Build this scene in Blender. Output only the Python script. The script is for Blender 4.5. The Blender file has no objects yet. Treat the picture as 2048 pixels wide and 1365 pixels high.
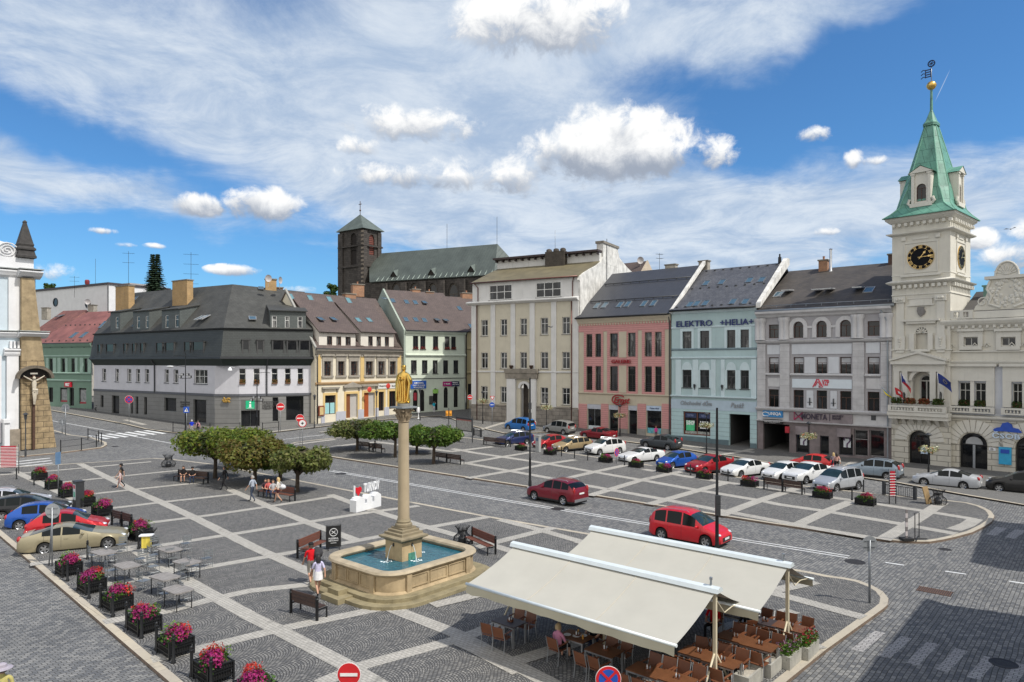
import bpy, bmesh, math, random
from mathutils import Vector, Matrix
R=math.radians; sin=math.sin; cos=math.cos; PI=math.pi
rnd=random.Random(11)
sc=bpy.context.scene
COL=sc.collection
# ------------------------------------------------------------ camera, sun, sky, exposure
F=1390.0; HZ=725.0; CAMZ=10.0
cam=bpy.data.objects.new('camera',bpy.data.cameras.new('camera')); COL.objects.link(cam)
cam.location=(0,0,CAMZ); cam.rotation_euler=(R(90),0,0)
cam.data.sensor_width=36; cam.data.lens=36*F/2048; cam.data.shift_y=(HZ-682.5)/2048
cam.data.clip_start=.1; cam.data.clip_end=6000
sc.camera=cam
SUN_EL=R(54); SUN_AZ=math.atan2(.87,-.50)          # azimuth from +Y towards +X
sun=bpy.data.objects.new('sun',bpy.data.lights.new('sun','SUN')); COL.objects.link(sun)
sun.data.energy=4.1; sun.data.angle=R(.55); sun.data.color=(1,.955,.88)
sd=Vector((sin(SUN_AZ)*cos(SUN_EL),cos(SUN_AZ)*cos(SUN_EL),sin(SUN_EL)))
sun.rotation_euler=sd.to_track_quat('Z','Y').to_euler(); sun.location=(30,-20,60)
sc.view_settings.view_transform='Standard'; sc.view_settings.look='None'
sc.view_settings.exposure=0.0; sc.view_settings.gamma=1
sc.cycles.use_denoising=True
try: sc.cycles.denoiser='OPENIMAGEDENOISE'
except Exception: pass
sc.cycles.max_bounces=6; sc.cycles.diffuse_bounces=3; sc.cycles.glossy_bounces=3; sc.cycles.transmission_bounces=4
SKY_STR=.115; CLOUD_GAIN=1.0; BACK_FILL=(1.2,1.17,1.12)  # last: bright cloud added in the unseen sky behind the camera to lift shaded fronts
class NT:
 """tiny node-expression helper"""
 def __init__(s,nt): s.t=nt; s.n=nt.nodes; s.l=nt.links
 def new(s,typ,**kw):
  n=s.n.new(typ)
  for k,v in kw.items(): setattr(n,k,v)
  return n
 def put(s,sock,v):
  if isinstance(v,bpy.types.NodeSocket): s.l.new(v,sock)
  else: sock.default_value=v
 def m(s,op,a,b=0.0,c=None,clamp=False):
  n=s.n.new('ShaderNodeMath'); n.operation=op; n.use_clamp=clamp
  s.put(n.inputs[0],a); s.put(n.inputs[1],b)
  if c is not None: s.put(n.inputs[2],c)
  return n.outputs[0]
 def ss(s,x,lo,hi,a=0.0,b=1.0):
  n=s.n.new('ShaderNodeMapRange'); n.interpolation_type='SMOOTHSTEP'
  s.put(n.inputs[0],x); s.put(n.inputs[1],lo); s.put(n.inputs[2],hi); s.put(n.inputs[3],a); s.put(n.inputs[4],b)
  return n.outputs[0]
 def lin(s,x,lo,hi,a=0.0,b=1.0):
  n=s.n.new('ShaderNodeMapRange'); n.clamp=True
  s.put(n.inputs[0],x); s.put(n.inputs[1],lo); s.put(n.inputs[2],hi); s.put(n.inputs[3],a); s.put(n.inputs[4],b)
  return n.outputs[0]
 def xyz(s,x,y,z):
  n=s.n.new('ShaderNodeCombineXYZ'); s.put(n.inputs[0],x); s.put(n.inputs[1],y); s.put(n.inputs[2],z); return n.outputs[0]
 def sep(s,v):
  n=s.n.new('ShaderNodeSeparateXYZ'); s.l.new(v,n.inputs[0]); return n.outputs
 def noise(s,vec,scale,detail=4,rough=.55,dist=0.0):
  n=s.n.new('ShaderNodeTexNoise'); s.put(n.inputs['Vector'],vec); n.inputs['Scale'].default_value=scale
  n.inputs['Detail'].default_value=detail; n.inputs['Roughness'].default_value=rough; n.inputs['Distortion'].default_value=dist
  return n.outputs['Fac']
 def mix(s,f,a,b,mode='MIX'):
  n=s.n.new('ShaderNodeMix'); n.data_type='RGBA'; n.blend_type=mode; n.clamp_factor=True
  s.put(n.inputs[0],f); s.put(n.inputs[6],rgba(a)); s.put(n.inputs[7],rgba(b)); return n.outputs[2]
 def scale(s,v,k):
  n=s.n.new('ShaderNodeVectorMath'); n.operation='MULTIPLY'; s.put(n.inputs[0],v); n.inputs[1].default_value=k; return n.outputs[0]
 def bump(s,h,strength=.3,dist=.02):
  n=s.n.new('ShaderNodeBump'); n.inputs['Strength'].default_value=strength; n.inputs['Distance'].default_value=dist
  s.l.new(h,n.inputs['Height']); return n.outputs[0]
def rgba(c):
 if isinstance(c,bpy.types.NodeSocket): return c
 if len(c)==3: return (c[0],c[1],c[2],1)
 return c
def make_world():
 w=bpy.data.worlds.new('World'); sc.world=w; w.use_nodes=True
 t=NT(w.node_tree); t.n.clear()
 out=t.new('ShaderNodeOutputWorld'); bg=t.new('ShaderNodeBackground'); t.l.new(bg.outputs[0],out.inputs[0])
 sky=t.new('ShaderNodeTexSky'); sky.sky_type='NISHITA'; sky.sun_disc=False
 sky.sun_elevation=SUN_EL; sky.sun_rotation=SUN_AZ; sky.altitude=300; sky.air_density=1.0; sky.dust_density=.6; sky.ozone_density=2.0
 tc=t.new('ShaderNodeTexCoord'); d=tc.outputs['Generated']
 x,y,z=t.sep(d)
 az=t.m('ARCTAN2',x,y); el=t.m('ARCSINE',z)
 zz=t.m('ADD',t.m('MAXIMUM',z,0.0),.12)
 cx=t.m('DIVIDE',x,zz); cy=t.m('DIVIDE',y,zz)
 plane=t.xyz(cx,cy,0.0)
 ang=t.xyz(az,el,0.0)
 w1=t.noise(ang,5.5,4,.6); w2=t.noise(t.xyz(az,el,3.7),5.5,4,.6)
 waz=t.m('ADD',az,t.m('MULTIPLY',t.m('SUBTRACT',w1,.5),.16))
 wel=t.m('ADD',el,t.m('MULTIPLY',t.m('SUBTRACT',w2,.5),.10))
 def ae(px,py):
  X=(px-1024)/F; Z=(HZ-py)/F
  return math.atan(X), math.atan(Z/math.sqrt(1+X*X))
 def blob(px,py,rx,ry,rot,A,E):
  a0,e0=ae(px,py); a1,_=ae(px+rx,py); _,e1=ae(px,py-ry)
  ra=max(abs(a1-a0),.004); re=max(abs(e1-e0),.0005); c,s_=cos(R(rot)),sin(R(rot))
  da=t.m('SUBTRACT',A,a0); de=t.m('SUBTRACT',E,e0)
  u=t.m('DIVIDE',t.m('ADD',t.m('MULTIPLY',da,c),t.m('MULTIPLY',de,s_)),ra)
  v=t.m('DIVIDE',t.m('SUBTRACT',t.m('MULTIPLY',de,c),t.m('MULTIPLY',da,s_)),re)
  q=t.m('ADD',t.m('MULTIPLY',u,u),t.m('MULTIPLY',v,v))
  return q,v
 # --- high veil cloud
 V=None
 for (px,py,rx,ry,rot,wt) in [(380,170,620,210,-8,.62),(930,210,330,260,0,.62),(60,60,300,160,0,.3),(120,380,330,55,-13,.60),
  (830,455,420,60,-5,.45),(1080,420,300,90,0,.5),(1440,395,430,75,3,.55),(1120,110,300,150,0,.7),(1420,30,260,55,-4,.5),
  (1700,25,260,45,3,.5),(1960,390,260,90,4,.7),(1500,460,560,75,2,.6),(1300,540,500,40,1,.4),(200,300,420,38,-13,-.75),(130,480,520,40,-3,-.55),(640,488,300,26,-4,-.45),
  (1640,190,420,120,5,-.36),(1960,190,330,190,0,-.55),(1330,180,200,50,-8,-.35),(330,560,560,60,0,-.6),(1500,320,260,55,0,-.35),(870,470,260,14,-5,-.35)]:
  q,_=blob(px,py,rx,ry,rot,waz,wel)
  g=t.m('MULTIPLY',t.m('EXPONENT',t.m('MULTIPLY',q,-.75)),wt)
  V=g if V is None else t.m('ADD',V,g)
 st=t.new('ShaderNodeMapping'); st.inputs['Rotation'].default_value=(0,0,R(24)); st.inputs['Scale'].default_value=(.32,1.15,1); t.l.new(plane,st.inputs['Vector'])
 n1=t.noise(st.outputs[0],1.5,8,.62,.5); n2=t.noise(plane,2.6,9,.68,.5)
 fine=t.noise(ang,15,6,.68,.2)
 dens=t.m('ADD',V,t.m('ADD',t.m('MULTIPLY',t.m('SUBTRACT',n1,.5),1.25),t.m('ADD',t.m('MULTIPLY',t.m('SUBTRACT',n2,.5),.95),t.m('MULTIPLY',t.m('SUBTRACT',fine,.5),.35))))
 va=t.m('MULTIPLY',t.ss(dens,-.12,.95),.93)
 # --- cumulus
 D=None; Hh=None
 cn=t.noise(ang,26,9,.66,.35); cbig=t.noise(t.xyz(az,el,8.0),11,4,.55)
 puff=t.m('ADD',t.m('MULTIPLY',t.m('SUBTRACT',cn,.5),3.2),t.m('MULTIPLY',t.m('SUBTRACT',cbig,.5),2.2))
 for (px,py,rx,ry,wt) in [(1235,292,160,84,1.15),(1150,232,26,42,.62),(1120,300,80,60,.75),(1320,318,64,44,.9),(525,408,92,36,1.05),(395,410,62,29,1.0),(1080,40,190,85,.9),(820,245,140,44,.72),
  (800,352,130,30,.72),(930,350,120,40,.6),(1628,268,44,21,.75),(1708,316,26,22,.6),(1745,322,34,12,.55),(470,541,58,13,.85),(1962,478,48,22,.85),(2030,512,80,42,.8),(2045,465,40,28,.75),
  (650,406,34,20,.5),(1425,305,60,36,.62),(720,292,46,24,.62),(1030,350,60,48,.65),(205,462,32,8,.7),(1650,464,30,9,.55),(300,575,40,8,.7),(590,580,50,10,.6),(110,545,70,20,.45),(1820,470,60,16,.4),(250,490,26,6,.5),(310,492,26,6,.5)]:
  q,v=blob(px,py,rx,ry,0,az,el)
  g=t.m('MULTIPLY',t.m('MAXIMUM',t.m('SUBTRACT',1.0,t.m('MULTIPLY',q,.62)),0.0),wt)
  hv=t.m('MULTIPLY',g,v)
  D=g if D is None else t.m('MAXIMUM',D,g)
  Hh=hv if Hh is None else t.m('ADD',Hh,hv)
 cd=t.m('ADD',D,t.m('MULTIPLY',puff,t.ss(D,0,.25,0,.5)))
 ca=t.m('MULTIPLY',t.ss(cd,.30,.78),.98)
 rel=t.m('ADD',t.m('DIVIDE',Hh,t.m('MAXIMUM',D,.05)),t.m('ADD',t.m('MULTIPLY',t.m('SUBTRACT',cn,.5),2.0),t.m('MULTIPLY',t.m('SUBTRACT',cbig,.5),1.2)))
 ccol=t.mix(t.ss(rel,-.85,.45),(.36,.41,.50),(1.05,1.05,1.04))
 # --- combine (sky colour itself is deepened a little as in the photograph)
 skyc=t.mix(1.0,sky.outputs[0],(.50*SKY_STR,.90*SKY_STR,1.22*SKY_STR),'MULTIPLY')
 vcol=t.mix(t.ss(n2,.3,.7),(.42,.54,.72),(.76,.83,.91))
 c1=t.mix(va,skyc,vcol)
 q,_=blob(1885,172,40,1.1,64,az,el)
 c1=t.mix(t.m('MULTIPLY',t.ss(q,1.0,.2),.35),c1,(.8,.87,.96))
 c2=t.mix(ca,c1,ccol)
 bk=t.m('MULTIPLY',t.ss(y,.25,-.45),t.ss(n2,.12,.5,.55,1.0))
 c2=t.mix(bk,c2,BACK_FILL)  # added fill layer, out of view, brightens the fronts facing the camera
 c3=t.mix(t.ss(z,-.02,0.0),(.16,.16,.15),c2)
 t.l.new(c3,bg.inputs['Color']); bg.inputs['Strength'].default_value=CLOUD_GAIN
 w.cycles.sampling_method='MANUAL'; w.cycles.sample_map_resolution=512
make_world()
# ------------------------------------------------------------ terrain and picture->place helpers
def terr(Y): return max(0.0,.05*(min(Y,150)-76))
def G(px,py,lift=0.0):
 """point of the ground seen at photo pixel (px,py)"""
 k=(py-HZ)/F; H=CAMZ-lift
 Y=H/k
 if Y>76: Y=(H+3.8)/(k+.05)
 return Vector(((px-1024)/F*Y,Y,terr(Y)+lift))
def GZ(px,py,z):
 """point at height z seen at photo pixel"""
 Y=(CAMZ-z)*F/(py-HZ); return Vector(((px-1024)/F*Y,Y,z))
E1=Vector((.754,-.657,0)); E2=Vector((.657,.754,0))      # along the street / away from the camera
ANG1=math.atan2(E1.y,E1.x)
class MB:
 def __init__(s): s.v=[]; s.f=[]; s.m=[]; s.s=[]
 def face(s,pts,mi=0,sm=False):
  b=len(s.v); s.v.extend([tuple(p) for p in pts]); s.f.append(tuple(range(b,b+len(pts)))); s.m.append(mi); s.s.append(sm); return s
 def raw(s,vs,fs,mi=0,sm=False):
  b=len(s.v); s.v.extend([tuple(p) for p in vs])
  for f in fs: s.f.append(tuple(i+b for i in f)); s.m.append(mi); s.s.append(sm)
  return s
 def box(s,x0,x1,y0,y1,z0,z1,mi=0,M=None):
  vs=[Vector(p) for p in ((x0,y0,z0),(x1,y0,z0),(x1,y1,z0),(x0,y1,z0),(x0,y0,z1),(x1,y0,z1),(x1,y1,z1),(x0,y1,z1))]
  if M is not None: vs=[M@p for p in vs]
  return s.raw(vs,[(0,3,2,1),(4,5,6,7),(0,1,5,4),(1,2,6,5),(2,3,7,6),(3,0,4,7)],mi)
 def prism(s,poly,vec,mi=0,sm=False):
  """extrude a 3D polygon by vec"""
  n=len(poly); vec=Vector(vec); a=[Vector(p) for p in poly]; b=[p+vec for p in a]
  s.raw(a+b,[tuple(range(n))[::-1],tuple(range(n,2*n))],mi)
  return s.raw(a+b,[(i,(i+1)%n,n+(i+1)%n,n+i) for i in range(n)],mi,sm)
 def ring(s,loops,mi=0,sm=True,close=True,cap0=False,cap1=False):
  """skin between loops of equal length"""
  n=len(loops[0]); vs=[p for L in loops for p in L]; fs=[]
  for k in range(len(loops)-1):
   for i in range(n if close else n-1):
    j=(i+1)%n; fs.append((k*n+i,k*n+j,(k+1)*n+j,(k+1)*n+i))
  s.raw(vs,fs,mi,sm)
  if cap0: s.face(list(loops[0])[::-1],mi)
  if cap1: s.face(loops[-1],mi)
  return s
 def tube(s,pts,r,n=6,mi=0,caps=True):
  pts=[Vector(p) for p in pts]; rs=r if isinstance(r,(list,tuple)) else [r]*len(pts)
  loops=[]; up=None
  for i,p in enumerate(pts):
   d=(pts[min(i+1,len(pts)-1)]-pts[max(i-1,0)])
   d=d.normalized() if d.length>1e-9 else Vector((0,0,1))
   if up is None or abs(up.dot(d))>.95:
    up=Vector((0,0,1)) if abs(d.z)<.9 else Vector((1,0,0))
   a=d.cross(up).normalized(); b=a.cross(d).normalized(); up=b
   loops.append([p+a*(rs[i]*cos(2*PI*k/n))+b*(rs[i]*sin(2*PI*k/n)) for k in range(n)])
  return s.ring(loops,mi,n>4,True,caps,caps)
 def lathe(s,prof,n=16,c=(0,0,0),mi=0,sm=True,cap=True):
  c=Vector(c); loops=[[c+Vector((r*cos(2*PI*k/n),r*sin(2*PI*k/n),z)) for k in range(n)] for r,z in prof]
  return s.ring(loops,mi,sm,True,cap,cap)
 def sphere(s,c,r,n=10,sc_=(1,1,1),mi=0):
  c=Vector(c); m=max(4,n//2+1); loops=[]
  for i in range(m+1):
   th=PI*i/m; loops.append([c+Vector((r*sc_[0]*max(sin(th),.01)*cos(2*PI*k/n),r*sc_[1]*max(sin(th),.01)*sin(2*PI*k/n),-r*sc_[2]*cos(th))) for k in range(n)])
  return s.ring(loops,mi,True,True,True,True)
 def build(s,name,mats,parent=None,loc=None,rotz=0):
  me=bpy.data.meshes.new(name); me.from_pydata(s.v,[],s.f)
  if not isinstance(mats,(list,tuple)): mats=[mats]
  for m in mats: me.materials.append(m)
  me.polygons.foreach_set('material_index',s.m); me.polygons.foreach_set('use_smooth',s.s)
  me.update()
  if any(s.s):
   bm=bmesh.new(); bm.from_mesh(me); bmesh.ops.remove_doubles(bm,verts=bm.verts,dist=.0005)
   for e in bm.edges:
    if len(e.link_faces)==2 and e.calc_face_angle(0)>R(38): e.smooth=False
   bm.to_mesh(me); bm.free()
  o=bpy.data.objects.new(name,me); COL.objects.link(o)
  if parent is not None: o.parent=parent
  if loc is not None: o.location=loc
  o.rotation_euler=(0,0,rotz)
  return o
def tag(o,label=None,cat=None,group=None,kind=None):
 if label: o['label']=label
 if cat: o['category']=cat
 if group: o['group']=group
 if kind: o['kind']=kind
 return o
def thing(name,label,cat,loc=(0,0,0),rotz=0,group=None):
 o=bpy.data.objects.new(name,None); COL.objects.link(o); o.location=loc; o.rotation_euler=(0,0,rotz); o.empty_display_size=.2
 return tag(o,label,cat,group)
def dup(root,loc,rotz,label=None,group=None,scale=None):
 def cp(o,par):
  c=o.copy(); COL.objects.link(c)
  if par is not None: c.parent=par
  for ch in kids.get(o.name,[]): cp(ch,c)
  return c
 kids={}
 def walk(o):
  kids[o.name]=list(o.children)
  for ch in o.children: walk(ch)
 walk(root)
 r=cp(root,None); r.location=loc; r.rotation_euler=(0,0,rotz)
 if scale: r.scale=(scale,)*3 if not isinstance(scale,tuple) else scale
 if label: r['label']=label
 if group: r['group']=group
 return r
_font={}
def text_mb(txt,h,depth=.02,width=None,shear=0,mi=0,bold=0.0,mb=None,M=None):
 """lettering in the local x-z plane, front facing -y, lower left at the origin; returns MB"""
 cu=bpy.data.curves.new('t','FONT'); cu.body=txt; cu.size=1; cu.extrude=.02; cu.shear=shear; cu.offset=bold; cu.resolution_u=2
 ob=bpy.data.objects.new('t',cu); COL.objects.link(ob)
 dg=bpy.context.evaluated_depsgraph_get(); me=bpy.data.meshes.new_from_object(ob.evaluated_get(dg))
 xs=[v.co.x for v in me.vertices]; ys=[v.co.y for v in me.vertices]
 if not xs: xs=[0,1]; ys=[0,1]
 x0,x1,y0,y1=min(xs),max(xs),min(ys),max(ys); k=h/(y1-y0); kx=k if width is None else width/(x1-x0)
 mb=mb or MB(); M=M or Matrix()
 vs=[M@Vector(((v.co.x-x0)*kx,-(v.co.z+.02)/.04*depth,(v.co.y-y0)*k)) for v in me.vertices]
 mb.raw(vs,[tuple(p.vertices) for p in me.polygons],mi)
 mb.w=(x1-x0)*kx
 bpy.data.objects.remove(ob); bpy.data.curves.remove(cu); bpy.data.meshes.remove(me)
 return mb
# ------------------------------------------------------------ materials
MATS={}
def newmat(name):
 m=bpy.data.materials.new(name); m.use_nodes=True; t=NT(m.node_tree); t.n.clear()
 o=t.new('ShaderNodeOutputMaterial'); b=t.new('ShaderNodeBsdfPrincipled'); t.l.new(b.outputs[0],o.inputs[0])
 return m,t,b
def pm(name,col,rough=.6,metal=0,var=.14,scale=2.5,bump=0.0,bscale=35,spec=.5,coat=0,emit=None,streak=0.0,dirt=None):
 """plain procedural surface: broad mottling, fine grain, optional rain streaks and stains"""
 if name in MATS: return MATS[name]
 m,t,b=newmat(name); MATS[name]=m
 co=t.new('ShaderNodeTexCoord').outputs['Object']
 c=col
 if var:
  n=t.noise(co,scale,5,.6); f=t.lin(n,.3,.7)
  lo=tuple(max(0,x*(1-var)) for x in col); hi=tuple(min(1,x*(1+var*.7)) for x in col)
  c=t.mix(f,lo,hi)
 if streak:
  sv=t.scale(co,(3.0,3.0,.22)); sn=t.noise(sv,1.6,4,.6)
  c=t.mix(t.ss(sn,.52,.78,0,streak),c,tuple(x*.55 for x in (dirt or col)))
 t.put(b.inputs['Base Color'],rgba(c)); b.inputs['Roughness'].default_value=rough; b.inputs['Metallic'].default_value=metal
 b.inputs['Specular IOR Level'].default_value=spec
 if coat: b.inputs['Coat Weight'].default_value=coat; b.inputs['Coat Roughness'].default_value=.05
 if emit: b.inputs['Emission Color'].default_value=rgba(col); b.inputs['Emission Strength'].default_value=emit
 if bump: t.l.new(t.bump(t.noise(co,bscale,4,.6),bump,.02),b.inputs['Normal'])
 return m
def wallvec(t,kx=1.0,kz=1.0):
 x,y,z=t.sep(t.new('ShaderNodeTexCoord').outputs['Object'])
 return t.xyz(t.m('MULTIPLY',t.m('ADD',x,y),kx),t.m('MULTIPLY',z,kz),0.0)
def brickmat(name,c1,c2,mortar,bw,bh,ms=.02,rough=.8,bump=.4,var=.25,offset=.5,vec=None,nscale=1.0,msm=.1,dist=.01,squash=1.0):
 if name in MATS: return MATS[name]
 m,t,b=newmat(name); MATS[name]=m
 v=vec(t) if vec else wallvec(t)
 br=t.new('ShaderNodeTexBrick'); br.offset=offset; br.squash=squash
 t.l.new(v,br.inputs['Vector']); br.inputs['Color1'].default_value=rgba(c1); br.inputs['Color2'].default_value=rgba(c2); br.inputs['Mortar'].default_value=rgba(mortar)
 br.inputs['Scale'].default_value=1; br.inputs['Mortar Size'].default_value=ms; br.inputs['Mortar Smooth'].default_value=msm; br.inputs['Brick Width'].default_value=bw; br.inputs['Row Height'].default_value=bh
 co=t.new('ShaderNodeTexCoord').outputs['Object']
 n=t.noise(co,nscale,6,.65); c=t.mix(t.lin(n,.3,.7,0,1),t.mix(1,br.outputs['Color'],(1-var,)*3,'MULTIPLY'),t.mix(1,br.outputs['Color'],(1+var*.6,)*3,'MULTIPLY'))
 t.l.new(c,b.inputs['Base Color']); b.inputs['Roughness'].default_value=rough
 if bump:
  h=t.m('ADD',t.m('MULTIPLY',br.outputs['Fac'],-1.0),t.m('MULTIPLY',t.noise(co,60,3,.6),.5))
  t.l.new(t.bump(h,bump,dist),b.inputs['Normal'])
 return m
def linesmat(name,col,period,width,dark=.6,axis='z',rough=.6,metal=0,var=.12,bump=.5,scale=2.0,streak=0.0,spec=.5):
 """siding / standing seams / rustication courses: regular joints along one local axis"""
 if name in MATS: return MATS[name]
 m,t,b=newmat(name); MATS[name]=m
 co=t.new('ShaderNodeTexCoord').outputs['Object']; x,y,z=t.sep(co)
 a={'z':z,'x':x,'y':y,'d':t.m('ADD',x,t.m('MULTIPLY',z,1.0)),'e':t.m('SUBTRACT',x,t.m('MULTIPLY',z,1.0))}[axis]
 f=t.m('FRACT',t.m('DIVIDE',a,period)); g=t.m('LESS_THAN',f,width/period)
 n=t.noise(co,scale,5,.6); c=t.mix(t.lin(n,.3,.7),tuple(q*(1-var) for q in col),tuple(min(1,q*(1+var)) for q in col))
 if streak:
  sv=t.scale(co,(3.0,3.0,.2)); sn=t.noise(sv,1.6,4,.6); c=t.mix(t.ss(sn,.5,.8,0,streak),c,tuple(q*.5 for q in col))
 c=t.mix(g,c,t.mix(1,c,(dark,)*3,'MULTIPLY'))
 t.l.new(c,b.inputs['Base Color']); b.inputs['Roughness'].default_value=rough; b.inputs['Metallic'].default_value=metal; b.inputs['Specular IOR Level'].default_value=spec
 if bump: t.l.new(t.bump(t.m('MULTIPLY',g,-1.0),bump,.03),b.inputs['Normal'])
 return m
def tilemat(name,c1,c2,pw,ph,rough=.75,bump=.6,diamond=False,var=.2,nscale=.6,moss=None):
 """roof covering laid in rows; local x across, slope measured by z"""
 if name in MATS: return MATS[name]
 def vec(t):
  x,y,z=t.sep(t.new('ShaderNodeTexCoord').outputs['Object'])
  s=t.m('ADD',z,t.m('MULTIPLY',y,.8))
  if diamond: return t.xyz(t.m('ADD',x,s),t.m('SUBTRACT',s,x),0.0)
  return t.xyz(x,s,0.0)
 m=brickmat(name,c1,c2,tuple(q*.45 for q in c1),pw,ph,.02,rough,bump,var,.5,vec,nscale,.3,.02)
 return m
def leafmat(name,cols,rough=.6,trans=.25):
 if name in MATS: return MATS[name]
 m,t,b=newmat(name); MATS[name]=m
 g=t.new('ShaderNodeNewGeometry'); rp=t.new('ShaderNodeValToRGB'); t.l.new(g.outputs['Random Per Island'],rp.inputs[0])
 el=rp.color_ramp.elements
 while len(el)<len(cols): el.new(.5)
 for i,c in enumerate(cols): el[i].position=i/(len(cols)-1); el[i].color=rgba(c)
 co=t.new('ShaderNodeTexCoord').outputs['Object']; n=t.noise(co,1.3,3,.5)
 c=t.mix(t.lin(n,.3,.7),t.mix(1,rp.outputs[0],(.62,.66,.62),'MULTIPLY'),t.mix(1,rp.outputs[0],(1.25,1.2,1.05),'MULTIPLY'))
 t.l.new(c,b.inputs['Base Color']); b.inputs['Roughness'].default_value=rough
 if trans:
  b.inputs['Specular IOR Level'].default_value=.3
  tr=t.new('ShaderNodeBsdfTranslucent'); t.l.new(c,tr.inputs[0]); mx=t.new('ShaderNodeMixShader'); mx.inputs[0].default_value=trans
  t.l.new(b.outputs[0],mx.inputs[1]); t.l.new(tr.outputs[0],mx.inputs[2])
  t.l.new(mx.outputs[0],[n_ for n_ in t.n if n_.type=='OUTPUT_MATERIAL'][0].inputs[0])
 return m
def glassmat(name,dark=(.012,.014,.017),light=(.10,.11,.12),amount=.5,scale=1.1):
 """window pane over a dim room: darkness with paler drapes, clear reflection"""
 if name in MATS: return MATS[name]
 m,t,b=newmat(name); MATS[name]=m
 co=t.new('ShaderNodeTexCoord').outputs['Object']
 x,y,z=t.sep(co)
 n=t.noise(t.scale(co,(1,1,.35)),scale,3,.6); n2=t.noise(t.scale(co,(6,6,.3)),1.0,2,.5)
 c=t.mix(t.ss(n,.5,.62,0,amount),dark,t.mix(n2,light,tuple(q*.45 for q in light)))
 t.l.new(c,b.inputs['Base Color']); b.inputs['Roughness'].default_value=.05; b.inputs['IOR'].default_value=1.5
 w=t.noise(co,.9,2,.5); t.l.new(t.bump(w,.05,.1),b.inputs['Normal'])
 return m
def paint(name,col,metal=.35,rough=.28):
 if name in MATS: return MATS[name]
 m,t,b=newmat(name); MATS[name]=m
 co=t.new('ShaderNodeTexCoord').outputs['Object']
 n=t.noise(co,900,2,.5); d=t.noise(co,2.2,5,.6)
 c=t.mix(t.lin(n,.35,.65),tuple(q*.88 for q in col),tuple(min(1,q*1.1) for q in col))
 x,y,z=t.sep(co); dust=t.m('MULTIPLY',t.lin(d,.35,.75),t.lin(z,.6,.2,0,.22))
 c=t.mix(dust,c,(.2,.18,.15))
 t.l.new(c,b.inputs['Base Color']); b.inputs['Metallic'].default_value=metal
 t.put(b.inputs['Roughness'],t.lin(d,.3,.8,rough,rough+.14)); b.inputs['Coat Weight'].default_value=.45; b.inputs['Coat Roughness'].default_value=.06
 return m
BLACKM=pm('black_iron',(.018,.019,.021),.45,.4,.2,5)
DGREY=pm('dark_grey_metal',(.06,.063,.068),.45,.5,.15,5)
GALV=pm('galvanised_steel',(.33,.35,.37),.42,.7,.15,6)
WHITEP=pm('white_paint',(.78,.79,.80),.45,0,.05,3)
WFRAME=pm('white_window_frame',(.74,.74,.72),.4,0,.05,3)
DFRAME=pm('dark_window_frame',(.035,.028,.026),.4,0,.15,3)
BFRAME=pm('brown_window_frame',(.07,.028,.018),.45,0,.15,3)
GLASS=glassmat('pane_room'); GLASS2=glassmat('pane_drapes',(.02,.022,.025),(.30,.30,.29),.75,1.6); GLASSB=glassmat('pane_dark',(.008,.009,.011),(.03,.03,.03),.4)
SKYGL=pm('skylight_glass',(.07,.12,.16),.04,0,.1,2,spec=.9)
RUBBER=pm('rubber',(.016,.016,.017),.8,0,.2,8)
SILVER=pm('silver_alloy',(.52,.53,.55),.28,.9,.08,6)
SKIN=pm('skin',(.52,.30,.21),.55,0,.08,8,spec=.3)
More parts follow.
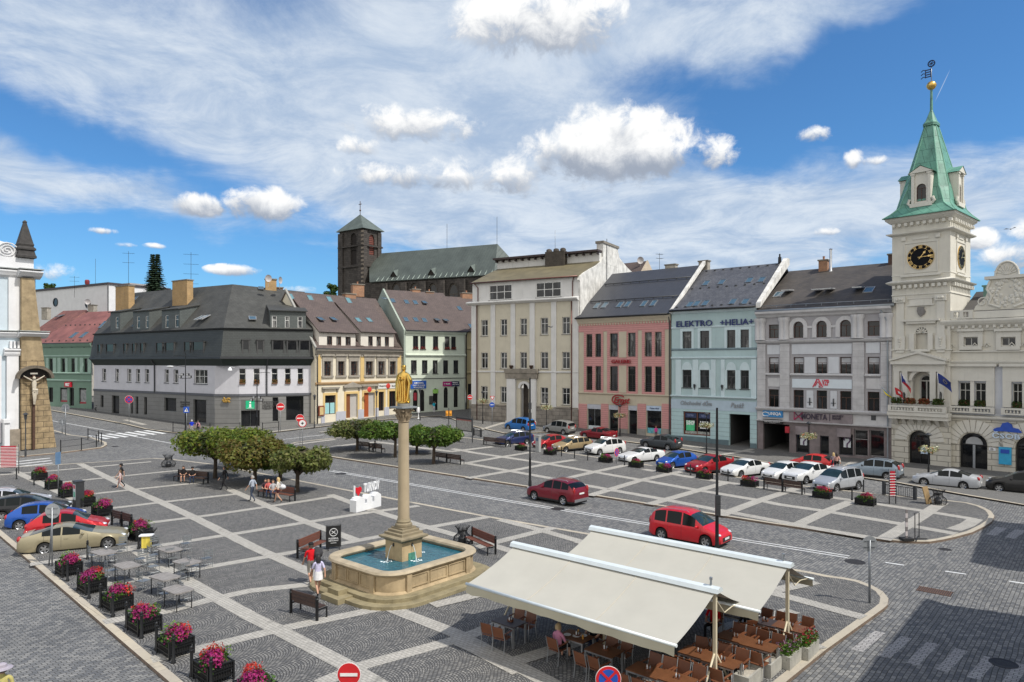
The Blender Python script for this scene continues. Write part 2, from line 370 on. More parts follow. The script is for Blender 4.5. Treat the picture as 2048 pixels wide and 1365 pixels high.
# ------------------------------------------------------------ ground
def settmat(name,fan,c1,c2,mortar,bw,bh,ang=ANG1,W=1.5,patch=(.82,1.15),ms=.012,bump=.7):
 m,t,b=newmat(name)
 co=t.new('ShaderNodeTexCoord').outputs['Object']
 x,y,z=t.sep(co); c,s=cos(ang),sin(ang)
 wob=t.noise(co,.35,2,.5)
 u=t.m('ADD',t.m('MULTIPLY',x,c),t.m('MULTIPLY',y,s)); v=t.m('SUBTRACT',t.m('MULTIPLY',y,c),t.m('MULTIPLY',x,s))
 u=t.m('ADD',u,t.m('MULTIPLY',wob,.25)); v=t.m('ADD',v,t.m('MULTIPLY',wob,.2))
 if fan:
  lx=t.m('SUBTRACT',t.m('MULTIPLY',t.m('FRACT',t.m('DIVIDE',u,W)),W),W/2); Rr=W*.62
  arc=t.m('SQRT',t.m('MAXIMUM',t.m('SUBTRACT',Rr*Rr,t.m('MULTIPLY',lx,lx)),.0001))
  vv=t.m('SUBTRACT',v,arc); uu=t.m('MULTIPLY',t.m('ARCSINE',t.m('DIVIDE',lx,Rr)),Rr)
 else: uu,vv=u,v
 br=t.new('ShaderNodeTexBrick'); br.offset=.5
 t.l.new(t.xyz(uu,vv,0.0),br.inputs['Vector']); br.inputs['Scale'].default_value=1
 br.inputs['Color1'].default_value=rgba(c1); br.inputs['Color2'].default_value=rgba(c2); br.inputs['Mortar'].default_value=rgba(mortar)
 br.inputs['Mortar Size'].default_value=ms; br.inputs['Mortar Smooth'].default_value=.3; br.inputs['Brick Width'].default_value=bw; br.inputs['Row Height'].default_value=bh
 n=t.noise(co,.22,6,.62); n2=t.noise(co,2.3,5,.65); n3=t.noise(co,9,3,.6)
 k=t.m('ADD',t.m('MULTIPLY',t.m('SUBTRACT',n,.5),1.0),t.m('ADD',t.m('MULTIPLY',t.m('SUBTRACT',n2,.5),.9),t.m('MULTIPLY',t.m('SUBTRACT',n3,.5),.7)))
 k=t.lin(k,-.5,.5,patch[0],patch[1])
 col=t.mix(1,br.outputs['Color'],t.xyz(k,k,t.m('MULTIPLY',k,.99)),'MULTIPLY')
 sp=t.noise(co,.9,3,.7); col=t.mix(t.ss(sp,.62,.75,0,.45),col,(.05,.05,.05))
 t.l.new(col,b.inputs['Base Color']); t.put(b.inputs['Roughness'],t.lin(n2,.3,.7,.68,.9)); b.inputs['Specular IOR Level'].default_value=.35
 h=t.m('ADD',t.m('MULTIPLY',br.outputs['Fac'],-1.0),t.m('MULTIPLY',n3,.35))
 t.l.new(t.bump(h,bump,.018),b.inputs['Normal'])
 return m
M_FAN=settmat('fan_setts',True,(.265,.258,.247),(.125,.126,.13),(.055,.054,.053),.125,.105,patch=(.74,1.18),ms=.016,bump=1.0)
M_ROAD=settmat('road_setts',False,(.245,.243,.238),(.115,.12,.13),(.06,.058,.054),.24,.15,ang=ANG1+PI/2,patch=(.66,1.25),ms=.013)
M_PAVE=settmat('small_mosaic',False,(.20,.197,.19),(.15,.148,.145),(.075,.073,.07),.09,.09,patch=(.85,1.15),ms=.008)
M_STRIP=settmat('pale_granite_setts',False,(.44,.42,.385),(.36,.345,.315),(.20,.19,.175),.19,.135,patch=(.82,1.12),ms=.009,bump=.5)
M_PAVSTRIP=M_STRIP
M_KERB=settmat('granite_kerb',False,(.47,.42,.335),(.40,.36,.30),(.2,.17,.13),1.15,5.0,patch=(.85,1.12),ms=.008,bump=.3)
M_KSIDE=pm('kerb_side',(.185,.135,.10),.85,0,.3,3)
M_EARTH=pm('far_ground',(.10,.105,.08),.95,0,.3,.05)
M_MARK=pm('road_paint',(.66,.67,.67),.7,0,.28,2.2,bump=.2)
M_IRON=pm('cast_iron',(.045,.043,.045),.6,.5,.25,12,bump=.4)
def clipY(poly,y0,keep_above):
 out=[]
 for i in range(len(poly)):
  a,b=poly[i],poly[(i+1)%len(poly)]
  ia=(a.y>=y0)==keep_above or a.y==y0; ib=(b.y>=y0)==keep_above or b.y==y0
  if ia: out.append(a)
  if ia!=ib:
   t=(y0-a.y)/(b.y-a.y); out.append(a+(b-a)*t)
 return out
def sheet(mb,poly,lift,mi=0):
 P=[Vector((p.x,p.y,0)) for p in poly]
 for q in (clipY(P,76,False),clipY(P,76,True)):
  if len(q)>2: mb.face([Vector((p.x,p.y,terr(p.y)+lift)) for p in q],mi)
def offs(pts,w):
 """offset an open polyline sideways (left positive)"""
 o=[]
 for i,p in enumerate(pts):
  d=(pts[min(i+1,len(pts)-1)]-pts[max(i-1,0)]); d.z=0; d.normalize()
  o.append(Vector((p.x-d.y*w,p.y+d.x*w,0)))
 return o
def subdiv(pts):
 o=[pts[0]]
 for a,b in zip(pts,pts[1:]):
  if (a.y-76)*(b.y-76)<0:
   t=(76-a.y)/(b.y-a.y); o.append(a+(b-a)*t)
  o.append(b)
 return o
def band(mb,pts,w,lift,side=0,mi=0):
 pts=subdiv(pts); L=offs(pts,w/2+side); Rr=offs(pts,-w/2+side)
 for i in range(len(pts)-1):
  mb.face([Vector((p.x,p.y,terr(p.y)+lift)) for p in (Rr[i],Rr[i+1],L[i+1],L[i])],mi)
def px(lst,lift=0.0): return [G(a,b,lift) for a,b in lst]
KH=.12
g=MB();
for y0,y1 in ((-400,76),(76,150),(150,4500)):
 g.face([(-3000,y0,terr(y0)),(3000,y0,terr(y0)),(3000,y1,terr(y1)),(-3000,y1,terr(y1))])
tag(g.build('ground',M_EARTH),kind='structure')
g=MB(); sheet(g,[Vector(p) for p in ((-110,2,0),(90,2,0),(90,148,0),(-110,148,0))],.004)
tag(g.build('road',M_ROAD),kind='structure')
def raised(name,poly,mat,kerbs):
 """pavement slab with its kerb: kerbs = list of index ranges of poly that carry a kerb stone"""
 g=MB(); sheet(g,poly,KH); tag(g.build(name,mat),kind='structure')
 k=MB()
 for a,b in kerbs:
  pts=subdiv([poly[i] for i in range(a,b+1)])
  band(k,pts,.30,KH+.004,.15*ORI)
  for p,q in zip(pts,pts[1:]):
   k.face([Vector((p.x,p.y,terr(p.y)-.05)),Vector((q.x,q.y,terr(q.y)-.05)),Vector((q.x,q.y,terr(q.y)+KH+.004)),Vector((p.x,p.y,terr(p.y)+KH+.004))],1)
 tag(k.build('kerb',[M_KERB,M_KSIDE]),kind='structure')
ORI=-1
PL=[(-330,985),(-130,950),(0,938),(112,932),(240,924),(307,919),(353,922),(435,932),(701,984),(980,1037),(1176,1071),(1626,1150),(1653,1156),(1690,1161),(1719,1167),(1745,1177),(1766,1189),(1777,1203),(1775,1216),(1766,1224),(1653,1306),(1580,1365),(1450,1480),(1250,1700),
 (760,1760),(560,1600),(400,1428),(331,1365),(240,1286),(143,1200),(0,1076),(-60,1025),(-150,950+25)]
PLg=px(PL,.0)
raised('square_paving',PLg,M_FAN,[(1,23),(24,31)])
ISL=[(576,891),(590,887),(612,884),(672,878),(760,873),(860,872),(940,878),(985,884),(1095,900),(1300,933),(1440,952),(1600,974),(1760,992),(1832,998),(1894,1004),(1935,1009),(1962,1016),(1982,1026),(1989,1036),(1984,1047),(1971,1056),(1945,1069),(1912,1078),(1885,1084),(1860,1088),(1830,1088),(1796,1086),(1758,1083),(1727,1078),(1540,1050.5),(1179,993),(1058,977),(658,915.5),(600,900)]
ISg=px(ISL); raised('island_paving',ISg,M_FAN,[(0,33)])
PV=[(-40,800),(102,821.5),(256,850),(295,859.5),(348,866.6),(420,868),(496,864),(530,868),(656,853),(740,843),(820,837),(880,833),(905,838),(940,852),(1010,868),(1100,866),(1250,884),(1382,902),(1470,915),(1560,931),(1690,952),(1800,968),(1920,990),(2048,1012),(2300,1052)]
PVg=px(PV)+[Vector((66,60,0)),Vector((40,90,0)),Vector((12,118,0)),Vector((-20,134,0)),Vector((-90,146,0))]
raised('pavement',PVg,M_PAVE,[(0,24)])
CH=[(-260,940),(-120,928),(33,916),(123,907.6),(205,897),(214,892),(213,887),(184,877),(143,872),(109,862.5),(60,850),(-30,845)]
CHg=px(CH)+[Vector((-95,100,0)),Vector((-95,75,0))]
ORI=-1; raised('church_pavement',CHg[::-1],M_PAVE,[(4,13)])
NEAR=[[(640,1367),(719,1333),(911,1280),(963,1262),(1100,1222)],[(303,1320),(385,1301),(567,1257),(765,1216)],[(207,1245),(216,1243),(337,1222),(431,1197),(500,1182),(611,1170),(650,1163)],
[(213,1170),(418,1134),(649,1094),(841,1058),(978,1034)],[(290,1096),(451,1071),(623,1043.5),(740,1025),(838,1012)],[(290,1047),(420,1031),(607,1003),(675,992)],[(215,1018),(332,1004),(470,989)],
[(180,989),(320,974),(420,964)],[(125,965),(335,943.5),(400,938)],[(-20,952),(98,942.6),(303,924)],
[(262,1092),(312,1128),(376,1163),(500,1233),(560,1262),(690,1330),(760,1372)],[(160,928),(262,979),(320,1004),(387,1035),(461,1072),(513,1098),(616,1143),(794,1222),(912,1268),(1020,1325),(1110,1372)],
[(446,974),(541,1015),(615,1045.6),(712,1081)],[(660,990),(738,1019),(830,1048),(994,1094),(1045,1110)],[(1000,1040),(1082,1061),(1158,1083),(1260,1112)],[(930,1102),(1020,1078),(1108,1056)],
[(1480,1195),(1538,1184),(1630,1164)],[(1480,1170),(1586,1197),(1728,1236)],[(1420,1262),(1500,1245),(1586,1222)],[(30,944),(98,975),(150,1000)],[(60,1130),(150,1117),(277,1098)],[(963,1262),(1040,1238),(1180,1196)],[(911,1280),(960,1303),(1040,1345)],[(1020,1327),(1130,1293),(1250,1256)],[(1300,1120),(1400,1150),(1480,1170)],[(1250,1150),(1390,1115),(1440,1116)],[(1640,1300),(1560,1262),(1420,1200)],[(865,1212),(990,1182)],[(1155,1084),(1260,1110)]]
ISLB=[[(904,898),(920,900.5),(1088,926.6),(1186,944),(1283,960.5),(1386,979),(1521,1001.5),(1560,1009.7),(1647,1022),(1806,1049),(1912,1068)],
[(921,925),(1110,958.4),(1175,971.8),(1324,998.4),(1439,1021),(1560,1043.5),(1612,1054),(1719,1072),(1752,1078)],
[(1287,939),(1396,957),(1560,981),(1704,1001),(1842,1021.5),(1950,1039)],[(1907,1060),(1935,1050),(1952,1038)],
[(935,957),(1022,942),(1098,927.6),(1150,920)],[(920,929),(1006,914),(1062,905)],[(1125,959),(1190,944),(1252,930.7)],[(1179,992),(1283,960.5),(1384,939),(1400,950-13)],[(1298,1009.5),(1398,981),(1456,964.6)],
[(1439,1031.5),(1519,1001.5),(1566,986.4),(1592,977)],[(1589,1053),(1653,1023.6),(1702,1004)],[(1766,1080),(1842,1034),(1873,1013),(1885,1006)],[(900,904),(985,894)],[(640,897),(716,888),(760,884)],[(600,905),(656,916)],[(585,890),(670,879.5)],[(758,885),(852,897.5),(905,904)]]
def bands(lst,name,w,lift,mat):
 for L in lst:
  g=MB(); band(g,px(L,KH),w,lift); tag(g.build(name,mat),kind='structure')
for k,L in enumerate(NEAR):
 g=MB(); band(g,px(L,KH),.62 if k<10 else .66,KH+.004+k*.0007); tag(g.build('paving_band',M_STRIP),kind='structure')
for k,L in enumerate(ISLB):
 g=MB(); band(g,px(L,KH),.8,KH+.004+k*.0007); tag(g.build('paving_band',M_STRIP),kind='structure')
for L in [[(1244,873),(1382,893),(1509,905)],[(1554,928),(1680,948)],[(1678,940),(1709,923.6)],[(1440,910),(1505,899)],[(640,865),(810,843)],[(500,868),(640,853.5)],[(250,840),(290,850)],[(960,860),(1010,845)]]:
 g=MB(); band(g,px(L,KH),.7,KH+.004); tag(g.build('paving_band',M_STRIP),kind='structure')
def mark(pts,w,lift=.009):
 g=MB(); band(g,pts,w,lift); tag(g.build('road_marking',M_MARK),kind='structure')
def sidepair(L,w,gap):
 p=px(L);
 for sgn in (-1,1):
  q=offs(p,sgn*gap); mark(q,w)
sidepair([(662,942),(1020,1003),(1104,1017)],.12,.21); sidepair([(1125,1020),(1260,1042.5),(1308,1050.5)],.12,.21); sidepair([(1308,1050.5),(1486,1081),(1697,1114.5)],.12,.21)
mark(px([(104,842),(231,864.6)]),.16); mark(px([(266,872.8),(352,889),(420,901)]),.16)
for a,b in (((1771,1125.6),(1808,1131)),((1890,1143),(1932,1149)),((2018,1163),(2060,1169.5)),((566,879.5),(648,870)),((607,887.7),(677,879.5)),((656,898),(708,890))): mark(px([a,b]),.15)
for i in range(8):
 t=i/7; c=(870+640*t,957-58*t); a=(c[0]-95,c[1]-15); b=(c[0]+95,c[1]+17)
 mark(px([(q[0]/4.876,680+q[1]/4.876) for q in (a,b)]),.55)
for i in range(5):
 y=350+i*28; mark(px([(-40+2*i,862.5+y/5.6875+8),(100+2.5*i,860+(y-28)/5.6875)]),.42)
for q in ([(390,345),(510,370),(250,585),(118,555)],[(680,405),(800,435),(560,655),(418,625)],[(965,470),(1105,498),(870,735),(730,700)],[(1285,540),(1425,575),(1200,815),(1065,775)],[(1605,625),(1750,660),(1560,895),(1410,865)],[(1960,700),(2110,740),(1930,985),(1780,945)],[(2320,780),(2470,815),(2300,1060),(2150,1020)]):
 g=MB(); sheet(g,[G(1680+a/5.565,1200+b/5.565) for a,b in q],.009); tag(g.build('road_marking',settmat('crossing_setts',False,(.40,.39,.385),(.32,.31,.31),(.1,.1,.1),.24,.16,patch=(.8,1.15)) if 'crossing_setts' not in bpy.data.materials else bpy.data.materials['crossing_setts']),kind='structure')
for q in ([(1760,680),(1855,690),(1760,750),(1685,740)],[(1910,700),(2005,708),(1905,775),(1830,760)],[(2070,722),(2165,732),(2070,800),(1985,785)]):
 g=MB(); sheet(g,[G(1540+a/3.9,880+b/3.9) for a,b in q],.009); tag(g.build('road_marking',bpy.data.materials['crossing_setts']),kind='structure')
for (a,b,r,where) in ((1710,1124,.48,'in the road past the end of the double line'),(1116,1018,.46,'in the double line behind the dark red car'),(2007,1327,.42,'on the zebra crossing stones at the lower right'),(681,948,.5,'in the road right of the clipped trees'),(232,893,.45,'in the road by the church railing'),(1890,1099,.3,'beside the rounded tip of the far paved island')):
 p=G(a,b,.01); g=MB(); g.lathe([(r,-.02),(r,.004),(r*.9,.006),(r*.88,.002),(r*.5,.003),(.01,.003)],28); o=g.build('manhole_cover',M_IRON,None,p); tag(o,'round iron manhole cover '+where,'manhole cover','manhole covers')
p=G(1869,1183,.01); g=MB()
for i in range(16): g.box(-.62+i*.08,-.585+i*.08,-.33,.33,0,.012,0)
g.box(-.66,.66,-.36,-.33,0,.014); g.box(-.66,.66,.33,.36,0,.014); g.box(-.66,.66,-.36,.36,-.03,-.004,1)
tag(g.build('drain_grate',[pm('rusty_iron',(.17,.10,.075),.8,.3,.3,9),M_IRON],None,p,ANG1),'rusty slotted drain grate set in the road setts','drain grate')
# ------------------------------------------------------------ facade frame: local x along the front, y into the building, z up
class Fac:
 def __init__(f,a,b,zb=None):
  """a,b: ground points (world) of the left and right end of the front"""
  f.O=Vector((a.x,a.y)); e=Vector((b.x-a.x,b.y-a.y)); f.L=e.length; f.e=e.normalized(); f.n=Vector((-f.e.y,f.e.x))
  f.zb=terr(a.y) if zb is None else zb; f.rot=math.atan2(f.e.y,f.e.x)
  f.C=f.loc(Vector((0,0,CAMZ)))
 def loc(f,w):
  d=Vector((w.x,w.y))-f.O; return Vector((d.dot(f.e),d.dot(f.n),w.z-f.zb))
 def world(f,s,d,z):
  p=f.O+f.e*s+f.n*d; return Vector((p.x,p.y,z+f.zb))
 def dirn(f,px,py):
  w=Vector(((px-1024)/F,1,(HZ-py)/F)); return Vector((w.x*f.e.x+w.y*f.e.y,w.x*f.n.x+w.y*f.n.y,w.z))
 def P(f,px,py,d=0.0):
  r=f.dirn(px,py); t=(d-f.C.y)/r.y; return f.C+r*t
 def Sd(f,px,py,s):
  r=f.dirn(px,py); t=(s-f.C.x)/r.x; return f.C+r*t
 def Pl(f,px,py,p0,nrm):
  r=f.dirn(px,py); t=(p0-f.C).dot(nrm)/r.dot(nrm); return f.C+r*t
 def s(f,px,d=0.0): return f.P(px,700,d).x
 def z(f,px,py,d=0.0): return f.P(px,py,d).z
 def thing(f,name,label,cat='building'):
  return thing(name,label,cat,(f.O.x,f.O.y,f.zb),f.rot)
class Hole:
 def __init__(h,s0,s1,z0,z1,arch=0.0): h.s0,h.s1,h.z0,h.z1,h.arch=s0,s1,z0,z1,arch
def archpts(h,n=10):
 """outline of the arched head from left springing to right springing"""
 c=(h.s0+h.s1)/2; a=(h.s1-h.s0)/2; zs=h.z1-h.arch
 return [(c-a*cos(PI*i/n),zs+h.arch*sin(PI*i/n)) for i in range(n+1)]
def wallgrid(mb,s0,s1,z0,z1,holes,rev=.18,d=0.0,mi=0,ri=None):
 ri=mi if ri is None else ri
 xs=sorted({s0,s1,*[q for h in holes for q in (h.s0,h.s1)]}); zs=sorted({z0,z1,*[q for h in holes for q in (h.z0,h.z1)]})
 xs=[x for x in xs if s0-1e-6<=x<=s1+1e-6]; zs=[z for z in zs if z0-1e-6<=z<=z1+1e-6]
 for a,b in zip(xs,xs[1:]):
  if b-a<1e-5: continue
  run=None
  for c,e in zip(zs,zs[1:]):
   mx,mz=(a+b)/2,(c+e)/2
   if any(h.s0<mx<h.s1 and h.z0<mz<h.z1 for h in holes):
    if run: mb.face([(a,d,run[0]),(b,d,run[0]),(b,d,run[1]),(a,d,run[1])],mi); run=None
   else: run=[c,e] if run is None else [run[0],e]
  if run: mb.face([(a,d,run[0]),(b,d,run[0]),(b,d,run[1]),(a,d,run[1])],mi)
 for h in holes:
  t=h.z1-h.arch
  mb.face([(h.s0,d,h.z0),(h.s0,d+rev,h.z0),(h.s0,d+rev,t),(h.s0,d,t)],ri); mb.face([(h.s1,d,h.z0),(h.s1,d,t),(h.s1,d+rev,t),(h.s1,d+rev,h.z0)],ri)
  mb.face([(h.s0,d,h.z0),(h.s1,d,h.z0),(h.s1,d+rev,h.z0),(h.s0,d+rev,h.z0)],ri)
  if h.arch<=0: mb.face([(h.s0,d,t),(h.s0,d+rev,t),(h.s1,d+rev,t),(h.s1,d,t)],ri)
  else:
   A=archpts(h)
   for (x0,q0),(x1,q1) in zip(A,A[1:]):
    mb.face([(x0,d,q0),(x1,d,q1),(x1,d,h.z1),(x0,d,h.z1)],mi); mb.face([(x0,d,q0),(x0,d+rev,q0),(x1,d+rev,q1),(x1,d,q1)],ri)
 return mb
def window(par,h,d=.18,style='T',fm=None,gm=None,sill=None,name='window',fw=.075,surround=None):
 """frame (the window's own mesh) with its pane and sill as children"""
 fm=fm or WFRAME; gm=gm or GLASS
 m=MB(); a,b,c,e=h.s0,h.s1,h.z0,h.z1; t=e-h.arch; th=.06
 def bar(x0,x1,z0,z1,dd=0): m.box(x0,x1,d-th+dd,d+.02,z0,z1)
 bar(a,a+fw,c,t); bar(b-fw,b,c,t); bar(a+fw,b-fw,c,c+fw)
 if h.arch>0:
  A=archpts(h); k=fw/((b-a)/2); cx=(a+b)/2
  for (x0,q0),(x1,q1) in zip(A,A[1:]):
   i0=(cx+(x0-cx)*(1-k),t+(q0-t)*(1-k)); i1=(cx+(x1-cx)*(1-k),t+(q1-t)*(1-k))
   m.face([(x0,d-th,q0),(x1,d-th,q1),(i1[0],d-th,i1[1]),(i0[0],d-th,i0[1])]); m.face([(i0[0],d-th,i0[1]),(i1[0],d-th,i1[1]),(i1[0],d+.02,i1[1]),(i0[0],d+.02,i0[1])])
 else: bar(a+fw,b-fw,e-fw,e)
 w=b-a; hh=e-c; bw=fw*.8; mid=(a+b)/2; top=t if h.arch>0 else e-fw
 if style in('T','TM'):
  zt=c+hh*.66; bar(a+fw,b-fw,zt-bw/2,zt+bw/2,.005)
  bar(mid-bw/2,mid+bw/2,c+fw,zt-bw/2,.005)
  if style=='TM': bar(mid-bw/2,mid+bw/2,zt+bw/2,top,.005)
 elif style=='M': bar(mid-bw/2,mid+bw/2,c+fw,top)
 elif style=='H': bar(a+fw,b-fw,c+hh*.62,c+hh*.62+bw)
 elif style=='A': bar(a+fw,b-fw,t-bw/2,t+bw/2,.005); bar(mid-bw/2,mid+bw/2,c+fw,t-bw/2,.005)
 elif style=='G':
  for i in(1,2): x=a+w*i/3; bar(x-bw/2,x+bw/2,c+fw,e-fw)
  zt=c+hh*.52
  for i in range(3): bar(a+w*i/3+(fw if i==0 else bw/2),a+w*(i+1)/3-(fw if i==2 else bw/2),zt-bw/2,zt+bw/2,.005)
 elif style=='P':
  bar(mid-bw/2,mid+bw/2,c+fw,e-fw)
  for k in(1,2,3):
   zt=c+hh*k/4
   for q0,q1 in((a+fw,mid-bw/2),(mid+bw/2,b-fw)): bar(q0,q1,zt-.02,zt+.02,.01)
 o=m.build(name,fm,par)
 g=MB()
 if h.arch>0:
  A=[(a,c),(b,c)]+archpts(h)[::-1]; g.face([(x,d,z) for x,z in A])
 else: g.face([(a,d,c),(b,d,c),(b,d,e),(a,d,e)])
 g.build('pane',gm,o)
 if sill is not None:
  q=MB(); q.box(a-.08,b+.08,-.09,d-th,c-.10,c-.012); q.build('sill',sill,o)
 return o
def roofquad(mb,pts,th=.14,mi=0):
 p=[Vector(q) for q in pts]; n=(p[1]-p[0]).cross(p[2]-p[1]).normalized()
 if n.z<0: n=-n
 mb.prism(p,-n*th,mi); return mb
def skylight(f,par,px,py,plane,w=.8,h=1.2,tilt=0.0,gm=None,fm=None):
 p0,p1,p2=plane; n=(p1-p0).cross(p2-p0).normalized()
 if n.z<0: n=-n
 c=f.Pl(px,py,p0,n); ax=(p1-p0).normalized(); up=n.cross(ax).normalized()
 if up.z<0: up=-up
 M=Matrix((( ax.x,up.x,n.x,c.x),(ax.y,up.y,n.y,c.y),(ax.z,up.z,n.z,c.z),(0,0,0,1)))
 if tilt: M=M@Matrix.Translation((0,h/2,.05))@Matrix.Rotation(R(-tilt),4,'X')@Matrix.Translation((0,-h/2,0))
 m=MB(); t=.07
 m.box(-w/2,-w/2+t,-h/2,h/2,-.02,.09,0,M); m.box(w/2-t,w/2,-h/2,h/2,-.02,.09,0,M); m.box(-w/2+t,w/2-t,-h/2,-h/2+t,-.02,.09,0,M); m.box(-w/2+t,w/2-t,h/2-t,h/2,-.02,.09,0,M)
 o=m.build('skylight',fm or pm('skylight_frame',(.22,.24,.26),.35,.5,.1,5),par)
 g=MB(); g.face([M@Vector(q) for q in((-w/2,-h/2,.05),(w/2,-h/2,.05),(w/2,h/2,.05),(-w/2,h/2,.05))]); g.build('pane',gm or SKYGL,o)
 return o
M_CHIM=brickmat('chimney_brick',(.52,.33,.13),(.43,.26,.10),(.30,.24,.17),.25,.085,.012,.85,.4,.22)
M_CHIMR=brickmat('red_chimney_brick',(.40,.19,.09),(.32,.14,.07),(.28,.22,.17),.25,.085,.012,.85,.4,.25)
M_CHIMP=pm('chimney_plaster',(.36,.33,.28),.9,0,.35,2,.3,streak=.6)
M_CAP=pm('chimney_cap',(.22,.20,.17),.9,0,.3,3)
M_DBR=brickmat('dark_brick',(.10,.085,.07),(.07,.06,.05),(.04,.035,.03),.25,.085,.012,.9,.5,.3)
def chimney(f,par,px0,px1,pyt,pyb,d,mat=None,dep=.9,pots=0):
 a=f.P(px0,pyt,d); b=f.P(px1,pyb,d); m=MB(); m.box(a.x,b.x,d,d+dep,b.z-1.2,a.z-.16)
 o=m.build('chimney',mat or M_CHIM,par)
 c=MB(); c.box(a.x-.1,b.x+.1,d-.1,d+dep+.1,a.z-.158,a.z);
 c.build('chimney_cap',pm('chimney_cap',(.22,.20,.17),.9,0,.3,3),o)
 for i in range(pots):
  q=MB(); x=a.x+(b.x-a.x)*(i+.5)/pots; q.lathe([(.13,a.z+.002),(.12,a.z+.32),(.15,a.z+.33),(.15,a.z+.4)],10,(x,d+dep/2,0)); q.build('chimney_pot',pm('clay_pot',(.35,.17,.10),.8),o)
 return o
def gutter(par,p,q,r=.08,mat=None):
 m=MB(); m.tube([p,q],r,8); return m.build('gutter',mat or DGREY,par)
def downpipe(par,x,z0,z1,d=-.12,mat=None,r=.06,bend=None):
 m=MB(); pts=[(x,d,z0),(x,d,z1)]
 if bend: pts.append((x+bend[0],bend[1],z1+bend[2]))
 m.tube(pts,r,8); return m.build('downpipe',mat or DGREY,par)
def strip(par,name,s0,s1,z0,z1,d0,mat,d1=0.0):
 m=MB(); m.box(s0,s1,d0,d1,z0,z1); return m.build(name,mat,par)
def cornice(par,s0,s1,z,prof,mat,name='cornice',dent=None):
 """moulding run: prof = list of (out,up) from the wall at z; optional dentils (pitch,width,height,out)"""
 m=MB(); n=len(prof)
 L=[[Vector((x,-o,z+u)) for o,u in prof] for x in(s0,s1)]
 for i in range(n-1): m.face([L[0][i],L[1][i],L[1][i+1],L[0][i+1]])
 for l in L: m.face(l)
 m.face([L[0][0],L[0][-1],L[1][-1],L[1][0]])
 if dent:
  pitch,w,h,o=dent; x=s0+pitch*.5
  while x<s1: m.box(x-w/2,x+w/2,-o,-.002,z-h,z-.002); x+=pitch
 return m.build(name,mat,par)
def lettering(par,txt,x,z,h,d=-.03,mat=None,width=None,shear=0,bold=0,depth=.03,name='lettering'):
 return text_mb(txt,h,depth,width,shear,0,bold,None,Matrix.Translation((x,d,z))).build(name,mat or WHITEP,par)
def antenna(x,y,z0,z1,label,bars=3,w=1.2,rot=.4):
 t=thing('roof_antenna',label,'antenna',(x,y,z0),rot); m=MB(); H=z1-z0; m.tube([(0,0,-.6),(0,0,H)],.03,5); m.build('mast',BLACKM,t)
 for k in range(bars):
  z=H*(.95-.22*k); m=MB(); m.tube([(-w/2,0,z),(w/2,0,z)],.02,4)
  for i in range(7): x_=-w/2+w*i/6; m.tube([(x_,-.25-.03*i,z),(x_,.25+.03*i,z)],.012,4)
  m.build('aerial',BLACKM,t)
 return t
PLASTER=lambda n,c,st=.25,**k: pm(n,c,.88,0,k.get('var',.08),k.get('scale',.8),.25,70,.3,streak=st)
def rowpt(pxx):
 u=(pxx-1024)/F; t=(38.05-u*69.5)/(.752+u*.659); return Vector((38.05-.752*t,69.5+.659*t,0))
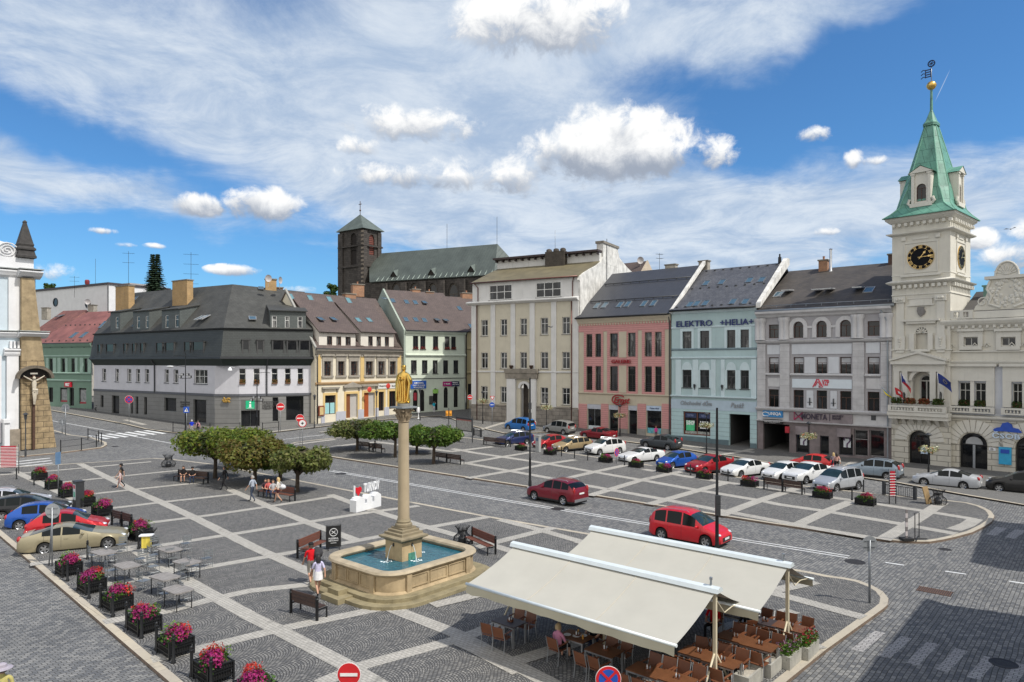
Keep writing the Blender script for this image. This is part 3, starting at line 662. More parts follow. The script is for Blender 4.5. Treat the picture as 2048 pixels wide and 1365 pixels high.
# ------------------------------------------------------------ cream school-like house
def cream():
 b=rowpt(1157); u=(945-1024)/F; t=(b.x-u*b.y)/(.863+u*.505); a=Vector((b.x-.863*t,b.y+.505*t,0))
 f=Fac(a,b,1.0); r=f.thing('apartment_house','tall cream house with white pilasters, dark arched portal and olive roof')
 W=PLASTER('cream_plaster',(.56,.52,.42),.3); WH=PLASTER('white_plaster',(.64,.635,.62),.35); ST=brickmat('plinth_stone',(.30,.27,.235),(.22,.20,.175),(.1,.09,.08),1.1,.55,.02,.9,.5,.4)
 L=f.L; zt=f.z(945,568); zc=f.z(1040,606)
 H=[]; W4=[]
 cols=[(962,975.4),(1001,1014),(1040,1053.7),(1081,1096),(1124,1139.5)]
 rows=[(637.5,670.5),(705,737.5),(774.5,807)]
 for ri,(yt,yb) in enumerate(rows):
  z1,z0=f.z(1047,yt),f.z(1047,yb)
  for ci,(c0,c1) in enumerate(cols):
   if ri==2 and ci==2: continue
   H.append(Hole(f.s(c0),f.s(c1),z0,z1))
 portal=Hole(f.s(1041),f.s(1057.5),-1,f.z(1049,767.5),.75); H.append(portal)
 top=[Hole(f.s(978.5),f.s(1023.6),f.z(1000,600),f.z(1000,570)),Hole(f.s(1071.8),f.s(1122),f.z(1097,594.5),f.z(1097,564.5))]
 m=wallgrid(MB(),0,L,-2,zc,H,.28); m.build('facade',W,r)
 m=wallgrid(MB(),0,L,zc,zt,top,.15,.0); m.build('attic_wall',WH,r)
 for h in H[:-1]: window(r,h,.26,'TM',WFRAME,GLASS2 if rnd.random()<.5 else GLASS,pm('stone_sill',(.20,.19,.17),.9,0,.2,3))
 for h in top: window(r,h,.13,'G',WFRAME,GLASS,pm('stone_sill',(.20,.19,.17),.9),fw=.1)
 for p0,p1 in((943.6,953),(982,991),(1022,1031),(1060,1070),(1103,1113),(1145,1157.5)):
  s0,s1=f.s(p0),f.s(p1)
  if p0 in(1022,1060): strip(r,'pilaster',s0,s1,f.z(1040,743),zc-.02,-.13,WH)
  else: strip(r,'pilaster',s0,s1,.9,zc-.02,-.13,WH)
 cornice(r,-.7,L+.1,zc-.1,[(0,0),(.35,.05),(.75,.25),(.8,.3),(.8,.42),(0,.62)],WH,dent=None)
 zm=f.z(1040,746); cornice(r,-.05,L,zm,[(0,0),(.16,.05),(.2,.14),(0,.26)],WH)
 zp=f.z(1040,815); cornice(r,-.05,f.s(1014),zp,[(0,0),(.2,.05),(.22,.16),(0,.3)],pm('weathered_stone',(.24,.215,.18),.95,0,.4,1.2,.6,20,streak=.6),'plinth_moulding'); cornice(r,f.s(1072),L,zp,[(0,0),(.2,.05),(.22,.16),(0,.3)],MATS['weathered_stone'],'plinth_moulding')
 strip(r,'plinth',-.1,f.s(1014),-2,zp-.002,-.22,ST); strip(r,'plinth',f.s(1072),L+.05,-2,zp-.002,-.22,ST)
 PS=MATS['weathered_stone']; m=MB()
 for p0,p1 in((1016,1033),(1062,1074)):
  m.box(f.s(p0),f.s(p1),-.42,-.002,.6,f.z(1045,758)); m.box(f.s(p0)-.12,f.s(p1)+.12,-.52,-.002,-1,.6)
 m.build('portal_pilaster',WH,r)
 m=MB(); m.box(f.s(1015)-.1,f.s(1075)+.1,-.5,-.002,f.z(1045,757.8),f.z(1045,747)); m.box(f.s(1014)-.15,f.s(1076)+.15,-.62,-.002,f.z(1045,746.8),f.z(1045,738)); m.build('portal_ledge',PS,r)
 m=MB(); A=archpts(Hole(portal.s0-.35,portal.s1+.35,0,portal.z1+.35,1.0),12); B=archpts(portal,12)
 for i in range(12): m.prism([(A[i][0],-.2,A[i][1]),(A[i+1][0],-.2,A[i+1][1]),(B[i+1][0],-.2,B[i+1][1]),(B[i][0],-.2,B[i][1])],(0,.2,0))
 m.build('portal_arch',WH,r)
 d=MB(); d.box(portal.s0,portal.s1,.9,1.0,-1,portal.z1); o=d.build('door',pm('dark_oak',(.035,.025,.018),.6,0,.3,4),r)
 d=MB();
 for k in range(2):
  for j in range(3): x0=portal.s0+.12+k*(portal.s1-portal.s0-.1)/2; d.box(x0,x0+(portal.s1-portal.s0)/2-.3,.87,.9,.3+j*1.3,1.3+j*1.3)
 d.build('door_panel',pm('dark_oak2',(.05,.036,.026),.55,0,.3,4),o)
 d=MB()
 for x in (portal.s0,portal.s1-.001): d.box(x,x+.001,.28,.9,-1,portal.z1-.7)
 d.face([(portal.s0,.28,portal.z1-.02),(portal.s1,.28,portal.z1-.02),(portal.s1,.9,portal.z1-.02),(portal.s0,.9,portal.z1-.02)]); d.build('door_reveal',WH,r)
 for px_ in (1025,1065):                                            # two lamps like inverted cones above the portal
  s=f.s(px_); m=MB(); z=f.z(1045,734); m.lathe([(.02,z-.55),(.3,z+.05),(.3,z+.2),(.02,z+.22)],8,(s,-.4,0)); m.build('wall_lantern',pm('patina_bronze',(.07,.04,.03),.5,.6),r)
 RP=pm('copper_brown_pipe',(.13,.055,.045),.4,.4,.2,3)
 for pxx in(955.5,1144.3):
  s=f.s(pxx); downpipe(r,s,-1,zc-.1,-.22,RP,.08); downpipe(r,s+.1,zc+.45,zt-.7,-.12,RP,.07,(-.5,-.3,.65) if pxx<1000 else (.3,-.3,.65))
 RO=pm('olive_sheet_roof',(.17,.145,.085),.6,.1,.25,.6,.1,8,streak=.3); eL=Vector((-.15,-.45,zt+.05)); eR=Vector((L+.05,-.45,zt+.05)); D=7.2
 uL=f.P(1013,537.7,D); uR=f.P(1200,522,D); zr=(uL.z+uR.z)/2; sL=-.1
 m=MB(); roofquad(m,[eL,eR,(L+.05,D,zr),(sL,D,zr)]); m.build('roof',RO,r)
 gutter(r,(eL.x,-.5,zt+.02),(eR.x,-.5,zt+.02),.1,RP)
 m=MB(); zz=f.z(1150,517.5,D); m.box(sL,L,D,D+7,zr-.6,zz+.6); m.build('attic_storey',WH,r)
 m=MB(); ze=f.z(1100,510,D-.5)
 m.box(sL-.3,f.s(1091,D-.5),D-.9,D+7,ze-.12,ze+.16); m.box(f.s(1131,D-.5),L+.1,D-.9,D+7,ze-.121,ze+.159)
 x=sL
 while x<L: m.box(x,x+.18,D-.6,D-.002,ze-.5,ze-.122); x+=1.15
 m.build('upper_roof',pm('dark_bitumen',(.05,.035,.035),.7,0,.3,1),r)
 ch=MB(); a0=f.s(1093,D-.6); a1=f.s(1131,D-.6); zb_=f.z(1110,531,D-.6); zt_=f.z(1110,504,D-.6)
 ch.box(a0,a1,D-1.1,D,zb_-.8,zt_); o=ch.build('chimney',brickmat('dark_brick',(.10,.085,.07),(.07,.06,.05),(.04,.035,.03),.25,.085,.012,.9,.5,.3),r)
 c=MB()
 for q in(a0,a1-.85,a0+1.2): c.lathe([(.42,zt_-.3),(.44,zt_+.25),(.34,zt_+.42),(.1,zt_+.5)],12,(q+.42,D-.55,0))
 c.build('chimney_cap',MATS['dark_brick'],o)
 DW=pm('stained_white_plaster',(.66,.65,.62),.92,0,.3,1.1,.4,30,streak=.75,dirt=(.28,.27,.25))
 pts=[(1155.5,560),(1158,552),(1165,546),(1178,538),(1190,532),(1199,524),(1203,514),(1204,506),(1234,506),(1236,516),(1242,524),(1252,536),(1266,549),(1290,575),(1330,610)]
 poly=[f.Sd(a_,b_,L+.02) for a_,b_ in pts]; poly=[p for p in poly if p.y>-.6]
 poly=[Vector((L-.1,p.y,p.z)) for p in poly]; dm=poly[-1].y
 poly+= [Vector((L-.1,dm,-1)),Vector((L-.1,.02,-1)),Vector((L-.1,.02,poly[0].z-.3))]
 m=MB(); m.prism(poly,(.36,0,0)); m.build('fire_wall',DW,r)
 q0=f.Sd(1204,506,L+.1); q1=f.Sd(1234,506,L+.1); qt=f.Sd(1215,491,L+.1)
 m=MB(); m.box(L-.75,L+.28,q0.y,q1.y,q0.z-1.5,qt.z); o=m.build('chimney',DW,r)
 m=MB(); m.box(L-.9,L+.42,q0.y-.15,q1.y+.15,qt.z,qt.z+.35); m.build('chimney_cap',MATS['chimney_cap'],o)
 m=MB(); m.tube([(L+.36,q0.y+1.2,poly[0].z-6),(L+.36,q0.y+1.2,qt.z+.8)],.05,5); m.build('conductor_rod',DGREY,r)
 m=MB(); m.tube([(a0+1.4,D-.5,zt_),(a0+1.4,D-.5,zt_+3.2)],.03,5); m.build('flag_mast',GALV,r)
 m=MB(); m.box(0,.3,.02,dm,-1,zt); m.box(0,L,dm,dm+.3,-1,zt+1); m.build('side_wall',WH,r)
 m=MB(); m.box(-.12,.02,-.3,3,zt-.02,zt+.25); c0=f.P(945,566,-.3)
 return f
FC=cream()
# ------------------------------------------------------------ pink house
def pink():
 f=Fac(rowpt(1157),rowpt(1341),.9); r=f.thing('shop_house','pink and beige gallery house with grey metal roof between cream and pale blue houses'); L=f.L
 BG=PLASTER('beige_plaster',(.52,.465,.36),.25); PK=linesmat('pink_siding',(.56,.275,.262),.27,.035,.55,'z',.85,0,.07,.6); PKP=PLASTER('pink_plaster',(.60,.27,.255),.1)
 zt=f.z(1248,634)
 H=[];rows=[(666.5,714),(733,783)]
 cols=[(1172.8,1185),(1191,1202.5),(1220,1236),(1256,1271.5),(1289.7,1304),(1310,1323.5)]
 for yt,yb in rows:
  for c0,c1 in cols: H.append(Hole(f.s(c0),f.s(c1),f.z(1248,yb),f.z(1248,yt)))
 GF=[(1175,1201.5,866,809),(1218,1236,866,810.5),(1257,1274,868,811.5),(1293,1322.5,868,812)]
 S=[Hole(f.s(a),f.s(b_),f.z((a+b_)/2,y0) if i in(0,3) else f.z((a+b_)/2,y0+10),f.z((a+b_)/2,y1)) for i,(a,b_,y0,y1) in enumerate(GF)]
 wallgrid(MB(),0,L,-1.5,zt,H+S,.25).build('facade',BG,r)
 z1,z0=f.z(1248,641),f.z(1248,662); strip(r,'siding_band',0,L,z0,z1,-.05,PK)
 for g0,g1 in((1168,1207),(1214.5,1276),(1284,1330)):
  hs=[h for h in H if f.s(g0)-.1<h.s0 and h.s1<f.s(g1)+.1]
  m=MB(); wallgrid(m,f.s(g0),f.s(g1),f.z(1248,788),z0-.003,hs,.05,-.05); m.build('pink_bay',PK,r)
  if g0==1214.5: strip(r,'pier',f.s(1238.5),f.s(1253.5),f.z(1248,715.5),z0-.1,-.11,BG,-.052); strip(r,'pier',f.s(1238.5),f.s(1253.5),f.z(1248,786),f.z(1248,731.5),-.11,BG,-.052)
 for h in H:
  window(r,h,.22,'T',DFRAME,GLASSB if rnd.random()<.6 else GLASS2)
  m=MB()
  for k in range(4): z=h.z0+.28+k*.27; m.tube([(h.s0,-.1,z),(h.s1,-.1,z)],.022,5)
  m.build('window_rail',DGREY,r)
 cornice(r,-.03,L+.03,zt-.75,[(0,0),(.12,.05),(.25,.3),(.45,.55),(.5,.75),(0,.78)],BG,dent=(.42,.2,.22,.16))
 cornice(r,0,L,f.z(1248,791),[(0,0),(.14,.04),(.2,.12),(.2,.2),(0,.26)],BG)
 for p0,p1 in((1157.5,1174),(1202.5,1217),(1237.5,1256),(1275.5,1292),(1324,1341)): strip(r,'shop_pier',f.s(p0),f.s(p1),f.z((p0+p1)/2,858),f.z((p0+p1)/2,808),-.07,PK)
 GS=pm('grey_plinth_stone',(.30,.285,.26),.9,0,.2,1,.3)
 for p0,p1 in((1157.5,1174),(1202.5,1217),(1237.5,1256),(1275.5,1292),(1324,1341)): strip(r,'plinth',f.s(p0),f.s(p1),-1.5,f.z((p0+p1)/2,858.2),-.1,GS)
 for i,h in enumerate(S):
  o=window(r,h,.22,'M' if i in(0,) else 'X',pm('grey_shopframe',(.25,.26,.27),.4,.3),GLASSB,None,'shop_window' if i in(0,3) else 'shop_door')
  m=MB(); m.box(h.s0,h.s1,-.02,.14,h.z1-.62,h.z1-.02); o2=m.build('shop_fascia',pm('fascia_grey',(.45,.47,.52),.5) if i!=3 else pm('fascia_blue',(.45,.55,.68),.5),r)
  if i==3: lettering(o2,'Pramen zdraví',h.s0+.5,h.z1-.42,.22,-.025,pm('navy_letter',(.03,.06,.16),.5),h.s1-h.s0-.8)
  if i in(0,3):
   m=MB(); m.box(h.s0+.1,h.s1-.1,.1,.15,h.z0+.05,h.z0+(.95 if i==0 else .7)); m.build('window_display',pm('display_white',(.62,.68,.70),.6,0,.2,2) if i==0 else pm('display_teal',(.12,.4,.48),.6,0,.6,3),o)
   if i==0: lettering(o,'Ernst',h.s0+.8,h.z0+.3,.4,.09,pm('sign_red',(.30,.015,.02),.4),1.4,.3)
 SR=pm('sign_red',(.30,.015,.02),.4)
 s0,s1=f.s(1225),f.s(1263); lettering(r,'GALERIE',s0,f.z(1244,727),f.z(1244,720)-f.z(1244,727),-.2,SR,s1-s0,0,.02,.14,'shop_sign')
 s0,s1=f.s(1230),f.s(1263); o=lettering(r,'Ernst',s0,f.z(1246,807),f.z(1246,796)-f.z(1246,807)+.1,-.28,SR,s1-s0,.35,.025,.12,'shop_sign')
 m=MB(); c=Vector((s0+.75,-.3,f.z(1238,800))); A=[(c.x+1.0*cos(q),c.y,c.z+.62*sin(q)) for q in [R(40+14*k) for k in range(22)]]; m.tube(A,.09,6); m.build('sign_swirl',SR,o)
 D=8.6; RM=linesmat('grey_seam_roof',(.085,.088,.098),.42,.035,.62,'x',.42,.35,.08,.4,1.0,.15)
 rl=f.P(1226,545.6,D); rr=f.P(1406.6,533,D); zr=(rl.z+rr.z)/2; e0=Vector((-.15,-.55,zt+.1)); e1=Vector((L+.05,-.55,zt+.1)); r0=Vector((-.15,D,zr)); r1=Vector((L+.05,D,zr))
 m=MB(); roofquad(m,[e0,e1,r1,r0]); roofquad(m,[r0,r1,(L+.05,2*D,zt),(-.15,2*D,zt)]); m.build('roof',RM,r); gutter(r,e0+Vector((0,-.08,-.05)),e1+Vector((0,-.08,-.05)),.12,BLACKM)
 pl=(e0,e1,r0)
 for a,b_ in((1194,612),(1209.5,611),(1240,610),(1255.5,609),(1288,608),(1307,607)): skylight(f,r,a,b_,pl,.75,1.35,gm=None)
 for t in(.33,.72):
  q0=e0.lerp(r0,t)+Vector((.5,-.12,.14)); q1=e1.lerp(r1,t)+Vector((-.3,-.12,.14)); m=MB(); m.tube([q0,q1],.07,5)
  x=q0.x
  while x<q1.x: m.box(x,x+.04,q0.y-.04,q0.y+.16,q0.z-.16,q0.z); x+=1.4
  m.build('snow_guard',DGREY,r)
 WHV=MATS['stained_white_plaster']; m=MB(); m.prism([e1+Vector((.02,.1,.02)),r1+Vector((.02,0,.02)),r1+Vector((.02,0,.5)),e1+Vector((.02,.1,.35))],(.42,0,0)); m.build('verge_wall',WHV,r)
 chimney(f,r,1330,1350,529.5,540,D+.2,M_CHIMP,.8); chimney(f,r,1397,1415,522,537,D+.2,M_CHIMP,.8)
 m=MB(); m.box(0,.25,.02,2*D,-1,zt-.1); m.box(0,L,2*D-.3,2*D,-1,zt); m.build('side_wall',BG,r)
 downpipe(r,L-.08,-1,zt-.9,-.14,DGREY,.07,(0,-.4,.9))
 return f
FP=pink()
# ------------------------------------------------------------ pale blue house
def blue():
 f=Fac(rowpt(1343),rowpt(1514),.3); r=f.thing('department_store','pale blue house with navy capital letters under its slate roof'); L=f.L
 BL=PLASTER('pale_blue_plaster',(.41,.53,.54),.25); LB=PLASTER('ice_blue_plaster',(.55,.66,.69),.2); RB=linesmat('blue_rustication',(.42,.57,.585),.52,.04,.6,'z',.88,0,.06,.6)
 zt=f.z(1427,619.5); zg=f.z(1427,809); X=1428
 H=[]
 cols=[(1365,1383.2),(1400,1418.6),(1453.8,1470.8),(1481,1498)]
 for yt,yb in((661.5,698.3),(740.5,777)):
  for c0,c1 in cols: H.append(Hole(f.s(c0),f.s(c1),f.z(X,yb),f.z(X,yt)))
 shop=Hole(f.s(1366.6),f.s(1421),f.z(1393,871),f.z(1393,824)); pas=Hole(f.s(1459),f.s(1500.5),-1.4,f.z(1480,829))
 wallgrid(MB(),0,L,zg,zt,H,.25).build('facade',BL,r); wallgrid(MB(),0,L,-1.5,zg,[shop,pas],.3,-.06).build('ground_floor_wall',RB,r)
 for i,h in enumerate(H):
  window(r,h,.22,'T',pm('grey_brown_frame',(.05,.045,.05),.4,0,.1),GLASS if i%3 else GLASS2,DGREY if i>3 else None)
  m=MB(); wallgrid(m,h.s0-.3,h.s1+.3,h.z0+(-.0 if i<4 else .0),h.z1+(.35 if i<4 else .01),[h],.04,-.04); m.build('window_surround',LB,r)
  if i>3:
   A=archpts(Hole(h.s0-.1,h.s1+.1,h.z1,h.z1+.95,.95),12); m=MB(); m.prism([(x,-.05,z) for x,z in A],(0,.048,0)); m.build('lunette',LB,r)
 for p0,p1 in((1352,1363),(1386,1397),(1423,1432),(1442.5,1450),(1503,1513.5)): strip(r,'pilaster',f.s(p0),f.s(p1),f.z(X,794),f.z(X,719.5),-.12,LB)
 for y,k in((656,.6),(701,.8),(718.5,1.0),(797,1.6)): cornice(r,0,L,f.z(X,y),[(0,0),(.12*k,.04),(.2*k,.14),(.2*k,.2),(0,.28)],LB if y!=701 else pm('grey_blue_trim',(.20,.27,.30),.7))
 cornice(r,0,L,zt-.35,[(0,0),(.15,.04),(.3,.2),(.35,.35),(0,.37)],LB)
 m=MB(); m.box(0,L,-.1,-.062,f.z(X,821),f.z(X,801)); m.build('sign_band',pm('band_lightblue',(.42,.52,.60),.7,0,.06),r)
 NV=pm('navy_sign',(.012,.022,.13),.4); SG=pm('silver_letters',(.30,.31,.33),.35,.6)
 for t,p0,p1,y in(('ELEKTRO',1354,1426,653.5),('+HELIA+',1441.5,1508,650.5)): lettering(r,t,f.s(p0),f.z((p0+p1)/2,y),f.z((p0+p1)/2,y-12)-f.z((p0+p1)/2,y),-.12,NV,f.s(p1)-f.s(p0),0,.012,.1,'shop_sign')
 for t,p0,p1,y in(('Obchodní dům',1362.5,1425,811),('Pasáž',1463,1489,816)): lettering(r,t,f.s(p0),f.z((p0+p1)/2,y),f.z((p0+p1)/2,y-10)-f.z((p0+p1)/2,y),-.16,SG,f.s(p1)-f.s(p0),.25,.0,.05,'shop_sign')
 BRF=pm('brown_shopframe',(.16,.05,.03),.5,0,.15)
 o=window(r,shop,.2,'M',BRF,GLASSB,None,'shop_window',fw=.14)
 w=(shop.s1-shop.s0); hh=shop.z1-shop.z0
 for k in(0,1):
  x=shop.s0+.2+k*w/2; m=MB(); m.box(x,x+w/2-.35,.17,.19,shop.z1-.75,shop.z1-.2); q=m.build('shop_fascia',pm('fascia_navy',(.03,.045,.12),.5),o)
  lettering(q,'ELEKTRO' if k==0 else 'HELIA',x+.3,shop.z1-.6,.26,.165,pm('letter_dim',(.25,.3,.5),.5),w/2-1.0)
  lettering(o,'E-SHOP',x+.15,shop.z1-1.65,.55,.165,WHITEP,w/2-.7,0,.05,.02); m=MB(); m.box(x+.15,x+w/2-.6,.165,.175,shop.z1-2.0,shop.z1-1.85); m.build('window_lettering_line',WHITEP,o)
 m=MB(); m.box(shop.s0+.3,shop.s0+1.4,.16,.18,shop.z0+.5,shop.z0+1.7); m.build('green_poster',pm('poster_green',(.08,.55,.25),.5),o)
 m=MB(); m.box(shop.s0+.2,shop.s1-.2,.15,.18,shop.z0+.1,shop.z0+.45); m.build('window_display',pm('display_mixed',(.35,.36,.33),.6,0,.7,5),o)
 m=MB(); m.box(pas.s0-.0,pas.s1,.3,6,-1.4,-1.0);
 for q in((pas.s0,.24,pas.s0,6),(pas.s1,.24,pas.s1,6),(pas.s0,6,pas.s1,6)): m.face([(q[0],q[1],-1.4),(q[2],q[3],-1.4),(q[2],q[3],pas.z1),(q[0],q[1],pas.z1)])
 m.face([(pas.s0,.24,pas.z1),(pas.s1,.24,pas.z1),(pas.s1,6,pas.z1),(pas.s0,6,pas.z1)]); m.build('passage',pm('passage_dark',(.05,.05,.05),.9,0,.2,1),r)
 TP=pm('teal_plinth',(.13,.19,.21),.8,0,.15,1)
 for p0,p1 in((1343.5,1366),(1366.6,1421),(1421.6,1458),(1501,1513.5)): strip(r,'plinth',f.s(p0),f.s(p1),-1.5,f.z((p0+p1)/2,871.5+(p0-1343)*.1),-.12,TP,-.062)
 for px_ in(1391,1446):
  s=f.s(px_); z=f.z(X,776); m=MB(); m.lathe([(.03,z-.3),(.16,z+.3),(.05,z+.4)],8,(s,-.3,0)); m.tube([(s,-.3,z),(s,-.1,z)],.03,5); m.build('flag_holder',DGREY,r)
 D=8.6; rl=f.P(1406.6,539,D); rr=f.P(1572,527,D); zr=(rl.z+rr.z)/2; e0=Vector((0,-.55,zt+.1)); e1=Vector((L,-.55,zt+.1)); r0=Vector((0,D,zr)); r1=Vector((L,D,zr))
 RT=tilemat('slate_diamonds',(.105,.108,.12),(.075,.078,.09),.62,.62,.55,.5,True,.18)
 m=MB(); roofquad(m,[e0,e1,r1,r0]); roofquad(m,[r0,r1,(L,2*D,zt),(0,2*D,zt)]); m.build('roof',RT,r); gutter(r,e0+Vector((0,-.08,-.05)),e1+Vector((0,-.08,-.05)),.12,BLACKM)
 for a,b_ in((1412.5,567),(1443.5,565),(1499,561),(1523.5,560),(1380,609.5),(1393.5,608),(1411,607),(1466,604),(1490.5,604)): skylight(f,r,a,b_,(e0,e1,r0),.8,1.3)
 for t in(.5,.06,.95):
  m=MB(); x=.6
  while x<L-.4:
   p=e0.lerp(r0,t); m.box(x,x+.25,p.y-.08,p.y+.05,p.z,p.z+.13); x+=1.15
  m.build('snow_guard',DGREY,r)
 m=MB(); m.prism([e1+Vector((.0,.2,-.2)),r1+Vector((.0,.3,-.3)),r1+Vector((.0,.3,.42)),r1+Vector((0,-.4,.45)),e1+Vector((.0,.2,.35))],(.5,0,0)); m.build('verge_wall',MATS['stained_white_plaster'],r)
 m=MB(); m.lathe([(.22,zr),(.2,zr+.7),(.1,zr+.75),(.1,zr+1.1)],8,(L-.6,D,0)); m.build('roof_vent',BLACKM,r)
 m=MB(); m.box(0,L,2*D-.3,2*D,-1,zt); m.build('side_wall',BL,r)
 return f
FB=blue()
# ------------------------------------------------------------ grey-lilac bank house
def bank():
 f=Fac(rowpt(1515),rowpt(1784.5),0); r=f.thing('bank_house','grey lilac bank house with three round arched top windows beside the clock tower'); L=f.L
 LI=PLASTER('lilac_plaster',(.37,.362,.378),.3); PG=pm('pale_stucco',(.55,.545,.55),.9,0,.12,.9,.3,40,.3,streak=.45); WHP=PLASTER('pale_panel',(.58,.60,.63),.2)
 zt=f.z(1650,619); X=1650; zg=f.z(X,824)
 H=[]
 cols=[(1537.5,1557.5),(1587,1607.3),(1633,1654),(1680,1702.5),(1735,1759)]
 zz=[(646,674.5),(714.5,749),(781.5,819.5)]
 for ri,(yt,yb) in enumerate(zz):
  for ci,(c0,c1) in enumerate(cols):
   a=f.s(c0); b_=f.s(c1)
   if ri==0 and ci in(1,2,3): H.append(Hole(a,b_,f.z(X,675),f.z(X,641.5),(b_-a)/2))
   else: H.append(Hole(a,b_,f.z(X,yb),f.z(X,yt)))
 wallgrid(MB(),0,L,zg,zt-.5,H,.28).build('facade',LI,r)
 for i,h in enumerate(H): window(r,h,.25,'A' if h.arch else 'T',BFRAME,GLASSB if i%3 else GLASS,None)
 for h in H[5:10]: m=MB(); m.box(h.s0+.1,h.s1-.1,.2,.24,h.z1-.75,h.z1-.1); m.build('window_blind',pm('blind_white',(.42,.43,.45),.7),r)
 for h in H[1:4]:
  A=archpts(Hole(h.s0-.42,h.s1+.42,h.z0,h.z1+.42,(h.s1-h.s0)/2+.42),14); B=archpts(h,14); m=MB()
  for i in range(14): m.prism([(A[i][0],-.12,A[i][1]),(A[i+1][0],-.12,A[i+1][1]),(B[i+1][0],-.12,B[i+1][1]),(B[i][0],-.12,B[i][1])],(0,.118,0))
  for x0,x1 in((h.s0-.42,h.s0),(h.s1,h.s1+.42)): m.box(x0,x1,-.12,-.002,h.z0,h.z1-h.arch)
  m.build('window_arch',PG,r)
 za=f.z(X,656)
 for p0,p1 in((1577,1581),(1612,1629),(1657.5,1675),(1707,1709)): strip(r,'impost_band',f.s(p0),f.s(p1),za,za+.25,-.1,PG)
 zm=f.z(X,684)
 for c in(1516.5,1525,1564.5,1572.5,1710,1720.5,1767.5,1778):
  s=f.s(c); m=MB(); m.lathe([(.42,zm+.3),(.34,zm+.4),(.33,zt-1.2),(.44,zt-1.0),(.44,zt-.7)],12,(s,-.08,0)); m.build('half_column',PG,r)
 cornice(r,-.02,L,zt-.72,[(0,0),(.25,.1),(.4,.3),(.75,.5),(.8,.72),(0,.76)],PG)
 cornice(r,-.02,L,zm-.1,[(0,0),(.35,.1),(.45,.22),(.5,.3),(0,.4)],PG)
 JT=linesmat('jointed_stucco',(.49,.485,.49),.62,.03,.7,'z',.9,0,.16,.4,1.2,.35)
 for p0,p1 in((1515.5,1532),(1561,1580),(1706,1729),(1762.5,1784)): strip(r,'pier',f.s(p0),f.s(p1),zg,zm-.12,-.2,JT)
 for p0,p1,y0,y1 in((1535,1560,708.5,689),(1584,1704,708.5,688),(1732,1760,707.5,687),(1536,1560,776,758),(1733,1762,776,756)): strip(r,'panel',f.s(p0),f.s(p1),f.z(X,y0),f.z(X,y1),-.08,WHP if y0<720 else PG)
 for p0,p1 in((1609.5,1631),(1657,1678)):
  strip(r,'panel',f.s(p0),f.s(p1),f.z(X,747),f.z(X,714.5),-.07,WHP); strip(r,'panel',f.s(p0)+.2,f.s(p1)-.2,f.z(X,817),f.z(X,782),-.07,WHP)
  m=MB(); s=f.s((p0+p1)/2); m.tube([(s,-.14,f.z(X,812)),(s,-.14,f.z(X,797))],.06,6); m.tube([(s-.25,-.14,f.z(X,806)),(s+.25,-.14,f.z(X,806))],.03,5); m.build('wall_ornament',DGREY,r)
 for y in(753,):
  for p0,p1 in((1532,1561),(1581,1706),(1730,1762)): cornice(r,f.s(p0),f.s(p1),f.z(X,y),[(0,0),(.25,.06),(.3,.14),(0,.3)],PG,'string_course')
 pn=MB(); pn.box(f.s(1585),f.s(1704.5),-.12,-.002,f.z(X,777),f.z(X,759)); o=pn.build('sign_panel',pm('panel_ice',(.62,.69,.74),.6,0,.04),r)
 RD=pm('logo_red',(.62,.025,.06),.4); lettering(o,'VZP',f.s(1645),f.z(X,771.5),.62,-.16,RD,f.s(1659)-f.s(1645),0,.03,.03)
 c=Vector((f.s(1636.5),-.16,f.z(X,775))); m=MB()
 for k,q in enumerate((1.0,.55)):
  w=.5*q; hh=.85*q; z=c.z+.0+.12*k
  m.tube([(c.x-w,c.y,z),(c.x-.07*q,c.y,z+hh),(c.x+.07*q,c.y,z+hh),(c.x+w,c.y,z),(c.x+w*.25,c.y,z)],.06 if k==0 else .05,6)
 m.build('logo_triangle',RD,o)
 cornice(r,-.02,L,zg-.15,[(0,0),(.4,.05),(.55,.2),(.6,.32),(0,.45)],PG)
 GR=pm('mauve_granite',(.20,.165,.165),.5,0,.3,1.4,.1,60,streak=.2); GRB=pm('granite_band',(.24,.205,.215),.55,0,.25,1.2)
 S=[(1526.7,1579,-.5,848.5),(1592,1618,906,863.5),(1640,1658,909,872),(1678,1706,911,868.5),(1708,1736,913,860),(1739,1768.7,914,860.5)]
 SH=[Hole(f.s(a),f.s(b_),(f.z((a+b_)/2,y0) if y0>0 else -.5),f.z((a+b_)/2,y1)) for a,b_,y0,y1 in S]
 zb=f.z(X,848)
 wallgrid(MB(),0,L,-1,zb,SH,.35,-.05).build('ground_floor_wall',GR,r)
 strip(r,'fascia_band',0,f.s(1580),zb,zg-.16,-.1,PG); strip(r,'fascia_band',f.s(1580),f.s(1706),zb,zg-.16,-.3,GRB); strip(r,'fascia_band',f.s(1706),L,zb,zg-.16,-.12,PG)
 cornice(r,0,L,zb-.06,[(.05,0),(.42,.04),(.48,.14),(0,.22)],PG,'canopy_edge')
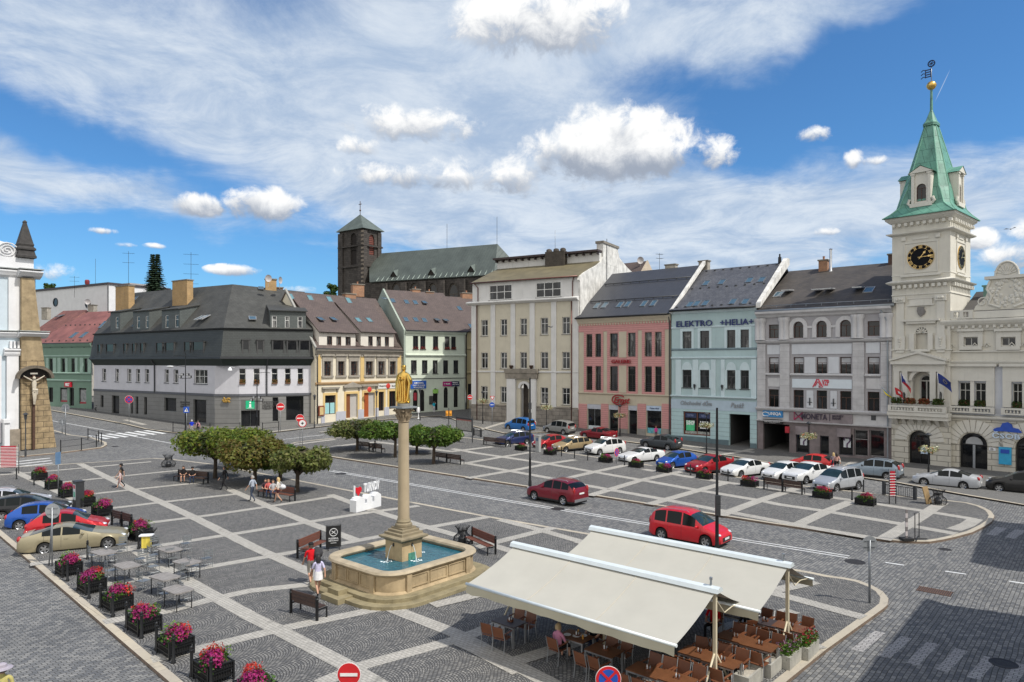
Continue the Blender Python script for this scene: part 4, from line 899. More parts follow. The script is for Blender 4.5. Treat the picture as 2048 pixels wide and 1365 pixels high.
 for i,h in enumerate(SH[1:]):
  o=window(r,h,.28,'X' if i!=3 else 'H',pm('shop_alu',(.26,.25,.25),.4,.5) if i>2 else pm('dark_alu',(.045,.05,.06),.4,.4),GLASSB,None,'shop_window' if i!=1 else 'shop_door',fw=.09)
  if i in(0,2):
   m=MB(); a=h.s0+(h.s1-h.s0)*.28; b_=h.s1-(h.s1-h.s0)*.2; m.box(a,b_,.22,.25,h.z0+.8,h.z1-.5); q=m.build('poster',pm('poster_white',(.66,.70,.72),.5),o)
   m=MB(); cx=(a+b_)/2; cz=(h.z0+h.z1)/2+.15
   m.tube([(cx+.3*cos(R(200-25*k)),.2,cz+.35+.3*sin(R(200-25*k))) for k in range(10)]+[(cx,.2,cz-.1),(cx,.2,cz-.45)],.07,6); m.build('poster_motif',pm('motif_plum',(.10,.05,.12),.5),q)
 for c0,c1,y in((1586,1624,853),(1668,1710,857)):
  a=f.s(c0); b_=f.s(c1); z1=f.z((c0+c1)/2,y); m=MB(); m.box(a+.35,b_-.35,-.28,-.055,z1-.9,z1);
  m.build('door_hood',GRB,r)
 h=SH[0]; m=MB()
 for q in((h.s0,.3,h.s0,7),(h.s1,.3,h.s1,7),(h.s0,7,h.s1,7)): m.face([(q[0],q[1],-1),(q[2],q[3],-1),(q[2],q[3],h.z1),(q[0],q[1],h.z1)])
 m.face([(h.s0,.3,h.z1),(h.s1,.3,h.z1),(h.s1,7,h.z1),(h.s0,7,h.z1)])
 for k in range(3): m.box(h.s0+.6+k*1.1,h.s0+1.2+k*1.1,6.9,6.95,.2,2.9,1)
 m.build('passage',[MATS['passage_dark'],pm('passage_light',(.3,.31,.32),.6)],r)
 def signboard(p0,p1,y0,y1,col,name):
  m=MB(); m.box(f.s(p0),f.s(p1),-.3,-.104,f.z((p0+p1)/2,y0),f.z((p0+p1)/2,y1)); return m.build('signboard',pm(name,col,.5,0,.04),r)
 o=signboard(1527.7,1567,834.5,821.5,(.03,.22,.50),'board_blue'); lettering(o,'UNIQA',f.s(1539.5),f.z(1547,831.5),.40,-.34,WHITEP,f.s(1564.5)-f.s(1539.5),0,.02)
 m=MB(); s=f.s(1533); z=f.z(1533,828); m.tube([(s+.32*cos(R(q)),-.34,z+.22*sin(R(q))) for q in range(30,300,30)],.05,5); m.tube([(s-.3,-.34,z-.2),(s+.35,-.34,z-.2)],.035,5); m.build('logo',WHITEP,o)
 o=signboard(1528,1566.7,847,838.8,(.01,.01,.01),'board_black'); lettering(o,'KÉVIN BERRY',f.s(1531.5),f.z(1547,844.6),.2,-.33,WHITEP,f.s(1563)-f.s(1531.5),0,.01); lettering(o,'KADEŘNICTVÍ',f.s(1541),f.z(1547,846.4),.06,-.33,WHITEP,f.s(1553)-f.s(1541))
 DK=pm('letter_plum',(.03,.02,.045),.4); s0=f.s(1605); s1=f.s(1656.5)
 lettering(r,'MONETA',s0,f.z(1630,839),.62,-.36,DK,s1-s0,0,.012,.05,'shop_sign'); lettering(r,'MONEY',f.s(1667),f.z(1678,834.5),.23,-.36,DK,f.s(1689)-f.s(1667),0,.01,.04,'shop_sign'); lettering(r,'BANK',f.s(1667),f.z(1678,839.5),.23,-.36,DK,f.s(1685)-f.s(1667),0,.01,.04,'shop_sign')
 m=MB(); s=f.s(1590.5); z=f.z(1590,839.3); m.tube([(s,-.36,z),(s,-.36,z+.8),(s+.9,-.36,z),(s+.9,-.36,z+.8),(s,-.36,z)],.075,5); m.build('shop_logo',pm('logo_magenta',(.35,.02,.09),.4),r); m=MB(); m.tube([(s+.1,-.38,z+.75),(s+.45,-.38,z+.4),(s+.8,-.38,z+.75)],.06,5); m.build('shop_logo',DK,r)
 m=MB(); s=f.s(1661.5); m.box(s-.03,s+.03,-.36,-.31,f.z(1661,842),f.z(1661,828)); m.build('shop_sign',DK,r)
 m=MB(); m.box(f.s(1576),f.s(1583.5),-.9,-.6,f.z(1580,865),f.z(1580,852.5)); m.build('letter_box',pm('post_red',(.42,.015,.03),.4),r)
 m=MB(); m.box(f.s(1743),f.s(1752.5),-.16,-.124,f.z(1748,841),f.z(1748,829)); m.build('vent_grille',DGREY,r)
 D=10.0; rl=f.P(1579,541.5,D); rr=f.P(1776,527.6,D); zr=(rl.z+rr.z)/2; e0=Vector((0,-.6,zt+.1)); e1=Vector((L+.3,-.6,zt+.1)); r0=Vector((0,D,zr)); r1=Vector((L+.3,D,zr))
 RT=tilemat('brown_grey_slates',(.085,.073,.062),(.06,.053,.048),.5,.32,.65,.5,False,.25)
 m=MB(); roofquad(m,[e0,e1,r1,r0]); roofquad(m,[r0,r1,(L+.3,2*D,zt),(0,2*D,zt)]); m.build('roof',RT,r)
 LM=pm('lead_sheet',(.28,.31,.34),.5,.4,.15,2); gutter(r,e0+Vector((0,-.06,-.02)),e1+Vector((0,-.06,-.02)),.13,LM)
 for a,b_ in((1557.5,589.5),(1576,587.5),(1636,586),(1658,584.5),(1717.5,582),(1738,580.5)): skylight(f,r,a,b_,(e0,e1,r0),.95,1.45,(24 if a in(1576,1636,1658,1717.5) else 0),fm=pm('alu_frame',(.5,.51,.52),.4,.5))
 m=MB(); q0=e0.lerp(r0,.07)+Vector((0,-.1,.2)); q1=e1.lerp(r1,.07)+Vector((0,-.1,.2)); m.tube([q0,q1],.035,5); x=.5
 while x<L: m.tube([(x,q0.y,q0.z-.25),(x,q0.y,q0.z)],.025,4); x+=1.6
 m.build('snow_guard',LM,r)
 chimney(f,r,1637,1654,520,548,D-.9,M_CHIMR,.8,1); chimney(f,r,1776,1786,508,540,D-.6,pm('dark_chimney',(.11,.065,.05),.9),.8)
 p=f.P(1661.5,545,D-.9); m=MB(); m.lathe([(.26,p.z-.8),(.24,p.z+.1),(.16,p.z+.2),(.16,f.z(1661,500,D-.9)),(.22,f.z(1661,499,D-.9)),(.05,f.z(1661,497,D-.9))],12,(p.x,p.y,0)); m.build('flue_pipe',pm('steel_flue',(.55,.56,.57),.3,.8),r)
 downpipe(r,L-.35,-1,zt-1.6,-.3,LM,.07,(-.7,-.5,1.4));
 m=MB(); m.box(0,L,2*D-.3,2*D,-1,zt); m.build('side_wall',LI,r)
 return f
FK=bank()
# ------------------------------------------------------------ town hall with its clock tower
TC=PLASTER('townhall_stucco',(.60,.575,.505),.22); TCP=PLASTER('townhall_pale',(.62,.60,.54),.2); TB=PLASTER('townhall_bluegrey',(.52,.54,.585),.2)
TR=brickmat('townhall_rustic',(.585,.555,.475),(.555,.525,.45),(.27,.25,.21),1.9,.56,.035,.88,.9,.1,.5,None,.8,.2,.03)
COP=brickmat('copper_patina',(.10,.265,.20),(.13,.30,.235),(.05,.15,.115),.85,1.35,.03,.55,.4,.35,.5,None,.9,.2,.02)
def townhall():
 n=Vector((.737,.676)); a=Vector((38.05,69.5,0)); b=Vector((38.05+.676*20,69.5-.737*20,0))
 f=Fac(a,b,0.0); r=f.thing('town_hall','ornate cream town hall beside the clock tower with rusticated arches, balustrades and scrolled gable','town hall')
 d0=.35; L=26.0
 zc=f.z(1950,640,d0); zg=f.z(1950,834,d0); z2=f.z(1950,727,d0); z3=f.z(1950,700,d0)
 x0=f.s(1895,d0)-.4
 up=[];
 for p0,p1 in((1928.6,1956),(2003,2031.5)): up.append(Hole(f.s(p0,d0),f.s(p1,d0),f.z((p0+p1)/2,692,d0),f.z((p0+p1)/2,675,d0)))
 dx=up[1].s0-up[0].s0; up.append(Hole(up[1].s0+dx,up[1].s1+dx,up[1].z0,up[1].z1))
 mid=[]
 for p0,p1 in((1918.5,1941),(1949.5,1972),(2024.8,2045),(2052,2072)): mid.append(Hole(f.s(p0,d0),f.s(p1,d0),f.z(1945,812,d0),f.z(1945,765.5,d0)))
 ar=[]
 for p0,p1,yb in((1919,1975.6,951),(2030.7,2092,966)):
  A=f.s(p0,d0); B=f.s(p1,d0); ar.append(Hole(A,B,-.4,f.z(1947,866,d0),(B-A)/2))
 for lst,hs in((up,.2),(mid,.25)): pass
 wallgrid(MB(),x0,L,z2,zc,up,.25,d0).build('facade',TC,r); wallgrid(MB(),x0,L,zg,z2,mid,.3,d0).build('facade',TB,r); wallgrid(MB(),x0,L,-1,zg,ar,.5,d0-.12).build('ground_floor_wall',TR,r)
 WF2=pm('grey_window_frame',(.50,.49,.45),.5,0,.06,3)
 for h in up:
  window(r,h,d0+.2,'M',WF2,GLASS,None); m=MB()
  m.box(h.s0-.35,h.s1+.35,d0-.28,d0-.002,h.z0-.38,h.z0-.05); m.box(h.s0-.5,h.s1+.5,d0-.35,d0-.002,h.z1+.55,h.z1+.8); m.box(h.s0-.4,h.s0-.02,d0-.16,d0-.002,h.z0-.05,h.z1+.548); m.box(h.s1+.02,h.s1+.4,d0-.16,d0-.002,h.z0-.05,h.z1+.548); m.box(h.s0-.02,h.s1+.02,d0-.15,d0-.002,h.z1+.03,h.z1+.548)
  c=(h.s0+h.s1)/2; m.tube([(c-.8,d0-.2,h.z1+.82),(c-.35,d0-.2,h.z1+1.15),(c,d0-.2,h.z1+1.4),(c+.35,d0-.2,h.z1+1.15),(c+.8,d0-.2,h.z1+.82)],.1,6); m.build('window_surround',TCP,r)
 PLG=leafmat('balcony_green',[(.03,.06,.02),(.05,.10,.025),(.08,.12,.03),(.16,.05,.04)],.6,.2)
 for i,h in enumerate(mid):
  window(r,h,d0+.25,'TM',WF2,GLASSB,None)
  leafbox(h.s0+.05,h.s1-.05,d0-.35,d0+.1,h.z0+.0,h.z0+.5,260,.11,PLG,r,'window_box_plants')
 for h0,h1 in((mid[0],mid[1]),(mid[2],mid[3])):
  m=MB(); a0=h0.s0-.75; b0=h1.s1+.75
  m.box(h0.s0-.7,h0.s0-.05,d0-.22,d0-.002,h0.z0,h0.z1+.15); m.box(h1.s1+.05,h1.s1+.7,d0-.22,d0-.002,h0.z0,h0.z1+.15); m.box(h0.s1+.02,h1.s0-.02,d0-.18,d0-.002,h0.z0,h0.z1+.15)
  m.box(h0.s0-.7,h1.s1+.7,d0-.24,d0-.002,h0.z1+.151,h0.z1+1.5); m.box(a0-.15,b0+.15,d0-.5,d0-.002,h0.z1+1.501,h0.z1+1.75); m.build('window_surround',TCP,r)
  balustrade(r,a0,b0,d0-.38,zg+.35,f.z(1945,812,d0)-.06,TCP)
 cornice(r,x0,L,z2-.2,[(-d0,0),(-d0+.3,.08),(-d0+.45,.25),(-d0+.5,.35),(-d0,.45)],TCP)
 cornice(r,x0,L,z3-.25,[(-d0,0),(-d0+.2,.05),(-d0+.2,.15),(-d0,.2)],TCP,'string_course')
 cornice(r,x0,L,zc-1.1,[(-d0,0),(-d0+.15,.1),(-d0+.25,.4),(-d0+.6,.7),(-d0+.75,.95),(-d0+.75,1.1),(-d0,1.2)],TCP,dent=None)
 m=MB(); x=x0+.3
 while x<L: m.box(x,x+.22,d0-.45,d0-.002,zc-.78,zc-.42); x+=.55
 m.build('dentils',TCP,r)
 cornice(r,x0,L,zg-.25,[(-d0,0),(-d0+.3,.06),(-d0+.42,.2),(-d0+.42,.3),(-d0,.42)],TCP)
 m=MB(); nn=26;
 for k in range(nn):
  x=x0+.5+k*.95; m.tube([(x,d0-.05,z3+.3),(x+.25,d0-.12,z3+.62),(x+.5,d0-.05,z3+.3)],.06,5); m.sphere((x+.25,d0-.05,z3+.3),.1,6)
 m.build('frieze_relief',TCP,r)
 for i,h in enumerate(ar):
  A=archpts(Hole(h.s0-1.25,h.s1+1.25,0,h.z1+1.25,h.arch+1.25),13); B=archpts(Hole(h.s0-.12,h.s1+.12,0,h.z1+.12,h.arch+.12),13); m=MB()
  for k in range(13):
   q=.06; a0=Vector((A[k][0],0,A[k][1])); a1=Vector((A[k+1][0],0,A[k+1][1])); b0=Vector((B[k][0],0,B[k][1])); b1=Vector((B[k+1][0],0,B[k+1][1]))
   pts=[a0.lerp(a1,q),a0.lerp(a1,1-q),b0.lerp(b1,1-q),b0.lerp(b1,q)]; m.prism([Vector((p.x,d0-.22,p.z)) for p in pts],(0,.098,0))
  m.build('voussoirs',TCP,r)
  o=window(r,h,d0+.35,'A',pm('black_alu',(.02,.02,.022),.35,.4),GLASSB,None,'entrance',fw=.16)
  if i==0:
   m=MB(); c=(h.s0+h.s1)/2; m.box(c-.1,c+.1,d0+.2,d0+.28,h.z0,h.z1-h.arch); m.build('steel_post',GALV,o); A=archpts(Hole(c-.7,c+.7,0,h.z1-h.arch+.75,.7),8); m=MB(); m.prism([(x,d0+.22,z) for x,z in A],(0,.04,0)); m.build('fanlight_panel',pm('fan_grey',(.38,.39,.4),.6),o)
 xa=f.s(1903,d0); xb=f.s(1948,d0); balustrade(r,xa,xb,d0-.3,zc+.12,f.z(1925,621.5,d0),TCP)
 m=MB(); m.box(xb,L,d0-.3,d0+.3,zc+.11,f.z(1990,622,d0)); m.build('parapet',TCP,r)
 gx=[(1948,622),(1952,613),(1958,608),(1966,602),(1972,594),(1976,583),(1979,570),(1980,560)]
 c=f.s(2015.5,d0); P=[f.P(q[0],q[1],d0) for q in gx]; pts=[(p.x,d0-.15,p.z) for p in P]; pts+= [(2*c-p.x,d0-.15,p.z) for p in P[::-1]]
 m=MB(); m.prism(pts,(0,.5,0)); m.build('gable',TC,r)
 zt_=P[-1].z; gl=P[-1].x; m=MB(); m.box(gl-.35,2*c-gl+.35,d0-.4,d0+.4,zt_,zt_+.28); m.build('gable_cornice',TCP,r)
 A=archpts(Hole(f.s(1992,d0),f.s(2039,d0),zt_+.281,zt_+.281+1.25,1.25),16); m=MB(); m.prism([(x,d0-.2,z) for x,z in A],(0,.4,0))
 for k in range(1,9):
  q=PI*k/9; m.tube([(c,d0-.25,zt_+.35),(c-1.05*cos(q),d0-.22,zt_+.35+1.02*sin(q))],.05,5)
 m.tube([(x,d0-.25,z) for x,z in A],.09,6); m.build('gable_shell',TCP,r)
 m=MB(); rr=random.Random(5); cz=(zt_+P[0].z)/2+.15
 for k in range(70):
  q=rr.uniform(0,2*PI); R_=rr.uniform(.25,1.0)**.7; m.sphere((c+1.35*R_*cos(q),d0-.17,cz+1.25*R_*sin(q)),rr.uniform(.10,.22),6,(1,.5,1))
 for s_ in(-1,1): m.tube([(c+s_*1.3,d0-.2,cz+1.1),(c+s_*1.55,d0-.2,cz+.4),(c+s_*1.2,d0-.2,cz-.3),(c+s_*1.4,d0-.2,cz-1.0),(c+s_*.5,d0-.2,cz-1.35)],.12,6)
 m.build('gable_arms',TCP,r)
 sp=[(P[1].x+.55+(.5-.03*k)*cos(k*.6),d0-.18,P[0].z+.75+(.5-.03*k)*sin(k*.6)) for k in range(14)]; m=MB(); m.tube(sp,.07,5); m.build('gable_scroll',TCP,r)
 m=MB(); zr=f.z(1950,590,7); m.face([(x0+1,d0+.35,zc),(L,d0+.35,zc),(L,7.5,zc+3.2),(x0+1,7.5,zc+3.2)]); m.face([(x0+1,15,zc),(L,15,zc),(L,7.5,zc+3.2),(x0+1,7.5,zc+3.2)]); m.build('roof',pm('dark_slate',(.07,.065,.06),.7,0,.2,1),r)
 m=MB(); m.box(x0+.5,L,14.6,15,-1,zc); m.box(x0+.5,x0+.9,.9,14.6,-1,zc); m.build('side_wall',TC,r)
 m=MB(); p=f.P(1973.5,580,6); m.box(p.x-.25,p.x+.25,5.8,6.3,p.z-1.6,p.z+.3); m.box(p.x-.36,p.x+.36,5.7,6.4,p.z+.301,p.z+.45); m.build('chimney',pm('copper_flue',(.13,.25,.22),.6),r)
 m=MB(); xs=f.s(1988,d0); z=f.z(2000,876.5,d0); BL=pm('bank_blue',(.012,.07,.42),.4);
 m.prism([(xs+dx_,d0-.36,z+dz) for dx_,dz in((-.0,.78),(.25,.95),(.55,1.0),(.72,1.38),(1.1,1.5),(1.4,1.3),(1.5,1.02),(1.9,.95),(2.1,.72),(2.15,.6),(1.5,.62),(.9,.66),(.1,.62))],(0,.2,0)); o=m.build('shop_sign',BL,r)
 lettering(o,'ČSOB',xs-.05,z,.62,d0-.30,pm('sign_ice',(.55,.66,.80),.4),2.1,0,.015,.1)
 m=MB(); x=f.s(1999,d0); z=f.z(2003,928,d0); m.box(x,x+.95,d0-.3,d0-.124,z,z+1.55); o=m.build('wall_box',pm('cyan_box',(.03,.36,.62),.4),r); m=MB(); m.box(x+.15,x+.8,d0-.36,d0-.301,z+1.0,z+1.35); m.build('wall_box_label',BL,o)
 m=MB(); x=f.s(1979.5,d0); z=f.z(1982,901,d0); m.box(x,x+.5,d0-.2,d0-.124,z,z+.28); o=m.build('house_number',WHITEP,r); lettering(o,'23',x+.1,z+.06,.17,d0-.21,BLACKM)
 # ---------------- tower (its own block of masonry, standing half a metre forward)
 t=f.thing('clock_tower','cream clock tower with green copper spire, golden ball and weathervane','clock tower')
 W=5.1; DP=6.4; fd=-.1
 zC=f.z(1840,566.5); zA=f.z(1840,466.5); zD=f.z(1838,433)
 z1=f.z(1840,722); zb=f.z(1840,826)
 door=Hole(f.s(1825,fd),f.s(1866.5,fd),f.z(1845,808),f.z(1845,743.5),(f.s(1866.5)-f.s(1825))/2)
 garch=Hole(f.s(1817,fd),f.s(1861,fd),-.4,f.z(1839,861.7),(f.s(1861)-f.s(1817))/2)
 niche=Hole(f.s(1831,fd),f.s(1855,fd),f.z(1843,700),f.z(1843,655),(f.s(1855)-f.s(1831))/2)
 m=MB(); wallgrid(m,0,W,z1,zD,[niche],.45,fd); m.box(.0,W,fd+.46,fd+.47,niche.z0-.3,niche.z1+.2) ; m.build('tower_front',TC,t)
 m=MB(); wallgrid(m,0,W,zb,z1,[door],.7,fd); m.build('tower_front',TCP,t); wallgrid(MB(),-.02,W+.06,-1,zb,[garch],.5,fd-.1).build('rusticated_base',TR,t)
 m=MB(); m.face([(W,fd,-1),(W,DP,-1),(W,DP,zD),(W,fd,zD)]); m.face([(0,fd,-1),(0,DP,-1),(0,DP,zD),(0,fd,zD)]); m.face([(0,DP,-1),(W,DP,-1),(W,DP,zD),(0,DP,zD)]); m.build('tower_wall',TC,t)
 sh=MB();
 for k in range(7): q=PI*k/6; sh.tube([((niche.s0+niche.s1)/2,fd+.3,niche.z1-niche.arch),((niche.s0+niche.s1)/2-niche.arch*.95*cos(q),fd+.05,niche.z1-niche.arch+niche.arch*.95*sin(q))],.08,5)
 sh.build('niche_shell',TCP,t)
 def belt(z,prof,name,dent=None):
  m=MB(); L4=[]
  for o,u in prof: L4.append([(-o,fd-o,z+u),(W+o,fd-o,z+u),(W+o,DP+o,z+u),(-o,DP+o,z+u)])
  m.ring(L4,0,False,True,True,True)
  if dent:
   p,w,h,o=dent
   x=.1
   while x<W: m.box(x,x+w,fd-o,fd-.002,z-h,z-.002); x+=p
   y=.2
   while y<DP: m.box(W+.002,W+o,y,y+w,z-h,z-.002); y+=p
  return m.build(name,TCP,t)
 belt(zD-.55,[(0,0),(.18,.08),(.42,.3),(.5,.36),(.5,.5),(.56,.55)],'cornice',(.55,.26,.3,.36)); belt(zA-.12,[(0,0),(.2,.06),(.42,.16),(.45,.26),(0,.36)],'cornice'); belt(zC-.12,[(0,0),(.18,.06),(.42,.2),(.48,.3),(0,.5)],'cornice',(.5,.26,.32,.32))
 belt(f.z(1842,550),[(0,0),(.05,.03),(.05,.08),(0,.11)],'string_course'); belt(f.z(1842,590),[(0,0),(.07,.03),(.07,.1),(0,.14)],'string_course'); belt(f.z(1842,702),[(0,0),(.12,.04),(.12,.1),(0,.16)],'string_course')
 def clock(on_side):
  c=f.P(1841.5,514.7,fd) if not on_side else Vector((W,DP*.5,f.P(1841.5,514.7,fd).z+.02)); rad=1.17 if not on_side else 1.12
  def pt(x,z,o): return (c.x+x,c.y-o,c.z+z) if not on_side else (c.x+o,c.y+x,c.z+z)
  N=40; m=MB(); ring=[[pt(rr*cos(2*PI*k/N),rr*sin(2*PI*k/N),o) for k in range(N)] for rr,o in((rad,.0),(rad,.07),(rad*.02,.07))]; m.ring(ring,0,False,True,False,True); o=m.build('clock_face',pm('clock_black',(.006,.006,.008),.7,spec=.15),t)
  GO=pm('gilding',(.72,.50,.20),.38,.75,.1,6); m=MB(); m.ring([[pt(rr*cos(2*PI*k/N),rr*sin(2*PI*k/N),o_) for k in range(N)] for rr,o_ in((rad*.985,.075),(rad*1.01,.09),(rad*1.01,.0))],0,False); m.build('clock_rim',GO,o)
  m=MB()
  for h in range(12):
   q=PI/2-h*PI/6; ux,uz=cos(q),sin(q); vx,vz=-uz,ux; nb={0:3,1:1,2:2,3:3,4:3,5:1,6:2,7:3,8:4,9:2,10:1,11:2}[h]
   for k in range(nb):
    w=(k-(nb-1)/2)*.10*rad; quad=[(rad*.74*ux+(w+e)*vx,rad*.74*uz+(w+e)*vz) for e in(-.02*rad,.02*rad)]+[(rad*.94*ux+(w+e)*vx,rad*.94*uz+(w+e)*vz) for e in(.02*rad,-.02*rad)]
    m.face([pt(x,z,.085) for x,z in quad])
   for rr in(.74,.94): m.face([pt(rr*rad*ux+a*vx+b*ux,rr*rad*uz+a*vz+b*uz,.088) for a,b in((-.15*rad,-.012),(.15*rad,-.012),(.15*rad,.012),(-.15*rad,.012))])
  m.build('clock_numerals',GO,o)
  for q,ln,w in((PI/2-R(38),.62,.07),(R(4),.86,.055)):
   if on_side: pass
   ux,uz=cos(q),sin(q); vx,vz=-uz,ux; m=MB(); m.face([pt((l*ux+a*vx)*rad,(l*uz+a*vz)*rad,.10 if ln<.7 else .11) for l,a in((-.2,.02),(-.2,-.02),(ln*.6,-w*.4),(ln*.72,-w*1.5),(ln,0),(ln*.72,w*1.5),(ln*.6,w*.4))]); m.build('clock_hand',GO,o)
  m=MB()
  def fr(x0,x1,z0,z1,o1):
   p=[pt(a,b,o1) for a,b in((x0,z0),(x1,z0),(x1,z1),(x0,z1))]; q=[pt(a,b,.0) for a,b in((x0,z0),(x1,z0),(x1,z1),(x0,z1))]; m.ring([q,p],0,False,True,False,True)
  wd=1.5 if not on_side else 1.45
  for x0,x1,z0,z1 in((-wd,-wd+.09,-1.5,1.5),(wd-.09,wd,-1.5,1.5),(-wd+.09,wd-.09,1.41,1.5),(-wd+.09,wd-.09,-1.5,-1.41)): fr(x0,x1,z0,z1,.06)
  fr(-wd-.25,wd+.25,-1.85,-1.68,.22)
  fr(-wd-.2,-wd+.2,1.75,2.1,.15); fr(wd-.2,wd+.2,1.75,2.1,.15); fr(-.7,.7,1.75,1.95,.06)
  m.build('clock_surround',TCP,t)
 clock(False); clock(True)
 m=MB()
 for p0,p1 in((1793,1808.5),(1874,1890)):
  a0,b0=f.s(p0,fd),f.s(p1,fd); m.box(a0,b0,fd-.12,fd-.002,z1+.8,f.z(1842,604)); m.box(a0-.15,b0+.15,fd-.25,fd-.002,f.z(1842,603.8),f.z(1842,592)); m.box(a0-.1,b0+.1,fd-.2,fd-.121,f.z(1842,700),f.z(1842,672))
  for k in range(3): m.sphere((a0+.15+k*(b0-a0-.3)/2,fd-.25,f.z(1842,598)),.16,6)
  for k in range(4): m.sphere(((a0+b0)/2,fd-.2,f.z(1842,678+5*k)),.17-.03*k,6)
 m.build('stucco_pilasters',TCP,t)
 m=MB(); a0,b0=niche.s0,niche.s1
 for x0,x1 in((a0-.5,a0-.08),(b0+.08,b0+.5)): m.box(x0,x1,fd-.2,fd-.002,niche.z0,niche.z1-.6)
 m.box(a0-.75,b0+.75,fd-.3,fd-.002,niche.z1+.35,niche.z1+.62); m.box(a0-1.1,b0+1.1,fd-.42,fd-.002,f.z(1842,643),f.z(1842,639)); m.box(a0-.3,b0+.3,fd-.4,fd-.002,niche.z0-.18,niche.z0-.002); m.build('niche_frame',TCP,t)
 m=MB(); x=f.s(1842,fd); m.box(x-1.0,x+1.0,fd-.1,fd-.002,f.z(1842,611),f.z(1842,597)); m.box(x-1.15,x+1.15,fd-.16,fd-.101,f.z(1842,612),f.z(1842,609.5)); m.box(x-1.15,x+1.15,fd-.16,fd-.101,f.z(1842,598),f.z(1842,596)); m.build('stucco_panel',TCP,t)
 m=MB(); z=f.z(1842,624); rr=random.Random(2)
 for k in range(22): q=rr.uniform(0,2*PI); m.sphere((x+.33*cos(q)*rr.uniform(.3,1),fd-.08,z+.38*sin(q)*rr.uniform(.3,1)),.13,6,(1,.6,1))
 m.prism([(x+.3*a,fd-.16,z+.45*b) for a,b in((-1,1),(1,1),(1,0),(.6,-.7),(0,-1.1),(-.6,-.7),(-1,0))],(0,.1,0)); m.build('coat_of_arms',pm('grey_relief',(.20,.19,.18),.9,0,.2,6,.4),t)
 xl,xr,xm=f.s(1787,fd),f.s(1894,fd),f.s(1841,fd); zl=f.z(1841,723); zm=f.z(1841,707.5)
 m=MB(); m.prism([(xl,fd-.6,zl),(xr,fd-.6,zl),(xm,fd-.6,zm)],(0,.598,0)); m.box(xl-.05,xr+.05,fd-.75,fd-.002,zl-.3,zl-.002); m.prism([(xl-.15,fd-.8,zl),(xm,fd-.8,zm),(xm,fd-.8,zm+.22),(xl-.15,fd-.8,zl+.2)],(0,.8,0)); m.prism([(xr+.15,fd-.8,zl),(xm,fd-.8,zm),(xm,fd-.8,zm+.22),(xr+.15,fd-.8,zl+.2)],(0,.8,0)); m.build('pediment',TCP,t)
 m=MB(); m.box(xl+.1,xr-.1,fd-.4,fd-.002,zl-1.0,zl-.302)
 for p0 in(1796,1812,1868,1884): m.box(f.s(p0,fd)-.25,f.s(p0,fd)+.25,fd-.42,fd-.002,zb+1.2,zl-1.002)
 m.build('balcony_portal',TCP,t)
 A=archpts(Hole(door.s0-.3,door.s1+.3,0,door.z1+.3,door.arch+.3),14); B=archpts(door,14); m=MB()
 for i in range(14): m.prism([(A[i][0],fd-.2,A[i][1]),(A[i+1][0],fd-.2,A[i+1][1]),(B[i+1][0],fd-.2,B[i+1][1]),(B[i][0],fd-.2,B[i][1])],(0,.198,0))
 m.build('door_arch',TCP,t)
 dd=Hole(f.s(1834.5,fd),f.s(1863,fd),door.z0,f.z(1848,749.5),(f.s(1863)-f.s(1834.5))/2); m=MB(); wallgrid(m,door.s0,door.s1,door.z0,door.z1,[dd],.1,fd+.7); m.build('door_recess',TC,t)
 window(t,dd,fd+.75,'A',pm('grey_door',(.42,.41,.38),.5),GLASSB,None,'balcony_door',fw=.15)
 bz=f.z(1840,824); m=MB(); m.box(-.05,W+.15,fd-1.25,fd-.102,bz-.35,bz); m.box(-.0,W+.1,fd-1.05,fd-.102,bz-.7,bz-.351)
 for k in range(7): x=.35+k*.73; m.prism([(x,fd-.102,bz-.7),(x,fd-.9,bz-.7),(x,fd-.102,bz-1.4)],(.3,0,0))
 m.build('balcony_slab',TCP,t); balustrade(t,.05,W,fd-1.2,bz+.02,f.z(1840,811),TCP);
 for k,(x,red) in enumerate(((.5,0),(1.7,1),(2.9,1),(4.1,0))): leafbox(x-.15,x+.75,fd-1.45,fd-1.0,bz+.85,bz+1.35,300,.11,PLG if not red else leafmat('balcony_red',[(.25,.04,.03),(.3,.07,.04),(.05,.09,.03),(.2,.12,.05)],.6,.2),t,'balcony_plants')
 A=archpts(Hole(garch.s0-1.2,garch.s1+1.2,0,garch.z1+1.2,garch.arch+1.2),13); B=archpts(Hole(garch.s0-.1,garch.s1+.1,0,garch.z1+.1,garch.arch+.1),13); m=MB()
 for k in range(13):
  q=.06; a0=Vector((A[k][0],0,A[k][1])); a1=Vector((A[k+1][0],0,A[k+1][1])); b0=Vector((B[k][0],0,B[k][1])); b1=Vector((B[k+1][0],0,B[k+1][1]))
  m.prism([Vector((p.x,fd-.2,p.z)) for p in(a0.lerp(a1,q),a0.lerp(a1,1-q),b0.lerp(b1,1-q),b0.lerp(b1,q))],(0,.098,0))
 m.build('voussoirs',TCP,t); o=window(t,garch,fd+.4,'A',pm('black_alu',(.02,.02,.022),.35,.4),GLASSB,None,'shop_window',fw=.12)
 m=MB(); m.box(garch.s0+1.0,garch.s0+1.6,fd+.3,fd+.33,1.1,1.75); m.build('sticker',pm('sticker_blue',(.5,.62,.75),.5),o)
 for px_,py_ in((1808,801),(1881,801)):
  p=f.P(px_,py_,fd-1.0); m=MB(); m.lathe([(.14,p.z-.3),(.09,p.z),(.12,p.z+.6),(.04,p.z+.8)],8,(p.x,p.y,0)); m.build('flag_stand',BLACKM,t)
 cx,cy=W/2,(fd+DP)/2; hx,hy=W/2,(DP-fd)/2
 def sq(k,z): return [(cx-hx*k,cy-hy*k,z),(cx+hx*k,cy-hy*k,z),(cx+hx*k,cy+hy*k,z),(cx-hx*k,cy+hy*k,z)]
